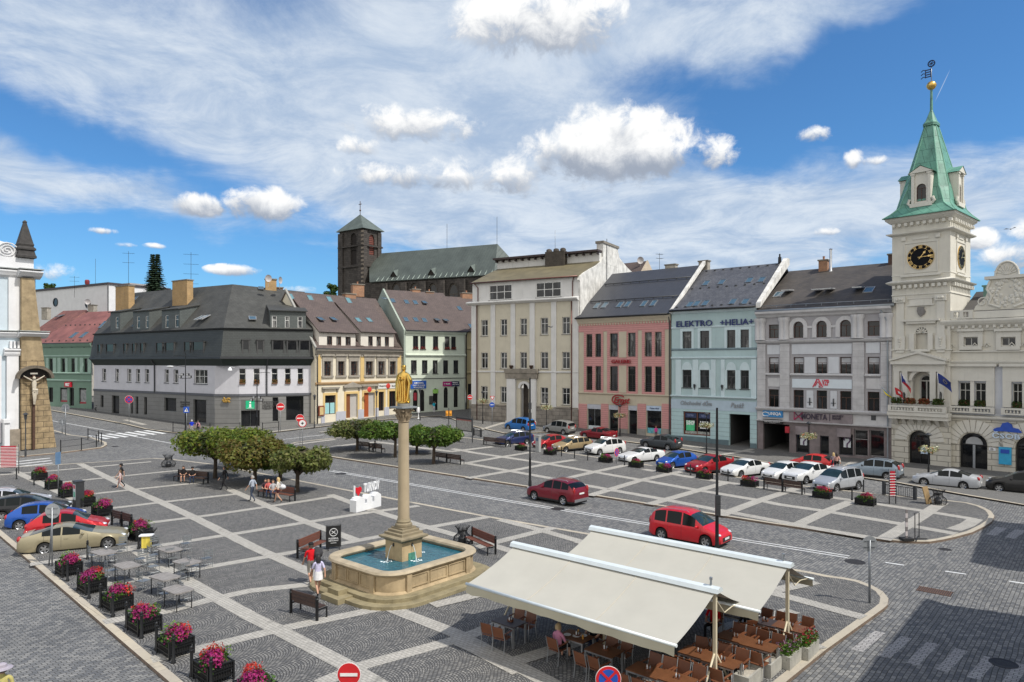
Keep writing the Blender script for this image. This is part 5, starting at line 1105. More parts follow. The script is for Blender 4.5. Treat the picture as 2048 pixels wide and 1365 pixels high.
 def oct_(k,z):
  a=hx*k; b=hy*k; c=.62; return [(cx-a*c,cy-b,z),(cx+a*c,cy-b,z),(cx+a,cy-b*c,z),(cx+a,cy+b*c,z),(cx+a*c,cy+b,z),(cx-a*c,cy+b,z),(cx-a,cy+b*c,z),(cx-a,cy-b*c,z)]
 zE=zD+.02; Yc=69.8; zz=lambda py: CAMZ+(HZ-py)*Yc/F
 m=MB(); L=[]
 for k,z,c in((1.26,zE,.97),(1.06,zE+.55,.9),(.93,zE+1.05,.82),(.84,zz(395),.74),(.80,zz(385),.68),(.20,zz(254),.62)):
  a=hx*k;b=hy*k; L.append([(cx-a*c,cy-b,z),(cx+a*c,cy-b,z),(cx+a,cy-b*c,z),(cx+a,cy+b*c,z),(cx+a*c,cy+b,z),(cx-a*c,cy+b,z),(cx-a,cy+b*c,z),(cx-a,cy-b*c,z)])
 m.ring(L,0,False,True,True,True); m.ring([oct_(.245,zz(254.5)),oct_(.245,zz(249)),oct_(.17,zz(243)),oct_(.045,zz(222)),oct_(.035,zz(180))],0,False,True,True,True); m.build('spire',COP,t)
 ribs=MB()
 for i in range(8): ribs.tube([Vector(L[3][i]),Vector(L[4][i]),Vector(L[5][i])],.06,5); ribs.tube([Vector(L[k][i]) for k in range(4)],.06,5)
 ribs.build('spire_ribs',pm('copper_rib',(.16,.36,.27),.6,0,.3,1),t)
 m=MB(); m.sphere((cx,cy,zz(172)),.44,16); m.lathe([(.46,zz(173)),(.46,zz(171))],16,(cx,cy,0)); m.build('golden_ball',pm('gilding2',(.70,.45,.12),.33,.8,.1,6),t)
 m=MB(); m.tube([(cx,cy,zz(164)),(cx,cy,zz(134))],.035,6); zf=zz(146)
 m.build('vane_rod',GALV,t); m=MB()
 wx=lambda u: (cx+u*f.e.x*1.0,cy,0)
 for z in(-.35,-.12,.12,.35): m.box(cx-.55,cx-.02,cy-.02,cy+.02,zf+z-.05,zf+z+.05)
 for k in range(3): m.tube([(cx-.5,cy,zf+.35-.35*k),(cx-.75,cy,zf+.45-.35*k),(cx-.95,cy,zf+.3-.35*k)],.045,5)
 m.box(cx-.1,cx-.02,cy-.025,cy+.025,zf-.42,zf+.42); m.box(cx-.58,cx-.5,cy-.025,cy+.025,zf-.42,zf+.42); m.build('vane_flag',pm('vane_blue',(.012,.025,.07),.4,.4),t)
 m=MB(); zw=zz(128); m.tube([(cx+.3*cos(2*PI*k/16),cy,zw+.3*sin(2*PI*k/16)) for k in range(17)],.06,6)
 for k in range(4): q=PI*k/4+.2; m.tube([(cx-.28*cos(q),cy,zw-.28*sin(q)),(cx+.28*cos(q),cy,zw+.28*sin(q))],.03,5)
 m.build('vane_wheel',MATS['vane_blue'],t)
 def dormer(mx):
  m=MB(); w=.88; zb_=zE+1.0; zt_=zz(357); q=Hole(-.42,.42,zb_+.45,zb_+2.15,.42)
  wallgrid(m,-w,w,zb_,zt_,[q],.2,0); m.face([(-w,0,zb_),(-w,1.7,zb_),(-w,1.7,zt_),(-w,0,zt_)]); m.face([(w,0,zb_),(w,1.7,zb_),(w,1.7,zt_),(w,0,zt_)])
  for s_ in(-1,1): m.box(s_*.72-.13,s_*.72+.13,-.14,-.002,zb_+.3,zt_-.2); m.box(s_*.72-.2,s_*.72+.2,-.2,-.002,zt_-.199,zt_-.02); m.tube([(s_*.95,-.05,zb_+.15),(s_*1.15,-.05,zb_+.35),(s_*1.0,-.05,zb_+.75)],.14,6)
  m.prism([(-w-.2,-.25,zt_),(w+.2,-.25,zt_),(0,-.25,zt_+.62)],(0,.25,0)); m.box(-w-.1,w+.1,-.2,-.002,zb_-.1,zb_+.28)
  o=m.build('dormer',TCP,t); o.matrix_basis=mx
  r2=MB(); r2.face([(-w-.25,-.3,zt_+.0),(0,-.3,zt_+.68),(0,2.2,zt_+.68),(-w-.25,2.0,zt_)]); r2.face([(w+.25,-.3,zt_),(0,-.3,zt_+.68),(0,2.2,zt_+.68),(w+.25,2.0,zt_)]); r2.build('dormer_roof',COP,o)
  window(o,q,.15,'A',BFRAME,GLASSB,None,'dormer_window',fw=.05)
 dormer(Matrix.Translation((cx,cy-hy*.93,0))); dormer(Matrix.Translation((cx+hx*.97,cy,0))@Matrix.Rotation(PI/2,4,'Z')); dormer(Matrix.Translation((cx-hx*.97,cy,0))@Matrix.Rotation(-PI/2,4,'Z'))
 def flag(base,tip,cols,label,wl,wd,emb=None):
  a=f.world(*base); b=f.world(*tip); o=thing('flag',label,'flag',tuple(a)); m=MB(); v=b-a; m.tube([(0,0,0),v],.03,6); m.build('flag_pole',pm('pole_white',(.5,.5,.5),.5),o)
  m=MB(); N=8; K=6; u=v.normalized(); h=Vector((wd[0],wd[1],wd[2])); nr=u.cross(h).normalized(); g=[]
  for i in range(N+1):
   row=[]
   for j in range(K+1):
    s_=i/N; row.append(v-u*(wl*j/K)+h*s_+nr*(.12*sin(s_*6+j*.7))*s_+Vector((0,0,-.35*s_*s_)))
   g.append(row)
  for i in range(N):
   for j in range(K): m.face([g[i][j],g[i+1][j],g[i+1][j+1],g[i][j+1]],cols(i/N,(j+.5)/K),True)
  ob=m.build('flag_cloth',[pm('flag_white',(.7,.7,.7),.7),pm('flag_red',(.50,.03,.035),.7),pm('flag_blue',(.015,.035,.20),.7),pm('flag_sky',(.03,.22,.55),.7),pm('flag_yellow',(.75,.60,.03),.7)],o)
  if emb:
   e=MB()
   for k in range(12):
    q=2*PI*k/12; c=g[4][3]+(g[5][3]-g[3][3]).normalized()*.2*cos(q)+(g[4][2]-g[4][4]).normalized()*.17*sin(q)-Vector((0,.05,0)); e.sphere(c+nr*0,.022,6)
   e.build('flag_stars',MATS['flag_yellow'],o)
 q=lambda a,b,d: tuple(f.P(a,b,d))
 flag(q(1807,800,fd-1.1),q(1801,746,fd-2.0),lambda i,j: 2 if i<.5*(1-abs(2*j-1)) else (0 if j<.5 else 1),'white, red and blue flag with wedge on the tower balcony',.95,(.75,-.3,-.75))
 flag(q(1881,800,fd-1.1),q(1874,746,fd-2.0),lambda i,j:2,'blue flag with ring of yellow stars on the tower balcony',1.0,(1.15,-.2,-.55),True)
 flag(q(1795,810,fd-1.2),q(1788.5,775,fd-1.9),lambda i,j:1 if not(.35<i<.7 and .3<j<.7) else 0,'small red flag with pale emblem on the balcony corner',.75,(.75,-.1,-.15))
 fk=FK; a=fk.P(1779,792,-.3);
 def flag2():
  nonlocal f
  f=fk; flag(tuple(fk.P(1783,795,-.2)),tuple(fk.P(1758,768,-1.0)),lambda i,j:3 if i<.5 else 4,'blue and yellow flag hung between bank house and clock tower',1.1,(.7,-.1,-.75))
 flag2()
def leafbox(x0,x1,y0,y1,z0,z1,n,s,mat,par,name,seed=1):
 rr=random.Random(int(abs(x0*97+z0*13))+seed); m=MB()
 for k in range(n):
  c=Vector((rr.uniform(x0,x1),rr.uniform(y0,y1),z0+(z1-z0)*rr.random()**1.4)); a=Vector((rr.gauss(0,1),rr.gauss(0,1),rr.gauss(0,1))).normalized()*s; b=a.cross(Vector((rr.gauss(0,1),rr.gauss(0,1),rr.gauss(0,1)))).normalized()*s*.7
  m.face([c-a,c-b*.6,c+a,c+b])
 return m.build(name,mat,par)
def balustrade(par,x0,x1,d,z0,z1,mat):
 m=MB(); h=z1-z0; m.box(x0,x1,d-.14,d+.14,z1-.16,z1); m.box(x0,x1,d-.14,d+.14,z0,z0+.14)
 n=max(2,int((x1-x0)/1.9));
 for k in range(n+1): x=x0+(x1-x0-.3)*k/n; m.box(x,x+.3,d-.15,d+.15,z0+.141,z1-.161)
 x=x0+.42
 while x<x1-.3:
  m.lathe([(.05,z0+.142),(.09,z0+.14+h*.15),(.1,z0+h*.35),(.045,z0+h*.62),(.07,z1-.2),(.07,z1-.162)],6,(x,d,0)); x+=.27
 return m.build('balustrade',mat,par)
townhall()
# ------------------------------------------------------------ slate-hung corner house
def corner_house():
 C=G(447,858); Lw=G(188,823); Rw=G(626,848.5); C.z=Lw.z=Rw.z=0
 A=C+(Lw-C).normalized()*2.0; B=C+(Rw-C).normalized()*2.0
 f=Fac(Lw,C,1.0); g=Fac(C,Rw,1.0); k=Fac(A,B,1.0)
 r=f.thing('corner_house','corner house with dark slate mansard, yellow brick chimneys and grey shop floor')
 def part(o): o.parent=r; return o
 Lf=f.L; Lg=g.L
 WHT=PLASTER('lavender_white',(.56,.56,.60),.18); GRY=linesmat('grey_rustic',(.20,.20,.195),.62,.035,.55,'z',.85,0,.1,.5,.8,.15); BAND=pm('grey_band',(.10,.105,.12),.7)
 SL=brickmat('slate_hung',(.046,.053,.052),(.038,.044,.043),(.018,.02,.02),.6,.24,.02,.6,.35,.14,.5,None,.8,.2,.015); SLR=brickmat('slate_roof',(.066,.067,.062),(.052,.053,.049),(.03,.03,.029),.6,.3,.02,.7,.35,.3,.5,lambda t:(lambda q:t.xyz(t.m('ADD',q[0],q[1]),t.m('MULTIPLY',q[2],1.6),0.0))(t.sep(t.new('ShaderNodeTexCoord').outputs['Object'])),.5,.2,.015)
 zg=f.z(330,790); zw=f.z(330,731); zm0=f.z(440,716.5); zm1=f.z(440,659); zG2=g.z(530,787); zW2=g.z(530,731)
 zg=(zg+zG2)/2; zw=(zw+zW2)/2
 Mg=Matrix.Translation(f.loc(Vector((g.O.x,g.O.y,1.0))))@Matrix.Rotation(g.rot-f.rot,4,'Z'); Mk=Matrix.Translation(f.loc(Vector((k.O.x,k.O.y,1.0))))@Matrix.Rotation(k.rot-f.rot,4,'Z')
 gr=bpy.data.objects.new('right_wing',None); COL.objects.link(gr); gr.parent=r; gr.matrix_basis=Mg
 def tog(o): o.matrix_basis=Mg@o.matrix_basis; return o
 def hs(F_,lst,yt,yb,ref): return [Hole(F_.s(a),F_.s(b),F_.z(ref,yb),F_.z(ref,yt)) for a,b in lst]
 H1=hs(f,[(204,212),(230,237.5),(254,262.5),(272,280),(289.5,298)],738,764,250)+hs(f,[(329,337.5),(347,356.5),(388,415)],739.5,767,370)
 H0=hs(f,[(201.6,207.5)],791,815,204)+hs(f,[(224,239)],791.5,830,230)+hs(f,[(262,266.5),(271.5,277),(288.5,294.5)],794,829,280)+hs(f,[(329,353)],796,823,340)+hs(f,[(387,413)],799.6,846,400)
 wallgrid(MB(),0,Lf-2.0,zg,zw,H1,.28).build('facade',WHT,r); wallgrid(MB(),0,Lf-2.0,-1.5,zg,H0,.3,-.04).build('shop_floor_wall',GRY,r)
 R1=hs(g,[(478,491.5),(507,519.5),(543,555.5),(569.6,581.5),(595,606.5)],737,767,540)
 R0=hs(g,[(482,519.5)],799.6,857,500)+hs(g,[(545,556.5)],795,843,550)+hs(g,[(572,607)],792.6,841,590)
 tog(wallgrid(MB(),2.0,Lg,zg,zw,R1,.28).build('facade',WHT,r)); tog(wallgrid(MB(),2.0,Lg,-1.5,zg,R0,.3,-.04).build('shop_floor_wall',GRY,r))
 o=wallgrid(MB(),0,k.L,zg,zw,[],.2).build('facade',WHT,r); o.matrix_basis=Mk; o=wallgrid(MB(),0,k.L,-1.5,zg,[],.2,-.04).build('shop_floor_wall',GRY,r); o.matrix_basis=Mk
 for h in H1: window(r,h,.26,'T' if h.s1-h.s0<2 else 'G',WFRAME,GLASS2,DGREY)
 for h in H0: window(r,h,.26,'X',pm('anthracite',(.05,.055,.055),.5),GLASSB,None,'shop_window' if h.s1-h.s0>2 else 'slot_window')
 FL=leafmat('window_box_flowers',[(.04,.07,.02),(.12,.12,.03),(.30,.09,.04),(.20,.14,.04)],.6,.2)
 for h in R1:
  tog(window(r,h,.26,'H',WFRAME,GLASS,None)); tog(leafbox(h.s0+.1,h.s1-.05,-.12,.16,h.z0+.05,h.z0+.55,150,.1,FL,r,'window_box_flowers'))
  m=MB(); m.box(h.s0+.05,h.s1-.05,-.16,.18,h.z0-.12,h.z0+.1); tog(m.build('window_box',pm('box_brown',(.12,.06,.03),.8),r))
 for i,h in enumerate(R0):
  o=tog(window(r,h,.26,'M' if i==0 else 'X',MATS['anthracite'],GLASSB,None,'shop_window' if i else 'shop_door'))
  if i==2:
   pass
 h=R0[0]; m=MB(); m.box(h.s0,h.s1,-.05,.2,h.z1-1.5,h.z1); o=tog(m.build('door_fascia',pm('fascia_grey2',(.11,.115,.11),.6),r))
 m=MB(); x=h.s0+.6; m.box(x,x+1.15,-.1,-.052,h.z1-1.3,h.z1-.15); GN=pm('info_green',(.01,.42,.20),.4); q=m.build('info_sign',GN,o)
 m=MB(); m.box(x+.12,x+1.03,-.12,-.101,h.z1-1.2,h.z1-1.17); m.box(x+.45,x+.7,-.12,-.101,h.z1-1.05,h.z1-.62); m.box(x+.35,x+.8,-.12,-.101,h.z1-1.1,h.z1-1.05); m.sphere((x+.575,-.11,h.z1-.42),.13,8,(1,.3,1)); m.build('info_letter',WHITEP,q)
 sx=g.s(524.5);
 for i,tx in enumerate(('REGIONÁLNÍ','TURISTICKÉ','INFORMAČNÍ','CENTRUM','TURNOV')): tog(lettering(r,tx,sx,g.z(530,805+i*3.6),.22,-.07,pm('letter_dark',(.05,.05,.05),.6),2.2*len(tx)/10,name='wall_lettering'))
 sx=f.s(362);
 for i,tx in enumerate(('REGIONÁLNÍ','TURISTICKÉ','CENTRUM')): lettering(r,tx,sx,f.z(370,806+i*4.6),.24,-.07,MATS['letter_dark'],2.3*len(tx)/10,name='wall_lettering')
 def around(name,prof,z,mat,cham=True):
  m=MB(); L=[]
  for o_,u in prof:
   pa=Vector((0,-o_,z+u))
   pc=f.loc(Vector((0,0,0)));
   ca=Mg@Vector((2.0,-o_,z+u)); cb=Vector((Lf-2.0,-o_,z+u)); ce=Mg@Vector((Lg,-o_,z+u))
   if cham: L.append([pa,cb,ca,ce])
   else:
    ang=(g.rot-f.rot)/2; L.append([pa,Vector((Lf,0,z+u))+Vector((sin(ang),-cos(ang),0))*(o_/cos(ang)),ce])
  n=len(L[0])
  for i in range(len(L)-1):
   for j in range(n-1): m.face([L[i][j],L[i][j+1],L[i+1][j+1],L[i+1][j]])
  return m.build(name,mat,r)
 around('grey_band',[(.0,-.15),(.14,-.12),(.14,.18),(.0,.2)],zg,BAND)
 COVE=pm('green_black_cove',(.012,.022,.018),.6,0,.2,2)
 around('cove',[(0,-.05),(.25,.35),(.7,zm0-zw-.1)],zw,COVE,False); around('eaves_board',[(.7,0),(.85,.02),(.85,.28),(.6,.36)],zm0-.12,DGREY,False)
 wallM=around('mansard',[(.62,.22),(0.0,zm1-zm0)],zm0,SL,False); around('gutter',[(0.0,-.05),(.2,.0),(.25,.18),(.05,.2)],zm1,BLACKM,False)
 m=MB(); m.face([(0,-.6,zm0),(0,0,zm1),(0,9,zm1),(0,9,-1),(0,0,-1),(0,0,zw)]); m.build('side_wall',WHT,r)
 o=MB(); o.face([(Lg,-.6,zm0),(Lg,0,zm1),(Lg,9,zm1),(Lg,9,-1),(Lg,0,-1),(Lg,0,zw)]); tog(o.build('side_wall',WHT,r))
 def cheek(F_,tr,a,b,yt,yb,ref):
  s0,s1=F_.s(a,-.4),F_.s(b,-.4); z0,z1=F_.z(ref,yb,-.4),F_.z(ref,yt,-.4); m=MB(); e=.16
  m.box(s0,s0+e,-.56,.6,z0,z1); m.box(s1-e,s1,-.56,.6,z0,z1); m.box(s0-.08,s1+.08,-.62,.6,z1,z1+.1); m.box(s0+e,s1-e,-.56,.4,z0-.1,z0)
  o=m.build('mansard_window',pm('window_cheek',(.055,.055,.056),.6),r); q=MB(); q.face([(s0+e,-.46,z0),(s1-e,-.46,z0),(s1-e,-.46,z1),(s0+e,-.46,z1)]); q.build('pane',GLASSB,o)
  if tr: tog(o)
 for a,b in((196,203),(213,229),(247.5,254),(265,272),(281,289),(313,327),(331,350),(369,382),(386,409)): cheek(f,False,a,b,687,711,300)
 for a,b in((484,499.5),(513.5,528),(544,569),(573,595),(598,620)): cheek(g,True,a,b,681,711.5,550)
 bis=Vector((sin((g.rot-f.rot)/2)*-1,cos((g.rot-f.rot)/2),0))
 e0=Vector((0,.0,zm1+.1)); ec=Vector((Lf,0,zm1+.1)); eg=Mg@Vector((Lg,.0,zm1+.1))
 dr=f.dirn(465,569);
 T=f.P(465,569,6.5)
 dep=T.y; Tg=Mg.inverted()@T
 RL=Vector((-1.0,dep,f.z(230,590,dep))); RR=Mg@Vector((Lg,Tg.y,g.P(552,582,Tg.y).z))
 m=MB(); roofquad(m,[e0,ec,T,RL]); roofquad(m,[ec,eg,RR,T]); m.face([RL,T,Vector((Lf*.7,2*dep,zm1)),Vector((-1,2*dep,zm1))]); m.build('roof',SLR,r)
 m=MB(); m.prism([e0+Vector((-.05,0,0)),RL,Vector((-.05,2*dep,zm1))],(.1,0,0)); m.build('gable_wall',SL,r)
 pf=(e0,ec,RL); pg=(ec,eg,T)
 for x_,y_ in((402,640),(412,639)): skylight(f,r,x_,y_,pf,.85,1.5,22,fm=MATS['alu_frame'])
 skylight(f,r,505,639,pg,1.0,1.3,12,fm=MATS['alu_frame']); skylight(f,r,522,577,pg,.8,.8); skylight(f,r,205,650,pf,.9,1.6); skylight(f,r,268,650,pf,.7,1.0); skylight(f,r,272,597,pf,.7,.9)
 def dormer(F_,tr,a,b,yt,yb,wins,dd,nm,back):
  s0,s1=F_.s(a,dd),F_.s(b,dd); ref=(a+b)/2; z0,z1=F_.z(ref,yb,dd),F_.z(ref,yt,dd); hh=[Hole(F_.s(p,dd),F_.s(q,dd),z0+.25,z0+.25+(z1-z0)*.62) for p,q in wins]
  m=MB(); wallgrid(m,s0,s1,z0-.3,z1,hh,.15,dd); m.prism([(s0,dd,z0-.4),(s0,dd,z1),(s0,back,z1+(back-dd)*.22),(s0,back,z0)],(.02,0,0)); m.prism([(s1,dd,z0-.4),(s1,dd,z1),(s1,back,z1+(back-dd)*.22),(s1,back,z0)],(-.02,0,0))
  o=m.build('dormer',brickmat('dormer_slates',(.10,.115,.112),(.088,.10,.098),(.05,.055,.055),.5,.22,.015,.6,.3,.12),r); q=MB(); roofquad(q,[(s0-.2,dd-.35,z1+.02),(s1+.2,dd-.35,z1+.02),(s1+.2,back,z1+(back-dd)*.22+.1),(s0-.2,back,z1+(back-dd)*.22+.1)],.12); q.build('dormer_roof',SLR,o)
  for h in hh: window(o,h,dd+.12,'H',WFRAME,GLASS2)
  if tr: tog(o)
 dormer(f,False,221,240,624,660,[(231,236.5)],.35,'d',7.5); dormer(f,False,266,298.5,622,660,[(273.5,279.5),(291,296.5)],.35,'d',8); dormer(f,False,323.5,359.5,619,659,[(330.5,337),(350,357)],.35,'d',8.5)
 dormer(g,True,540.5,612,622,660,[(544,553.5),(570,579),(595.5,605)],.35,'d',7)
 nL=(ec-e0).cross(RL-e0).normalized()
 for a,b,t_,b_ in((231,257,573,622),(344.6,374,562,611)): d_=f.Pl((a+b)/2,b_,e0,nL).y; chimney(f,r,a,b,t_,b_,d_,M_CHIM,1.0)
 q=chimney(g,r,531,553,557,580,Tg.y-.6,M_CHIM,.9); tog(q); q=chimney(g,r,548,566,574,590,Tg.y+.4,M_CHIMR,.9); tog(q)
 tog(downpipe(r,g.s(533.5),zg,zw-.1,-.14,DGREY,.09,(.1,-.8,1.2))); downpipe(r,f.s(310.5),zg,zw-.1,-.14,DGREY,.09,(0,-.8,1.2))
 p=f.P(446,739,-1.6); m=MB(); m.tube([(p.x+.3,-.05,p.z+.25),(p.x+1.0,-1.2,p.z+.3)],.03,5); m.lathe([(.03,p.z+.3),(.22,p.z+.12),(.3,p.z-.15),(.05,p.z-.2)],10,(p.x+1.0,-1.25,0)); m.build('wall_lamp',WHITEP,r)
 m=MB(); e=MB(); rr=random.Random(4);
 for j in range(16): m.sphere((k.L/2-.55+rr.uniform(0,1.1),-.2,zg-.9+rr.uniform(0,.55)),.16,6,(1,.5,1))
 o=m.build('house_emblem',pm('house_gold',(.42,.26,.06),.5,.4),r); o.matrix_basis=Mk
 bpy.data.objects.remove(gr)
 return f,g
CHF,CHG=corner_house()
# ------------------------------------------------------------ yellow-trimmed cream house
BROOF=tilemat('brown_flat_tiles',(.115,.085,.075),(.092,.068,.062),.42,.36,.7,.5,False,.2,.5)
def yellow():
 a=G(632,850); b=G(810,828); a.z=b.z=0; f=Fac(a,b,1.0); r=f.thing('town_house','cream house with ochre pilasters, white shed dormers and orange door'); L=f.L; X=715
 CW=PLASTER('ivory_plaster',(.68,.625,.50),.2); OC=PLASTER('ochre_trim',(.62,.45,.20),.15); GS=pm('grey_surround',(.30,.275,.235),.9,0,.2,2,.3); SK=pm('pale_socle',(.42,.43,.49),.9,0,.1,1)
 zt=f.z(X,699.5); zb=f.z(X,767)
 H=[Hole(f.s(p),f.s(q),f.z(X,751),f.z(X,723)) for p,q in((647.7,661.5),(675.5,688.3),(701,714.5),(731,745),(756,768.5),(779,791))]
 G0=[(649.7,671,829,791),(692,715,836,788),(727.6,749.5,834,785.5),(757,767.5,822,784),(778,792,818,782.5)]
 S=[Hole(f.s(p),f.s(q),f.z((p+q)/2,y0),f.z((p+q)/2,y1)) for p,q,y0,y1 in G0]
 wallgrid(MB(),-.15,L,-1.5,zt-.3,H+S,.25).build('facade',CW,r)
 for h in H:
  window(r,h,.22,'P',BFRAME,GLASS2,None); m=MB()
  m.box(h.s0-.3,h.s0-.002,-.12,-.002,h.z0,h.z1); m.box(h.s1+.002,h.s1+.3,-.12,-.002,h.z0,h.z1); m.box(h.s0-.4,h.s1+.4,-.2,-.002,h.z0-.28,h.z0-.002); m.box(h.s0-.32,h.s1+.32,-.14,-.002,h.z1,h.z1+.75); m.box(h.s0-.5,h.s1+.5,-.3,-.002,h.z1+.751,h.z1+1.0); m.build('window_surround',GS,r)
 for p,q in((634.5,641.5),(720.5,728),(794,801.5)): strip(r,'pilaster',f.s(p),f.s(q),zb+.3,zt-.85,-.1,OC)
 cornice(r,-.15,L,zb-.12,[(0,0),(.14,.05),(.2,.2),(.2,.32),(0,.4)],pm('ochre_brown',(.34,.22,.11),.85)); cornice(r,-.15,L,zt-.85,[(0,0),(.15,.08),(.3,.4),(.5,.6),(.55,.75),(0,.85)],GS,dent=(.6,.3,.25,.2))
 for i,h in enumerate(S):
  m=MB(); m.box(h.s0-.32,h.s0-.002,-.07,-.002,max(h.z0,0.2),h.z1); m.box(h.s1+.002,h.s1+.32,-.07,-.002,max(h.z0,.2),h.z1); m.box(h.s0-.32,h.s1+.32,-.07,-.002,h.z1,h.z1+.35); m.build('door_surround',OC,r)
  if i in(0,3,4): o=window(r,h,.22,'H' if i==0 else 'M',BFRAME,GLASSB,None,'shop_window')
  else:
   m=MB(); c=h.s0+(h.s1-h.s0)*(.42 if i==1 else .5); m.box(h.s0,c,.2,.28,h.z0,h.z1); o=m.build('door',pm('door_orange',(.33,.075,.02),.5,0,.1,3) if i==2 else pm('door_brown',(.20,.07,.025),.5),r); m=MB(); m.box(c+.02,h.s1,.26,.3,h.z0,h.z1); m.build('door_panel',pm('door_grey',(.42,.40,.38),.6,0,.05),o)
  if i==0:
   m=MB(); w=(h.s1-h.s0)/2
   for k_ in(0,1): m.box(h.s0+.1+k_*w,h.s0+w-.06+k_*w,.16,.2,h.z0+.1,h.z0+(h.z1-h.z0)*.6)
   m.build('window_film',pm('film_aqua',(.30,.55,.58),.5,0,.05),o)
  if i<3:
   m=MB(); m.box(h.s0-.55,h.s1+.55,-.35,-.002,h.z1+.95,h.z1+1.2)
   for x in(h.s0-.4,h.s1+.1): m.prism([(x,-.002,h.z1+.35),(x,-.002,h.z1+.949),(x,-.3,h.z1+.949)],(.3,0,0))
   if i==1: m.prism([(h.s0-.5,-.3,h.z1+1.2),(h.s1+.5,-.3,h.z1+1.2),((h.s0+h.s1)/2,-.3,h.z1+1.75)],(0,.298,0))
   m.build('door_hood',GS,r)
 for p0,p1 in((642,649),(671.8,691),(715.5,727),(750,756.5),(768,777.5),(792.5,810)): strip(r,'socle',f.s(p0),f.s(p1),-1.5,f.z((p0+p1)/2,826-(p0-640)*.09),-.1,SK)
 m=MB(); m.box(f.s(755.5),f.s(792),-.12,-.002,f.z(773,777.5),f.z(773,767.5)); o=m.build('signboard',pm('board_white',(.66,.65,.62),.5,0,.03),r)
 m=MB(); c=f.P(776.5,772.4,-.14); m.sphere(c,.42,12,(1,.15,1)); m.build('sign_dot',pm('dot_red',(.55,.05,.04),.5),o); lettering(o,'Bageterie',f.s(758),f.z(760,774),.24,-.14,BLACKM,1.8); lettering(o,'Boulevard',f.s(782.5),f.z(783,773.5),.22,-.14,BLACKM,1.5)
 m=MB(); c=f.P(739,779.5,-1.1); m.sphere(c,.42,12,(1,.2,1)); m.tube([c+Vector((0,0,.0)),(c.x,0,c.z)],.03,5); o=m.build('hanging_sign',MATS['dot_red'],r)
 m=MB(); m.box(f.s(635.5),f.s(647),-.25,-.12,f.z(641,832),f.z(641,812)); o=m.build('notice_case',pm('case_brown',(.20,.05,.03),.5),r); m=MB(); m.box(f.s(637.5),f.s(645),-.28,-.251,f.z(641,830),f.z(641,814.5)); m.build('notice',pm('notice_cream',(.55,.42,.2),.6),o)
 D=7.5; rl=f.P(570.8,584.6,D); rr=f.P(718.4,592.8,D); zr=(rl.z+rr.z)/2; sL=rl.x
 e0=Vector((-.25,-.45,zt)); e1=Vector((L+.1,-.45,zt)); r0=Vector((-.25,D,zr)); r1=Vector((L+.1,D,zr)); m=MB(); roofquad(m,[e0,e1,r1,r0]); roofquad(m,[r0,r1,(L+.1,2*D,zt),(-.25,2*D,zt)]); m.build('roof',BROOF,r); gutter(r,e0,e1,.1,DGREY)
 pl=(e0,e1,r0)
 for x_,y_ in((581.5,594),(620.5,597),(659,599.5),(697,601.5)): skylight(f,r,x_,y_,pl,.9,1.3,0,pm('skylight_teal',(.13,.25,.28),.05,0,.05))
 DW=PLASTER('dormer_white',(.66,.62,.56),.2)
 for a_,b_,ws in((638,711,((654,664.5),(672.5,682.5),(691,701.5))),(721.5,787.5,((736.5,745.5),(753,762),(769.5,778)))):
  dd=.05; s0,s1=f.s(a_,dd),f.s(b_,dd); z0=f.z((a_+b_)/2,696,dd); z1=f.z((a_+b_)/2,665.5,dd); hh=[Hole(f.s(p,dd),f.s(q,dd),z0+.02,z0+(z1-z0)*.74) for p,q in ws]; back=6.2; zk=zt+(zr-zt)*(back+.45)/(D+.45)+.25
  m=MB(); wallgrid(m,s0,s1,z0-.2,z1,hh,.15,dd); m.face([(s0,dd,z0-.3),(s0,dd,z1),(s0,back,zk),(s0,back,zk-1)]); m.face([(s1,dd,z0-.3),(s1,dd,z1),(s1,back,zk),(s1,back,zk-1)]); o=m.build('dormer',DW,r)
  for h in hh: window(o,h,dd+.12,'M',BFRAME,GLASS2)
  q=MB(); e=[Vector((s0-.3,dd-.5,z1)),Vector((s1+.3,dd-.5,z1)),Vector((s1+.3,back,zk)),Vector((s0-.3,back,zk))]; roofquad(q,e,.14); q.build('dormer_roof',BROOF,o)
  for t in(.33,.62): p=e[0].lerp(e[1],t)+(e[3]-e[0])*.45;
  cx=(a_+b_)/2;
  for x_ in((cx-30,cx-4) if a_<700 else (cx-34,cx-12)): skylight(f,o,x_-4,640.5,(e[0],e[1],e[3]),.9,1.2,14 if a_<700 else 0,MATS['skylight_teal'] if a_>700 else None)
  m=MB(); m.prism([(s1+.02,-.1,zt+.5),(s1+1.6,-.1,zt+.35),(s1+1.6,1.2,zt+1.3),(s1+.02,1.6,zt+1.9)],(0,0,.12)); m.build('saddle_flashing',pm('brown_sheet',(.10,.075,.068),.5,.2),o)
 chimney(f,r,691,712,586,597,D-.3,M_CHIMR,.9)
 m=MB(); m.prism([(0,0,-1),(0,0,zt),(0,D,zr-.15),(0,2*D,zt),(0,2*D,-1)],(-.1,0,0)); m.prism([(L-.02,0,-1),(L-.02,0,zt-.2),(L-.02,D,zr-.2),(L-.02,2*D,zt),(L-.02,2*D,-1)],(-.1,0,0)); m.build('side_wall',CW,r)
 m=MB(); m.prism([e0+Vector((-.1,.2,-.1)),r0+Vector((-.1,0,0)),r0+Vector((-.1,0,.35)),e0+Vector((-.1,.2,.3))],(.32,0,0)); m.build('verge_wall',pm('verge_grey',(.30,.30,.28),.8),r)
 downpipe(r,f.s(634),-1,zt-.3,-.15,BLACKM,.07); downpipe(r,f.s(806),zb,zt-1.2,-.15,BLACKM,.07,(.5,-.4,1))
 return f
FY=yellow()
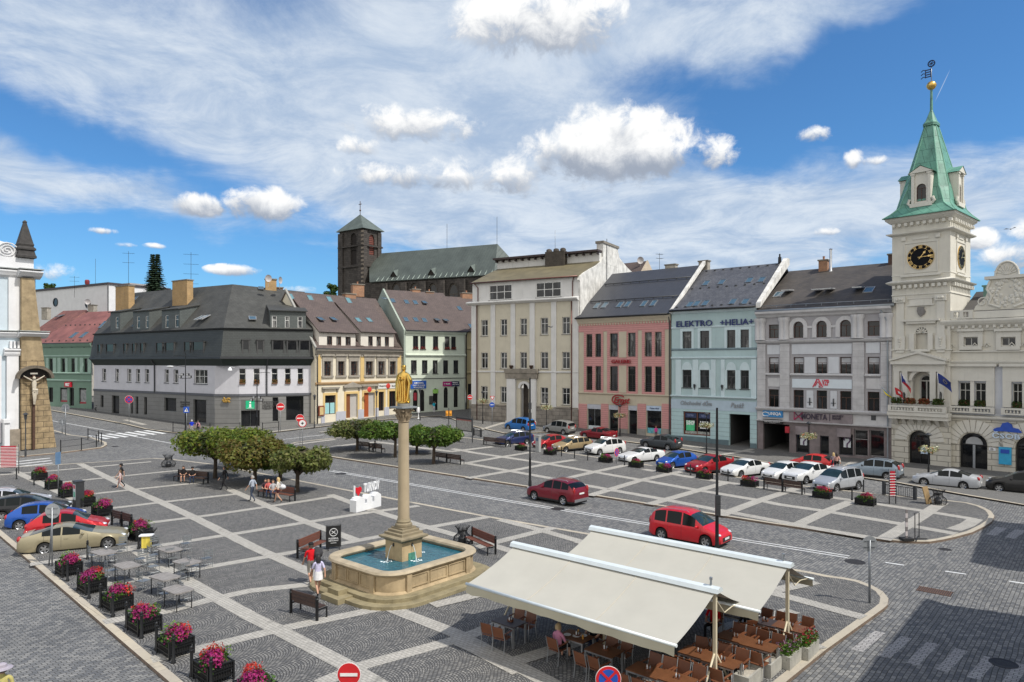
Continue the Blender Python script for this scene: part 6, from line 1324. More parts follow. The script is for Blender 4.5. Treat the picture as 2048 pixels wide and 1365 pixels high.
# ------------------------------------------------------------ pale green house and its neighbour
def green_white():
 a=G(811,829); b=G(931,820.5); a.z=b.z=0; f=Fac(a,b,1.6); r=f.thing('town_house','pale mint house with tall plain gable and blue shop board behind the column'); L=f.L; X=870
 MW=PLASTER('mint_plaster',(.58,.64,.54),.2); MG=PLASTER('sage_gable',(.33,.38,.33),.25); DG=pm('dark_sill',(.06,.065,.06),.8)
 zt=f.z(X,663)
 H=[Hole(f.s(p),f.s(q),f.z(X,699),f.z(X,673)) for p,q in((826,836.5),(840.5,851),(866,876.5),(889.5,899.5),(902.5,912))]
 H2=[Hole(f.s(p),f.s(q),f.z(X,747.5),f.z(X,721)) for p,q in((822,833.5),(844,855),(865.5,875.5),(886.5,896.5),(907,917))]
 S=[Hole(f.s(p),f.s(q),f.z(X,y0),f.z(X,y1),.6) for p,q,y0,y1 in((826,835.5,823,779),(840.5,849,822,779),(866,875.5,821.5,777),(887.5,896,817,775),(907.5,916,816.5,774))]
 wallgrid(MB(),0,L,-2,zt,H+H2+S,.22).build('facade',MW,r)
 FLW=leafmat('red_geranium',[(.05,.08,.02),(.35,.03,.05),(.4,.05,.06),(.05,.09,.03)],.6,.2)
 for h in H+H2: window(r,h,.2,'M',DFRAME,GLASS if rnd.random()<.6 else GLASS2,DG)
 for h in H: leafbox(h.s0,h.s1,-.2,.1,h.z0,h.z0+.4,70,.09,FLW,r,'window_box_flowers')
 for h in S: window(r,h,.2,'A',DFRAME,GLASSB,None,'shop_door')
 cornice(r,0,L,f.z(X,713),[(0,0),(.2,.05),(.25,.15),(.25,.25),(0,.4)],MW); cornice(r,0,L,f.z(X,758),[(0,0),(.08,.02),(.08,.1),(0,.12)],DG,'string_course'); cornice(r,0,L,zt-.5,[(0,0),(.2,.1),(.35,.3),(.4,.5),(0,.52)],MW)
 def board(p,q,y0,y1,col,nm,txts):
  m=MB(); m.box(f.s(p),f.s(q),-.2,-.002,f.z((p+q)/2,y0),f.z((p+q)/2,y1)); o=m.build('signboard',pm(nm,col,.5,0,.05),r)
  for tx,x0,x1,yb,hh in txts: lettering(o,tx,f.s(x0),f.z(X,yb),hh,-.23,WHITEP,f.s(x1)-f.s(x0),0,.03)
 board(821,851.5,777.5,762,(.01,.09,.42),'board_cobalt',(('DUM & KANCL',827,846,767.4,.27),('VÝPOČETNÍ TECHNIKA',824,849,771.2,.2),('WWW.DUM.CZ',826,847,775.6,.22))); board(885.5,902,773,763.5,(.36,.02,.16),'board_pink',(('T  Mobile',887,899,770,.22),)); board(902.1,917,773,763,(.012,.02,.08),'board_navy',(('Partner',904,915,767.5,.22),('shop Turnov',904,916,771.5,.2)))
 m=MB(); m.box(f.s(865.5),f.s(875),-.3,-.02,f.z(X,787),f.z(X,779)); m.build('signboard',pm('board_lime',(.28,.55,.12),.5),r); m=MB(); m.box(f.s(827),f.s(833),-.06,-.01,f.z(X,800),f.z(X,785)); m.build('poster',pm('poster_red',(.4,.03,.05),.5),r)
 m=MB(); m.box(f.s(858),f.s(865),-.2,-.02,f.z(X,809),f.z(X,792)); m.build('notice_case',DG,r)
 D=9.0; rl=f.P(724.6,577.4,D); rr=f.P(839.4,583.6,D); zr=(rl.z+rr.z)/2
 dx=rl.x                                                       # the gable stands in line with the ridge end
 e0=Vector((0,-.45,zt)); e1=Vector((L+.3,-.45,zt)); r0=Vector((0,D,zr)); r1=Vector((L+.3,D,zr)); m=MB(); roofquad(m,[e0,e1,r1,r0]); roofquad(m,[r0,r1,(L+.3,2*D,zt),(0,2*D,zt)]); m.build('roof',BROOF,r); gutter(r,e0,e1,.1,DGREY)
 for x_,y_,o_ in((769,600.5,20),(785.5,602,0),(813,604.5,0),(830.5,605.5,0),(848.5,607,14),(812,639.5,0),(831.5,640,0),(849,641,0),(873.5,642.5,20),(891,643.5,20)): skylight(f,r,x_,y_,(e0,e1,r0),.8,1.2,o_)
 m=MB(); m.prism([(-.02,-.1,-2),(-.02,-.1,zt+.1),(-.02,D,zr+.15),(-.02,2*D,zt+.1),(-.02,2*D,-2)],(-.3,0,0)); m.build('gable_wall',MG,r); m=MB(); m.prism([(L,0,-2),(L,0,zt),(L,D,zr-.2),(L,2*D,zt),(L,2*D,-2)],(-.2,0,0)); m.build('side_wall',MW,r)
 chimney(f,r,705.5,728.5,567.5,580,D-.2,M_CHIMR,1.0,1); chimney(f,r,825,841,577.5,588,D-.2,M_CHIMR,1.0,1); downpipe(r,L+.1,-2,zt-.6,-.15,BLACKM,.08,(0,-.3,.5))
 c=f.world(L+.4,.6,0); c.z=0; d=f.world(L+9.0,.6,0); d.z=0; g=Fac(c,d,1.6); q=g.thing('town_house','sliver of yellowish house between the mint house and cream house'); YW=PLASTER('straw_plaster',(.52,.44,.26),.3); z2=g.z(936,663)
 hh=[Hole(g.s(936),g.s(947),g.z(940,796),g.z(940,768))]; wallgrid(MB(),0,g.L,-2,z2,hh,.25).build('facade',YW,q); window(q,hh[0],.2,'M',BFRAME,GLASSB);
 D=8.4; zr=g.z(890,593,D); e0=Vector((-.1,-.4,z2)); e1=Vector((g.L,-.4,z2)); r0=Vector((-.1,D,zr)); r1=Vector((g.L,D,zr)); m=MB(); roofquad(m,[e0,e1,r1,r0]); roofquad(m,[r0,r1,(g.L,2*D,z2),(-.1,2*D,z2)]); m.build('roof',BROOF,q)
 cornice(q,0,g.L,g.z(936,748),[(0,0),(.2,.1),(.25,.3),(0,.4)],YW); cornice(q,0,g.L,g.z(936,700),[(0,0),(.2,.1),(.25,.3),(0,.4)],YW)
 for x_,y_ in((894,616),(919,617.5),(942,653)): skylight(g,q,x_,y_,(e0,e1,r0),.8,1.3)
 chimney(g,q,853,868,582.5,594,D-.3,M_CHIMR,.9,1); chimney(g,q,925,945,585,600,D-.3,M_CHIMR,.9,1)
 return f
FG=green_white()
# ------------------------------------------------------------ church front at the left edge: white facade, sandstone buttress, obelisk
def church_front():
 b=G(112,895); b.z=0; e=Vector((.656,.755,0)); a=b-e*16; f=Fac(a,b,terr(b.y)); r=f.thing('church_front','white baroque church front with sandstone buttress and crucifix niche at the left edge','church'); L=f.L
 WH=PLASTER('church_white',(.68,.685,.70),.12); PB=PLASTER('church_iceblue',(.52,.60,.66),.12); SD=brickmat('sandstone_blocks',(.36,.27,.155),(.30,.225,.13),(.13,.10,.065),1.1,.62,.03,.92,.6,.5,.5,None,1.2,.25,.03); SDP=pm('sandstone_render',(.33,.255,.155),.95,0,.35,1.3,.5,14,.3,streak=.4); LD=pm('lead_flashing',(.30,.32,.31),.6,.2,.2,2)
 s0=f.s(39); zA=f.z(60,557); zB=f.z(60,660); zC=f.z(60,682); zT=f.z(60,896)
 mt=MB(); pr=lambda y: f.s(38+ (112-38)*0+ (68.7 if y<=557 else 68.7+(112-68.7)*((y-557)/(895-557))**1.15))
 def pier(y0,y1,mat,nm,fz=0.0):
  m=MB(); N=6; ys=[y0+(y1-y0)*i/N for i in range(N+1)];
  def rr(y):
   x=68.7+(112-68.7)*max(0,(y-557)/338)**1.1; return f.s(x,-.8)
  F_=[(s0,-.8,f.z(60,y,-.8)) for y in ys]; G_=[(rr(y),-.8,f.z(60,y,-.8)) for y in ys]
  for i in range(N):
   m.face([F_[i+1],G_[i+1],G_[i],F_[i]]); m.face([G_[i+1],(G_[i+1][0],4,G_[i+1][2]),(G_[i][0],4,G_[i][2]),G_[i]]); m.face([F_[i],(s0,0,F_[i][2]),(s0,0,F_[i+1][2]),F_[i+1]])
  return m.build(nm,mat,r)
 pier(557,720,SDP,'buttress'); pier(720.01,899,SD,'buttress')
 wz=f.z(20,545); wallgrid(MB(),-2,s0,-1,wz,[],.2).build('facade',PB,r)
 sp0,sp1=f.s(12),f.s(35.5); zp=f.z(25,712); strip(r,'pilaster',sp0,sp1,2.4,zp,-.35,WH); strip(r,'pilaster_base',sp0-.3,sp1+.15,-.5,2.398,-.5,pm('church_plinth',(.28,.24,.19),.9,0,.3,2)); strip(r,'pilaster',-2,f.s(2),1,zp,-.2,WH)
 cornice(r,sp0-.25,sp1+.2,zp,[(0,0),(.4,0),(.5,.25),(.5,.4),(.65,.6),(.65,.75),(0,.8)],WH,'capital')
 strip(r,'upper_pilaster',f.s(16),s0,f.z(25,668),f.z(25,556),-.25,WH)
 m=MB()
 for k in range(3): m.box(f.s(18)+k*.35,f.s(18)+k*.35+.2,-.42,-.002,f.z(25,697),f.z(25,683))
 m.build('triglyph',WH,r)
 def band2(z,hh,o,nm,s1_):
  for nm2,q0,q1,oo in(('cornice',-2,s0-.02,o),('cornice',s0-.3,s1_,o+.85)): cornice(r,q0,q1,z,[(0,0),(oo*.6,hh*.25),(oo*.8,hh*.5),(oo,hh*.7),(oo,hh*.85),(0,hh)],WH,nm2); m=MB(); m.box(q0,q1+.05,-oo-.08,.3,z+hh,z+hh+.1); m.build('cornice_flashing',LD,r)
 band2(f.z(50,558),f.z(50,541)-f.z(50,558),.55,'c',f.s(84,-.8)); band2(f.z(50,677),f.z(50,664)-f.z(50,677),.5,'c',f.s(96,-.8))
 strip(r,'attic',-2,f.s(68),f.z(50,540),f.z(50,517),.1,WH,2.0)
 m=MB(); pts=[f.P(x,y,.4) for x,y in((-40,478),(0,482),(18,487),(28,494),(35,503),(36,512),(36,517),(-40,517))]; m.prism(pts,(0,.7,0)); sp=[]; c=f.P(14.5,500,.35)
 for k in range(34): q=k*.55; R_=1.02-.028*k; sp.append((c.x+R_*cos(q),c.y-.05,c.z+R_*.85*sin(q)))
 m.tube(sp,.07,5); m.build('volute',WH,r)
 o=r; c=f.P(49.5,517,.6); S=lambda k,z: [(c.x-k,c.y-k,z),(c.x+k,c.y-k,z),(c.x+k,c.y+k,z),(c.x-k,c.y+k,z)]; zz=lambda y: f.z(49.5,y,.6)
 m=MB(); m.ring([S(.92,zz(517)),S(.92,zz(513)),S(.85,zz(511)),S(.75,zz(503)),S(.88,zz(501)),S(.88,zz(498)),S(.68,zz(494)),S(.74,zz(490)),S(.68,zz(488)),S(.16,zz(447)),S(.2,zz(444.5)),S(.05,zz(441))],0,False,True,True,True); m.build('obelisk',pm('blackened_stone',(.045,.042,.04),.85,0,.35,3,.5,18),r)
 cx=f.s(68,-.8); h=Hole(cx-1.5,cx+1.5,f.z(60,757,-.8),f.z(60,737,-.8),1.15); m=MB(); A=archpts(h,14); m.face([(x,-.83,z) for x,z in A]+[(cx+1.5,-.83,h.z0),(cx-1.5,-.83,h.z0)][0:0]); m.build('niche',pm('niche_dark',(.035,.032,.03),.95,0,.3,2),r)  # flat near-black face under the hood stands for the niche
 B=archpts(Hole(h.s0-.3,h.s1+.3,h.z0,h.z1+.32,1.45),14); m=MB()
 for k in range(14): m.prism([(A[k][0],-1.5,A[k][1]),(A[k+1][0],-1.5,A[k+1][1]),(B[k+1][0],-1.5,B[k+1][1]),(B[k][0],-1.5,B[k][1])],(0,.69,0))
 m.build('niche_hood',pm('soot_stone',(.13,.11,.085),.95,0,.4,3),r)
 m=MB(); zb=.05; zt=f.z(60,745,-.8); m.box(cx-.22,cx+.02,-1.15,-.9,zb,zt); m.box(cx-1.2,cx+1.1,-1.12,-.92,f.z(60,757,-.8),f.z(60,754.5,-.8)); m.box(cx-.45,cx+.25,-1.2,-1.16,f.z(60,749,-.8),f.z(60,746,-.8),1); o=m.build('cross',[pm('cross_wood',(.07,.035,.022),.8,0,.3,4),pm('titulus',(.4,.38,.33),.8)],r)
 x=cx-.1; z=f.z(60,766,-.8); d=-1.3; k=1.0; m=MB()
 m.tube([(x+.0,d,z+.35),(x,d,z),(x-.02,d-.05,z-.7),(x,d-.05,z-1.0)],[.13,.24,.18,.2],8); m.tube([(x,d,z+.3),(x,d-.04,z+.42),(x-.02,d-.12,z+.7)],[.1,.14,.06],8); m.sphere((x-.04,d-.12,z+.52),.17,8,(1,1,1.2))
 for s_ in(-1,1): m.tube([(x+s_*.18,d,z+.25),(x+s_*.6,d,z+.5),(x+s_*1.0,d+.05,z+.78)],[.09,.075,.05],6); m.tube([(x+s_*.1,d-.05,z-1.0),(x+s_*.07,d-.14,z-1.7),(x+s_*.03,d,z-2.4)],[.13,.1,.06],6)
 m.tube([(x-.2,d-.08,z-.75),(x+.2,d-.08,z-.8),(x+.24,d-.06,z-1.3)],[.17,.2,.09],7); m.build('christ_figure',pm('painted_stone',(.50,.45,.36),.7,0,.15,4),o)
 m=MB(); m.box(-2,-1,.01,9,-1,wz); m.box(f.s(66),f.s(66)+.4,.6,9,0,wz); m.face([(-2,.2,wz),(f.s(66),.2,wz),(f.s(66),9,wz+2),(-2,9,wz+2)]); m.build('side_wall',WH,r)
 m=MB(); m.box(f.s(3),f.s(15,-.3),-1.2,-.36,.0,3.2); m.box(f.s(2,-.3),f.s(16.5,-.3),-1.35,-.3,3.2,3.6); m.build('door_porch',WH,r)
 return f
FCH=church_front()
# ------------------------------------------------------------ big gothic church behind the roofs
def big_church():
 a=Vector(((679-1024)/F*181,181,0)); b=a+Vector((.80,-.60,0))*7.0; f=Fac(a,b,0); zb=6
 u=(726.7-1024)/F; t=(u*a.y-a.x)/(.80+.60*u); b=a+Vector((.80,-.60,0))*t; f=Fac(a,b,0); L=f.L
 r=f.thing('gothic_church','dark stone gothic church with square tower and long green grey roof behind the houses','church')
 ST=brickmat('dark_church_stone',(.085,.074,.066),(.058,.051,.046),(.03,.026,.023),1.1,.5,.03,.95,.5,.45,.5,None,.7,.2,.03); LT=pm('pale_quoin',(.24,.20,.16),.95,0,.3,1); RF=linesmat('church_copper',(.088,.105,.095),.75,.07,.65,'x',.55,.2,.2,.5,.35,.55);
 q=f.Sd(762,500,L); D=min(max(q.y,5.5),14); zt=f.z(726.7,457); zc=f.z(726.7,531); zl=f.z(726.7,490)
 m=MB(); z0=0
 fh=[Hole(L*.47,L*.72,f.z(705,530),f.z(705,467),1.4)]; wallgrid(m,0,L,z0,zt,fh,.5); m.box(fh[0].s0,fh[0].s1,.5,.52,fh[0].z0,fh[0].z1); m.face([(0,0,z0),(0,D,z0),(0,D,zt),(0,0,zt)])
 mm=Matrix.Translation((L,0,0))@Matrix.Rotation(PI/2,4,'Z'); m.build('tower',ST,r)
 sh=[Hole(D*.32,D*.62,f.z(726.7,508),f.z(726.7,466),1.3)]; o=wallgrid(MB(),0,D,z0,zt,sh,.5).build('tower',ST,r); o.matrix_basis=mm
 LV=linesmat('louvres',(.17,.05,.035),.5,.2,.3,'z',.8); m=MB(); h=sh[0]; m.face([(h.s0,.3,h.z0),(h.s1,.3,h.z0),(h.s1,.3,h.z1),(h.s0,.3,h.z1)]); o=m.build('belfry_louvre',LV,r); o.matrix_basis=mm
 h=fh[0]; m=MB(); m.face([(h.s0,.35,h.z0),(h.s1,.35,h.z0),(h.s1,.35,h.z1),(h.s0,.35,h.z1)]); m.box(h.s0,h.s1,.1,.34,(h.z0+h.z1)/2-.3,(h.z0+h.z1)/2+.3); m.build('belfry_opening',pm('belfry_dark',(.02,.016,.014),.95),r)
 m=MB()
 for x in(-.25,L*.82): m.box(x,x+L*.2,-.35,-.002,z0,zt-.5)
 for z in(zl,zc): m.box(-.3,L+.3,-.42,-.003,z-.2,z+.2); m.box(L+.002,L+.42,-.3,D+.3,z-.2,z+.2)
 for y in(-.2,D*.78): m.box(L+.003,L+.35,y,y+D*.2,z0,zt-.5)
 m.build('buttress',ST,r)
 m=MB()
 for k in range(14): z=zt-1-k*1.05; m.box(L-.5,L+.37,-.37,-.3,z,z+.5)
 m.build('quoins',LT,r)
 m=MB(); e=.7; ap=f.P(721,429,D/2); ap=Vector((L/2,D/2,ap.z)); B=[(-e,-e,zt),(L+e,-e,zt),(L+e,D+e,zt),(-e,D+e,zt)]
 for i in range(4): m.face([B[i],B[(i+1)%4],ap])
 m.face(B); m.build('tower_roof',pm('copper_dull',(.115,.14,.125),.6,.2,.25,.5,streak=.3),r)
 m=MB(); m.tube([ap-Vector((0,0,.3)),ap+Vector((0,0,3.4))],.09,5); m.tube([(ap.x-.55,ap.y,ap.z+2.6),(ap.x+.55,ap.y,ap.z+2.6)],.09,5); m.sphere(ap+Vector((0,0,1.0)),.25,8); m.build('cross',pm('cross_bronze',(.10,.05,.03),.5,.5),r)
 P1=Vector(((762.5-1024)/F*180,180,0)); P2=Vector(((995-1024)/F*165.8,165.8,0)); g=Fac(P1,P2,0); k=g.thing('gothic_church_nave','long church nave under green grey copper sheet roof, behind mint and cream houses','church')
 zr=(g.z(762.5,507)+g.z(995,488.4))/2; W=7.5; ze=g.z(850,558.5,-W); NL=g.L
 m=MB(); s0=g.s(741,-W); roofquad(m,[(s0,-W-.4,ze),(NL+3,-W-.4,ze),(NL,0,zr),(-4,0,zr)],.2); m.face([(NL+3,-W-.4,ze),(NL+8,0,ze),(NL,0,zr)]); m.face([(NL+8,0,ze),(NL+3,W,ze),(NL,0,zr)]); m.face([(-4,0,zr),(NL,0,zr),(NL+3,W,ze),(-4,W,ze)]); m.build('roof',RF,k)
 zk=g.z(850,545,-W*.85); m=MB(); x=s0+2
 while x<NL+2.5: m.tube([(x,-W-.42,ze+.1),(x,-W*.80,ze+(zr-ze)*.2+.1)],.11,4); x+=1.5
 m.build('roof_ribs',pm('copper_light',(.19,.235,.21),.6,.2,.3,.6),k)
 for px_,py_ in((793,548),(868,544.5),(947,538)):
  n=Vector((0,-(zr-ze),W)).normalized(); c=g.Pl(px_,py_,Vector((0,-W,ze)),n); m=MB(); m.face([(c.x-.9,c.y-1.2,c.z-.8),(c.x+.9,c.y-1.2,c.z-.8),(c.x,c.y-1.2,c.z+.5)],1); m.face([(c.x-1.0,c.y-1.4,c.z-.8),(c.x,c.y-1.4,c.z+.55),(c.x,c.y+.7,c.z+1.2),(c.x-.9,c.y-.3,c.z-.6)]); m.face([(c.x+1.0,c.y-1.4,c.z-.8),(c.x,c.y-1.4,c.z+.55),(c.x,c.y+.7,c.z+1.2),(c.x+.9,c.y-.3,c.z-.6)]); m.tube([(c.x,c.y-1.3,c.z+.5),(c.x,c.y-1.3,c.z+1.6)],.06,4); m.build('roof_vent',[MATS['copper_dull'],MATS['belfry_dark']],k)
 hs=[]; wx=[]
 for p in(790,827,864,905): x=g.s(p,-W); hs.append(Hole(x-1.3,x+1.3,8,g.z(p,566,-W),2.6))
 m=MB(); wallgrid(m,s0,NL+3,0,ze,hs,.6,-W+.2); m.box(-4,NL,-W+.9,-W+1,0,ze); m.build('nave_wall',ST,k)
 for h in hs: window(k,h,-W+.6,'A',pm('tracery',(.10,.085,.07),.95),GLASSB,None,'gothic_window',fw=.2)
 m=MB()
 for p in(770,808,846,884,925): x=g.s(p,-W-.4); m.box(x-.7,x+.7,-W-.9,-W+.198,0,ze-.6)
 m.build('buttress',ST,k)
 for p,dz in((894,6),(994,6.5)): c=g.P(p,500,0); m=MB(); m.tube([(c.x,0,zr-.2),(c.x,0,zr+dz)],.05,4); m.build('lightning_rod',DGREY,k)
big_church()
# ------------------------------------------------------------ houses further up the left street
def left_background():
 a=G(84,813); b=G(183.5,820); a.z=b.z=0; f=Fac(a,b,2.0); r=f.thing('green_house','small green shop house with red sheet roof left of corner house'); L=f.L; X=140
 GR=PLASTER('bottle_green_plaster',(.17,.26,.205),.2); LGN=PLASTER('light_green_trim',(.30,.42,.36),.2)
 zt=f.z(X,687); H=[Hole(f.s(p),f.s(q),f.z(X,744.5),f.z(X,717.5)) for p,q in((98.5,105.5),(123,130),(142.5,149.5),(168,175))]
 S=[Hole(f.s(p),f.s(q),f.z(X,y),f.z(X,776)) for p,q,y in((97,106,806),(120,134.5,805),(139,148,812),(158,172.5,807))]
 wallgrid(MB(),-2,L,-1,zt,H+S,.25).build('facade',GR,r)
 for h in H: window(r,h,.22,'T',DFRAME,GLASS)
 for i,h in enumerate(S):
  o=window(r,h,.22,'X',DFRAME,GLASSB,None,'shop_window')
  if i in(1,3): m=MB(); m.box(h.s0+.2,h.s1-.1,.15,.18,h.z0+.3,h.z1-.3); m.box(h.s0+.1,h.s1-.1,.12,.2,h.z0,h.z0+.3,1); m.build('window_display',[pm('display_grey',(.25,.26,.26),.6,0,.5,3),pm('display_red',(.3,.03,.04),.6)],o)
 for p,q in((93,98),(107,113),(116,122),(131.5,136),(151,156),(161,167),(176.5,183)): strip(r,'pilaster',f.s(p),f.s(q),f.z(X,746),f.z(X,716),-.1,LGN)
 cornice(r,-2,L,f.z(X,748.5),[(0,0),(.2,.05),(.25,.2),(0,.3)],LGN); cornice(r,-2,L,f.z(X,763),[(0,0),(.2,.05),(.25,.2),(0,.3)],LGN); cornice(r,-2,L,f.z(X,714),[(0,0),(.12,.05),(.15,.2),(0,.3)],LGN); cornice(r,-2,L,zt-.7,[(0,0),(.2,.1),(.4,.5),(.5,.7),(0,.75)],GR)
 m=MB(); m.box(f.s(132.5),f.s(145),-.35,-.002,f.z(X,774.5),f.z(X,764.5)); o=m.build('signboard',pm('board_red',(.50,.01,.03),.5),r); lettering(o,'NKT',f.s(135),f.z(X,772.5),.5,-.37,WHITEP,f.s(143)-f.s(135),0,.04)
 m=MB(); x0=f.s(97);
 for p in(99,122.5,142,166.5): s=f.s(p); m.box(s,s+.45,-.01,-.002,f.z(X,696),f.z(X,694))
 m.build('eaves_vent',BLACKM,r)
 D=7; rl=f.P(176,622,D); rr=f.P(224,625,D); zr=(rl.z+rr.z)/2; RD=linesmat('red_sheet_roof',(.225,.092,.08),.7,.04,.7,'x',.6,.1,.3,.4,.5,.35)
 e0=Vector((-2,-.4,zt)); e1=Vector((L,-.4,zt)); m=MB(); roofquad(m,[e0,e1,(max(L,rr.x),D,zr),(rl.x,D,zr)]); m.face([e0,(rl.x,D,zr),(-2,14,zt)]); m.build('roof',RD,r); gutter(r,e0,e1,.1,DGREY)
 for x_,y_ in((148,671),(168,670.5)): skylight(f,r,x_,y_,(e0,e1,Vector((rl.x,D,zr))),1.0,1.6)
 m=MB()
 for yy in(.06,.55):
  q0=e0.lerp(Vector((rl.x,D,zr)),yy); q1=e1.lerp(Vector((rr.x,D,zr)),yy); n=8
  for k in range(n): p=q0.lerp(q1,(k+.5)/n); m.box(p.x-.1,p.x+.1,p.y-.06,p.y+.06,p.z,p.z+.2)
 m.build('snow_guard',DGREY,r); m=MB(); m.box(-2,L,13.7,14,-1,zt); m.build('side_wall',GR,r)
 a2=f.world(-14,9,0); b2=f.world(5,9,0); a2.z=b2.z=0; g=Fac(a2,b2,3); q=g.thing('tile_roof_house','brown tiled house roof between church front and red roof'); z0=g.z(80,668); D=6; z1=g.z(120,622.5,D); TL=tilemat('brown_tiles',(.20,.085,.07),(.15,.06,.055),.5,.5,.75,.8,False,.35)
 sR=g.s(173,D); m=MB(); roofquad(m,[(-3,-.5,z0),(sR+1,-.5,z0),(sR,D,z1),(-3,D,z1)]); m.face([(-3,12,z0),(sR+1,12,z0),(sR,D,z1),(-3,D,z1)]); m.face([(sR+1,-.5,z0),(sR+7,6,z0),(sR,D,z1)]); m.build('roof',TL,q); m=MB(); m.box(-3,sR+1,0,11,-3,z0); m.build('wall',PLASTER('dull_plaster',(.45,.42,.37)),q)
 skylight(g,q,121,635,(Vector((-3,-.5,z0)),Vector((sR,-.5,z0)),Vector((-3,D,z1))),.9,1.5,20)
 chimney(g,q,83,94,615.5,628,D-.5,M_CHIMP,.8); chimney(g,q,176,187,610,625,D-.5,M_CHIMP,.8)
 a3=Vector(((60-1024)/F*162,162,0)); b3=Vector(((217.5-1024)/F*146,146,0)); h=Fac(a3,b3,4); w=h.thing('white_hall','long white hall with round dark windows and flat dark roof edge beyond the red roofs'); zt=h.z(140,577); L=h.L
 m=MB(); wallgrid(m,-6,L,-4,zt,[],.2); m.face([(L,0,-4),(L,14,-4),(L,14,zt),(L,0,zt)]); m.build('wall',PLASTER('hall_white',(.70,.70,.71),.1),w); m=MB(); m.box(-6.2,L+.2,-.25,14,zt,zt+.45); m.build('roof_edge',pm('dark_fascia',(.06,.05,.055),.6),w)
 for p,y in((111.5,605),(176,608)):
  c=h.P(p,y,0); o=MB().lathe([(.001,0),(.78,0)],20); m=MB(); m.ring([[(c.x+R_*cos(2*PI*k/20),-dd,c.z+R_*sin(2*PI*k/20)) for k in range(20)] for R_,dd in((.98,.0),(.98,.14),(.8,.14),(.8,.02))],0,False); fr=m.build('round_window',DGREY,w); m=MB(); m.face([(c.x+.8*cos(2*PI*k/20),-.03,c.z+.8*sin(2*PI*k/20)) for k in range(20)]); m.build('pane',GLASS,fr)
 downpipe(w,L-.15,-4,zt-.2,-.1,DGREY,.1)
 m=MB(); p0=h.P(140,577,6); p1=h.P(228,577,6); za=h.z(215,570.5,6); m.box(p0.x,p1.x+6,6,12,zt,za); m.build('roof_storey',pm('grey_render',(.36,.34,.33),.9),w)
 p=h.P(174.5,575,4); m=MB(); m.lathe([(.35,zt),(.35,p.z+.5),(.5,p.z+.9),(.5,p.z+1.5),(.3,p.z+1.7)],10,(p.x,4,0)); m.build('red_cowl',pm('cowl_red',(.22,.03,.035),.5),w)
 for px_,y0,y1,D_,nm,bars in((149,576,553,150,'thin aerial on the white hall near the red cowl',2),(191,578,518,150,'bare tall whip aerial rising over the white hall',0),(257,570,503,120,'roof aerial with crossbars behind the left brick chimney',2),(382,575,505,112,'tall comb aerial above the corner house ridge',4)):
  x=(px_-1024)/F*D_; z=lambda y: CAMZ+(HZ-y)*D_/F; antenna(x,D_,z(y0)-1.5,z(y1),nm,bars,2.2 if bars>2 else 1.8,.3)
 t=antenna(*((1319-1024)/F*112,112,CAMZ+(HZ-545)*112/F,CAMZ+(HZ-507)*112/F),'ladder aerial behind the pink house ridge',2,1.2)
 g=Fac(Vector((18.5,113,0)),Vector((25.5,107,0)),2); q=g.thing('roof_house','small brown gabled house roof peeping between cream fire wall and pink roof ridge'); zt=g.z(1300,552); zr=g.z(1297,522,4); m=MB(); s0=g.s(1245,4); s1=g.s(1298,4); roofquad(m,[(s0,-1,zt-2),(s1-.5,-1,zt-2),(s1-.4,4,zr),(s0,4,zr)]); m.build('roof',BROOF,q); m=MB(); m.prism([(s1-.2,-1,zt-2),(s1-.2,4,zr+.1),(s1-.2,9,zt-2)],(-.2,0,0)); m.box(s0,s1-.5,0,8,-2,zt-2); m.build('gable_wall',pm('beige_render',(.50,.42,.33),.9),q)
 p=g.P(1281,521,3); o=thing('satellite_dish','round grey satellite dish over the brown gable behind the pink house','satellite dish',tuple(g.world(*p)),0); m=MB(); N=14; m.ring([[(R_*cos(2*PI*k/N),-dd,1.1*R_*sin(2*PI*k/N)) for k in range(N)] for R_,dd in((.55,.0),(.4,-.1),(.02,-.15))],0,True,True,False,True); m.tube([(0,.12,0),(0,.2,-1.4)],.04,5); m.build('dish',pm('dish_grey',(.38,.36,.36),.5),o)
 for px_,py_,D_,nm in((537,557,103,'white satellite dish by the right brick chimney of the corner house'),(561,561,104,'thin grey satellite dish beside the right brick chimney'),(175,604,135,'dark satellite dish on the plastered chimney before the white hall')):
  x=(px_-1024)/F*D_; z=CAMZ+(HZ-py_)*D_/F; c=dup(o,(x,D_,z),.6 if px_!=561 else 1.3,nm,None,.9)
left_background()
# ------------------------------------------------------------ two gabled houses just outside the picture whose shade lies on the road at the lower right
def row_house(a,b,D,he,hr,label):
 f=Fac(Vector(a+(0,)),Vector(b+(0,)),0.0); r=f.thing('row_house',label); L=f.L; W=PLASTER('side_street_plaster',(.52,.46,.36),.25)
 H=[Hole(x,x+1.2,z,z+1.8) for z in(1.2,4.6,8.0) for x in[1.5+2.6*k for k in range(int((L-2)/2.6))]]
 wallgrid(MB(),0,L,-.2,he,H,.2).build('facade',W,r)
 for h in H: window(r,h,.16,'T',WFRAME,GLASS)
 m=MB(); m.prism([(0,.01,-.2),(0,.01,he),(0,D/2,hr),(0,D,he),(0,D,-.2)],(.25,0,0)); m.prism([(L,.01,-.2),(L,.01,he),(L,D/2,hr),(L,D,he),(L,D,-.2)],(-.25,0,0)); m.box(.25,L-.25,D-.25,D,-.2,he); m.build('gable_wall',W,r)
 m=MB(); roofquad(m,[(-.3,-.5,he-.3),(L+.3,-.5,he-.3),(L+.3,D/2,hr+.15),(-.3,D/2,hr+.15)]); roofquad(m,[(-.3,D+.5,he-.3),(L+.3,D+.5,he-.3),(L+.3,D/2,hr+.15),(-.3,D/2,hr+.15)]); m.build('roof',BROOF,r)
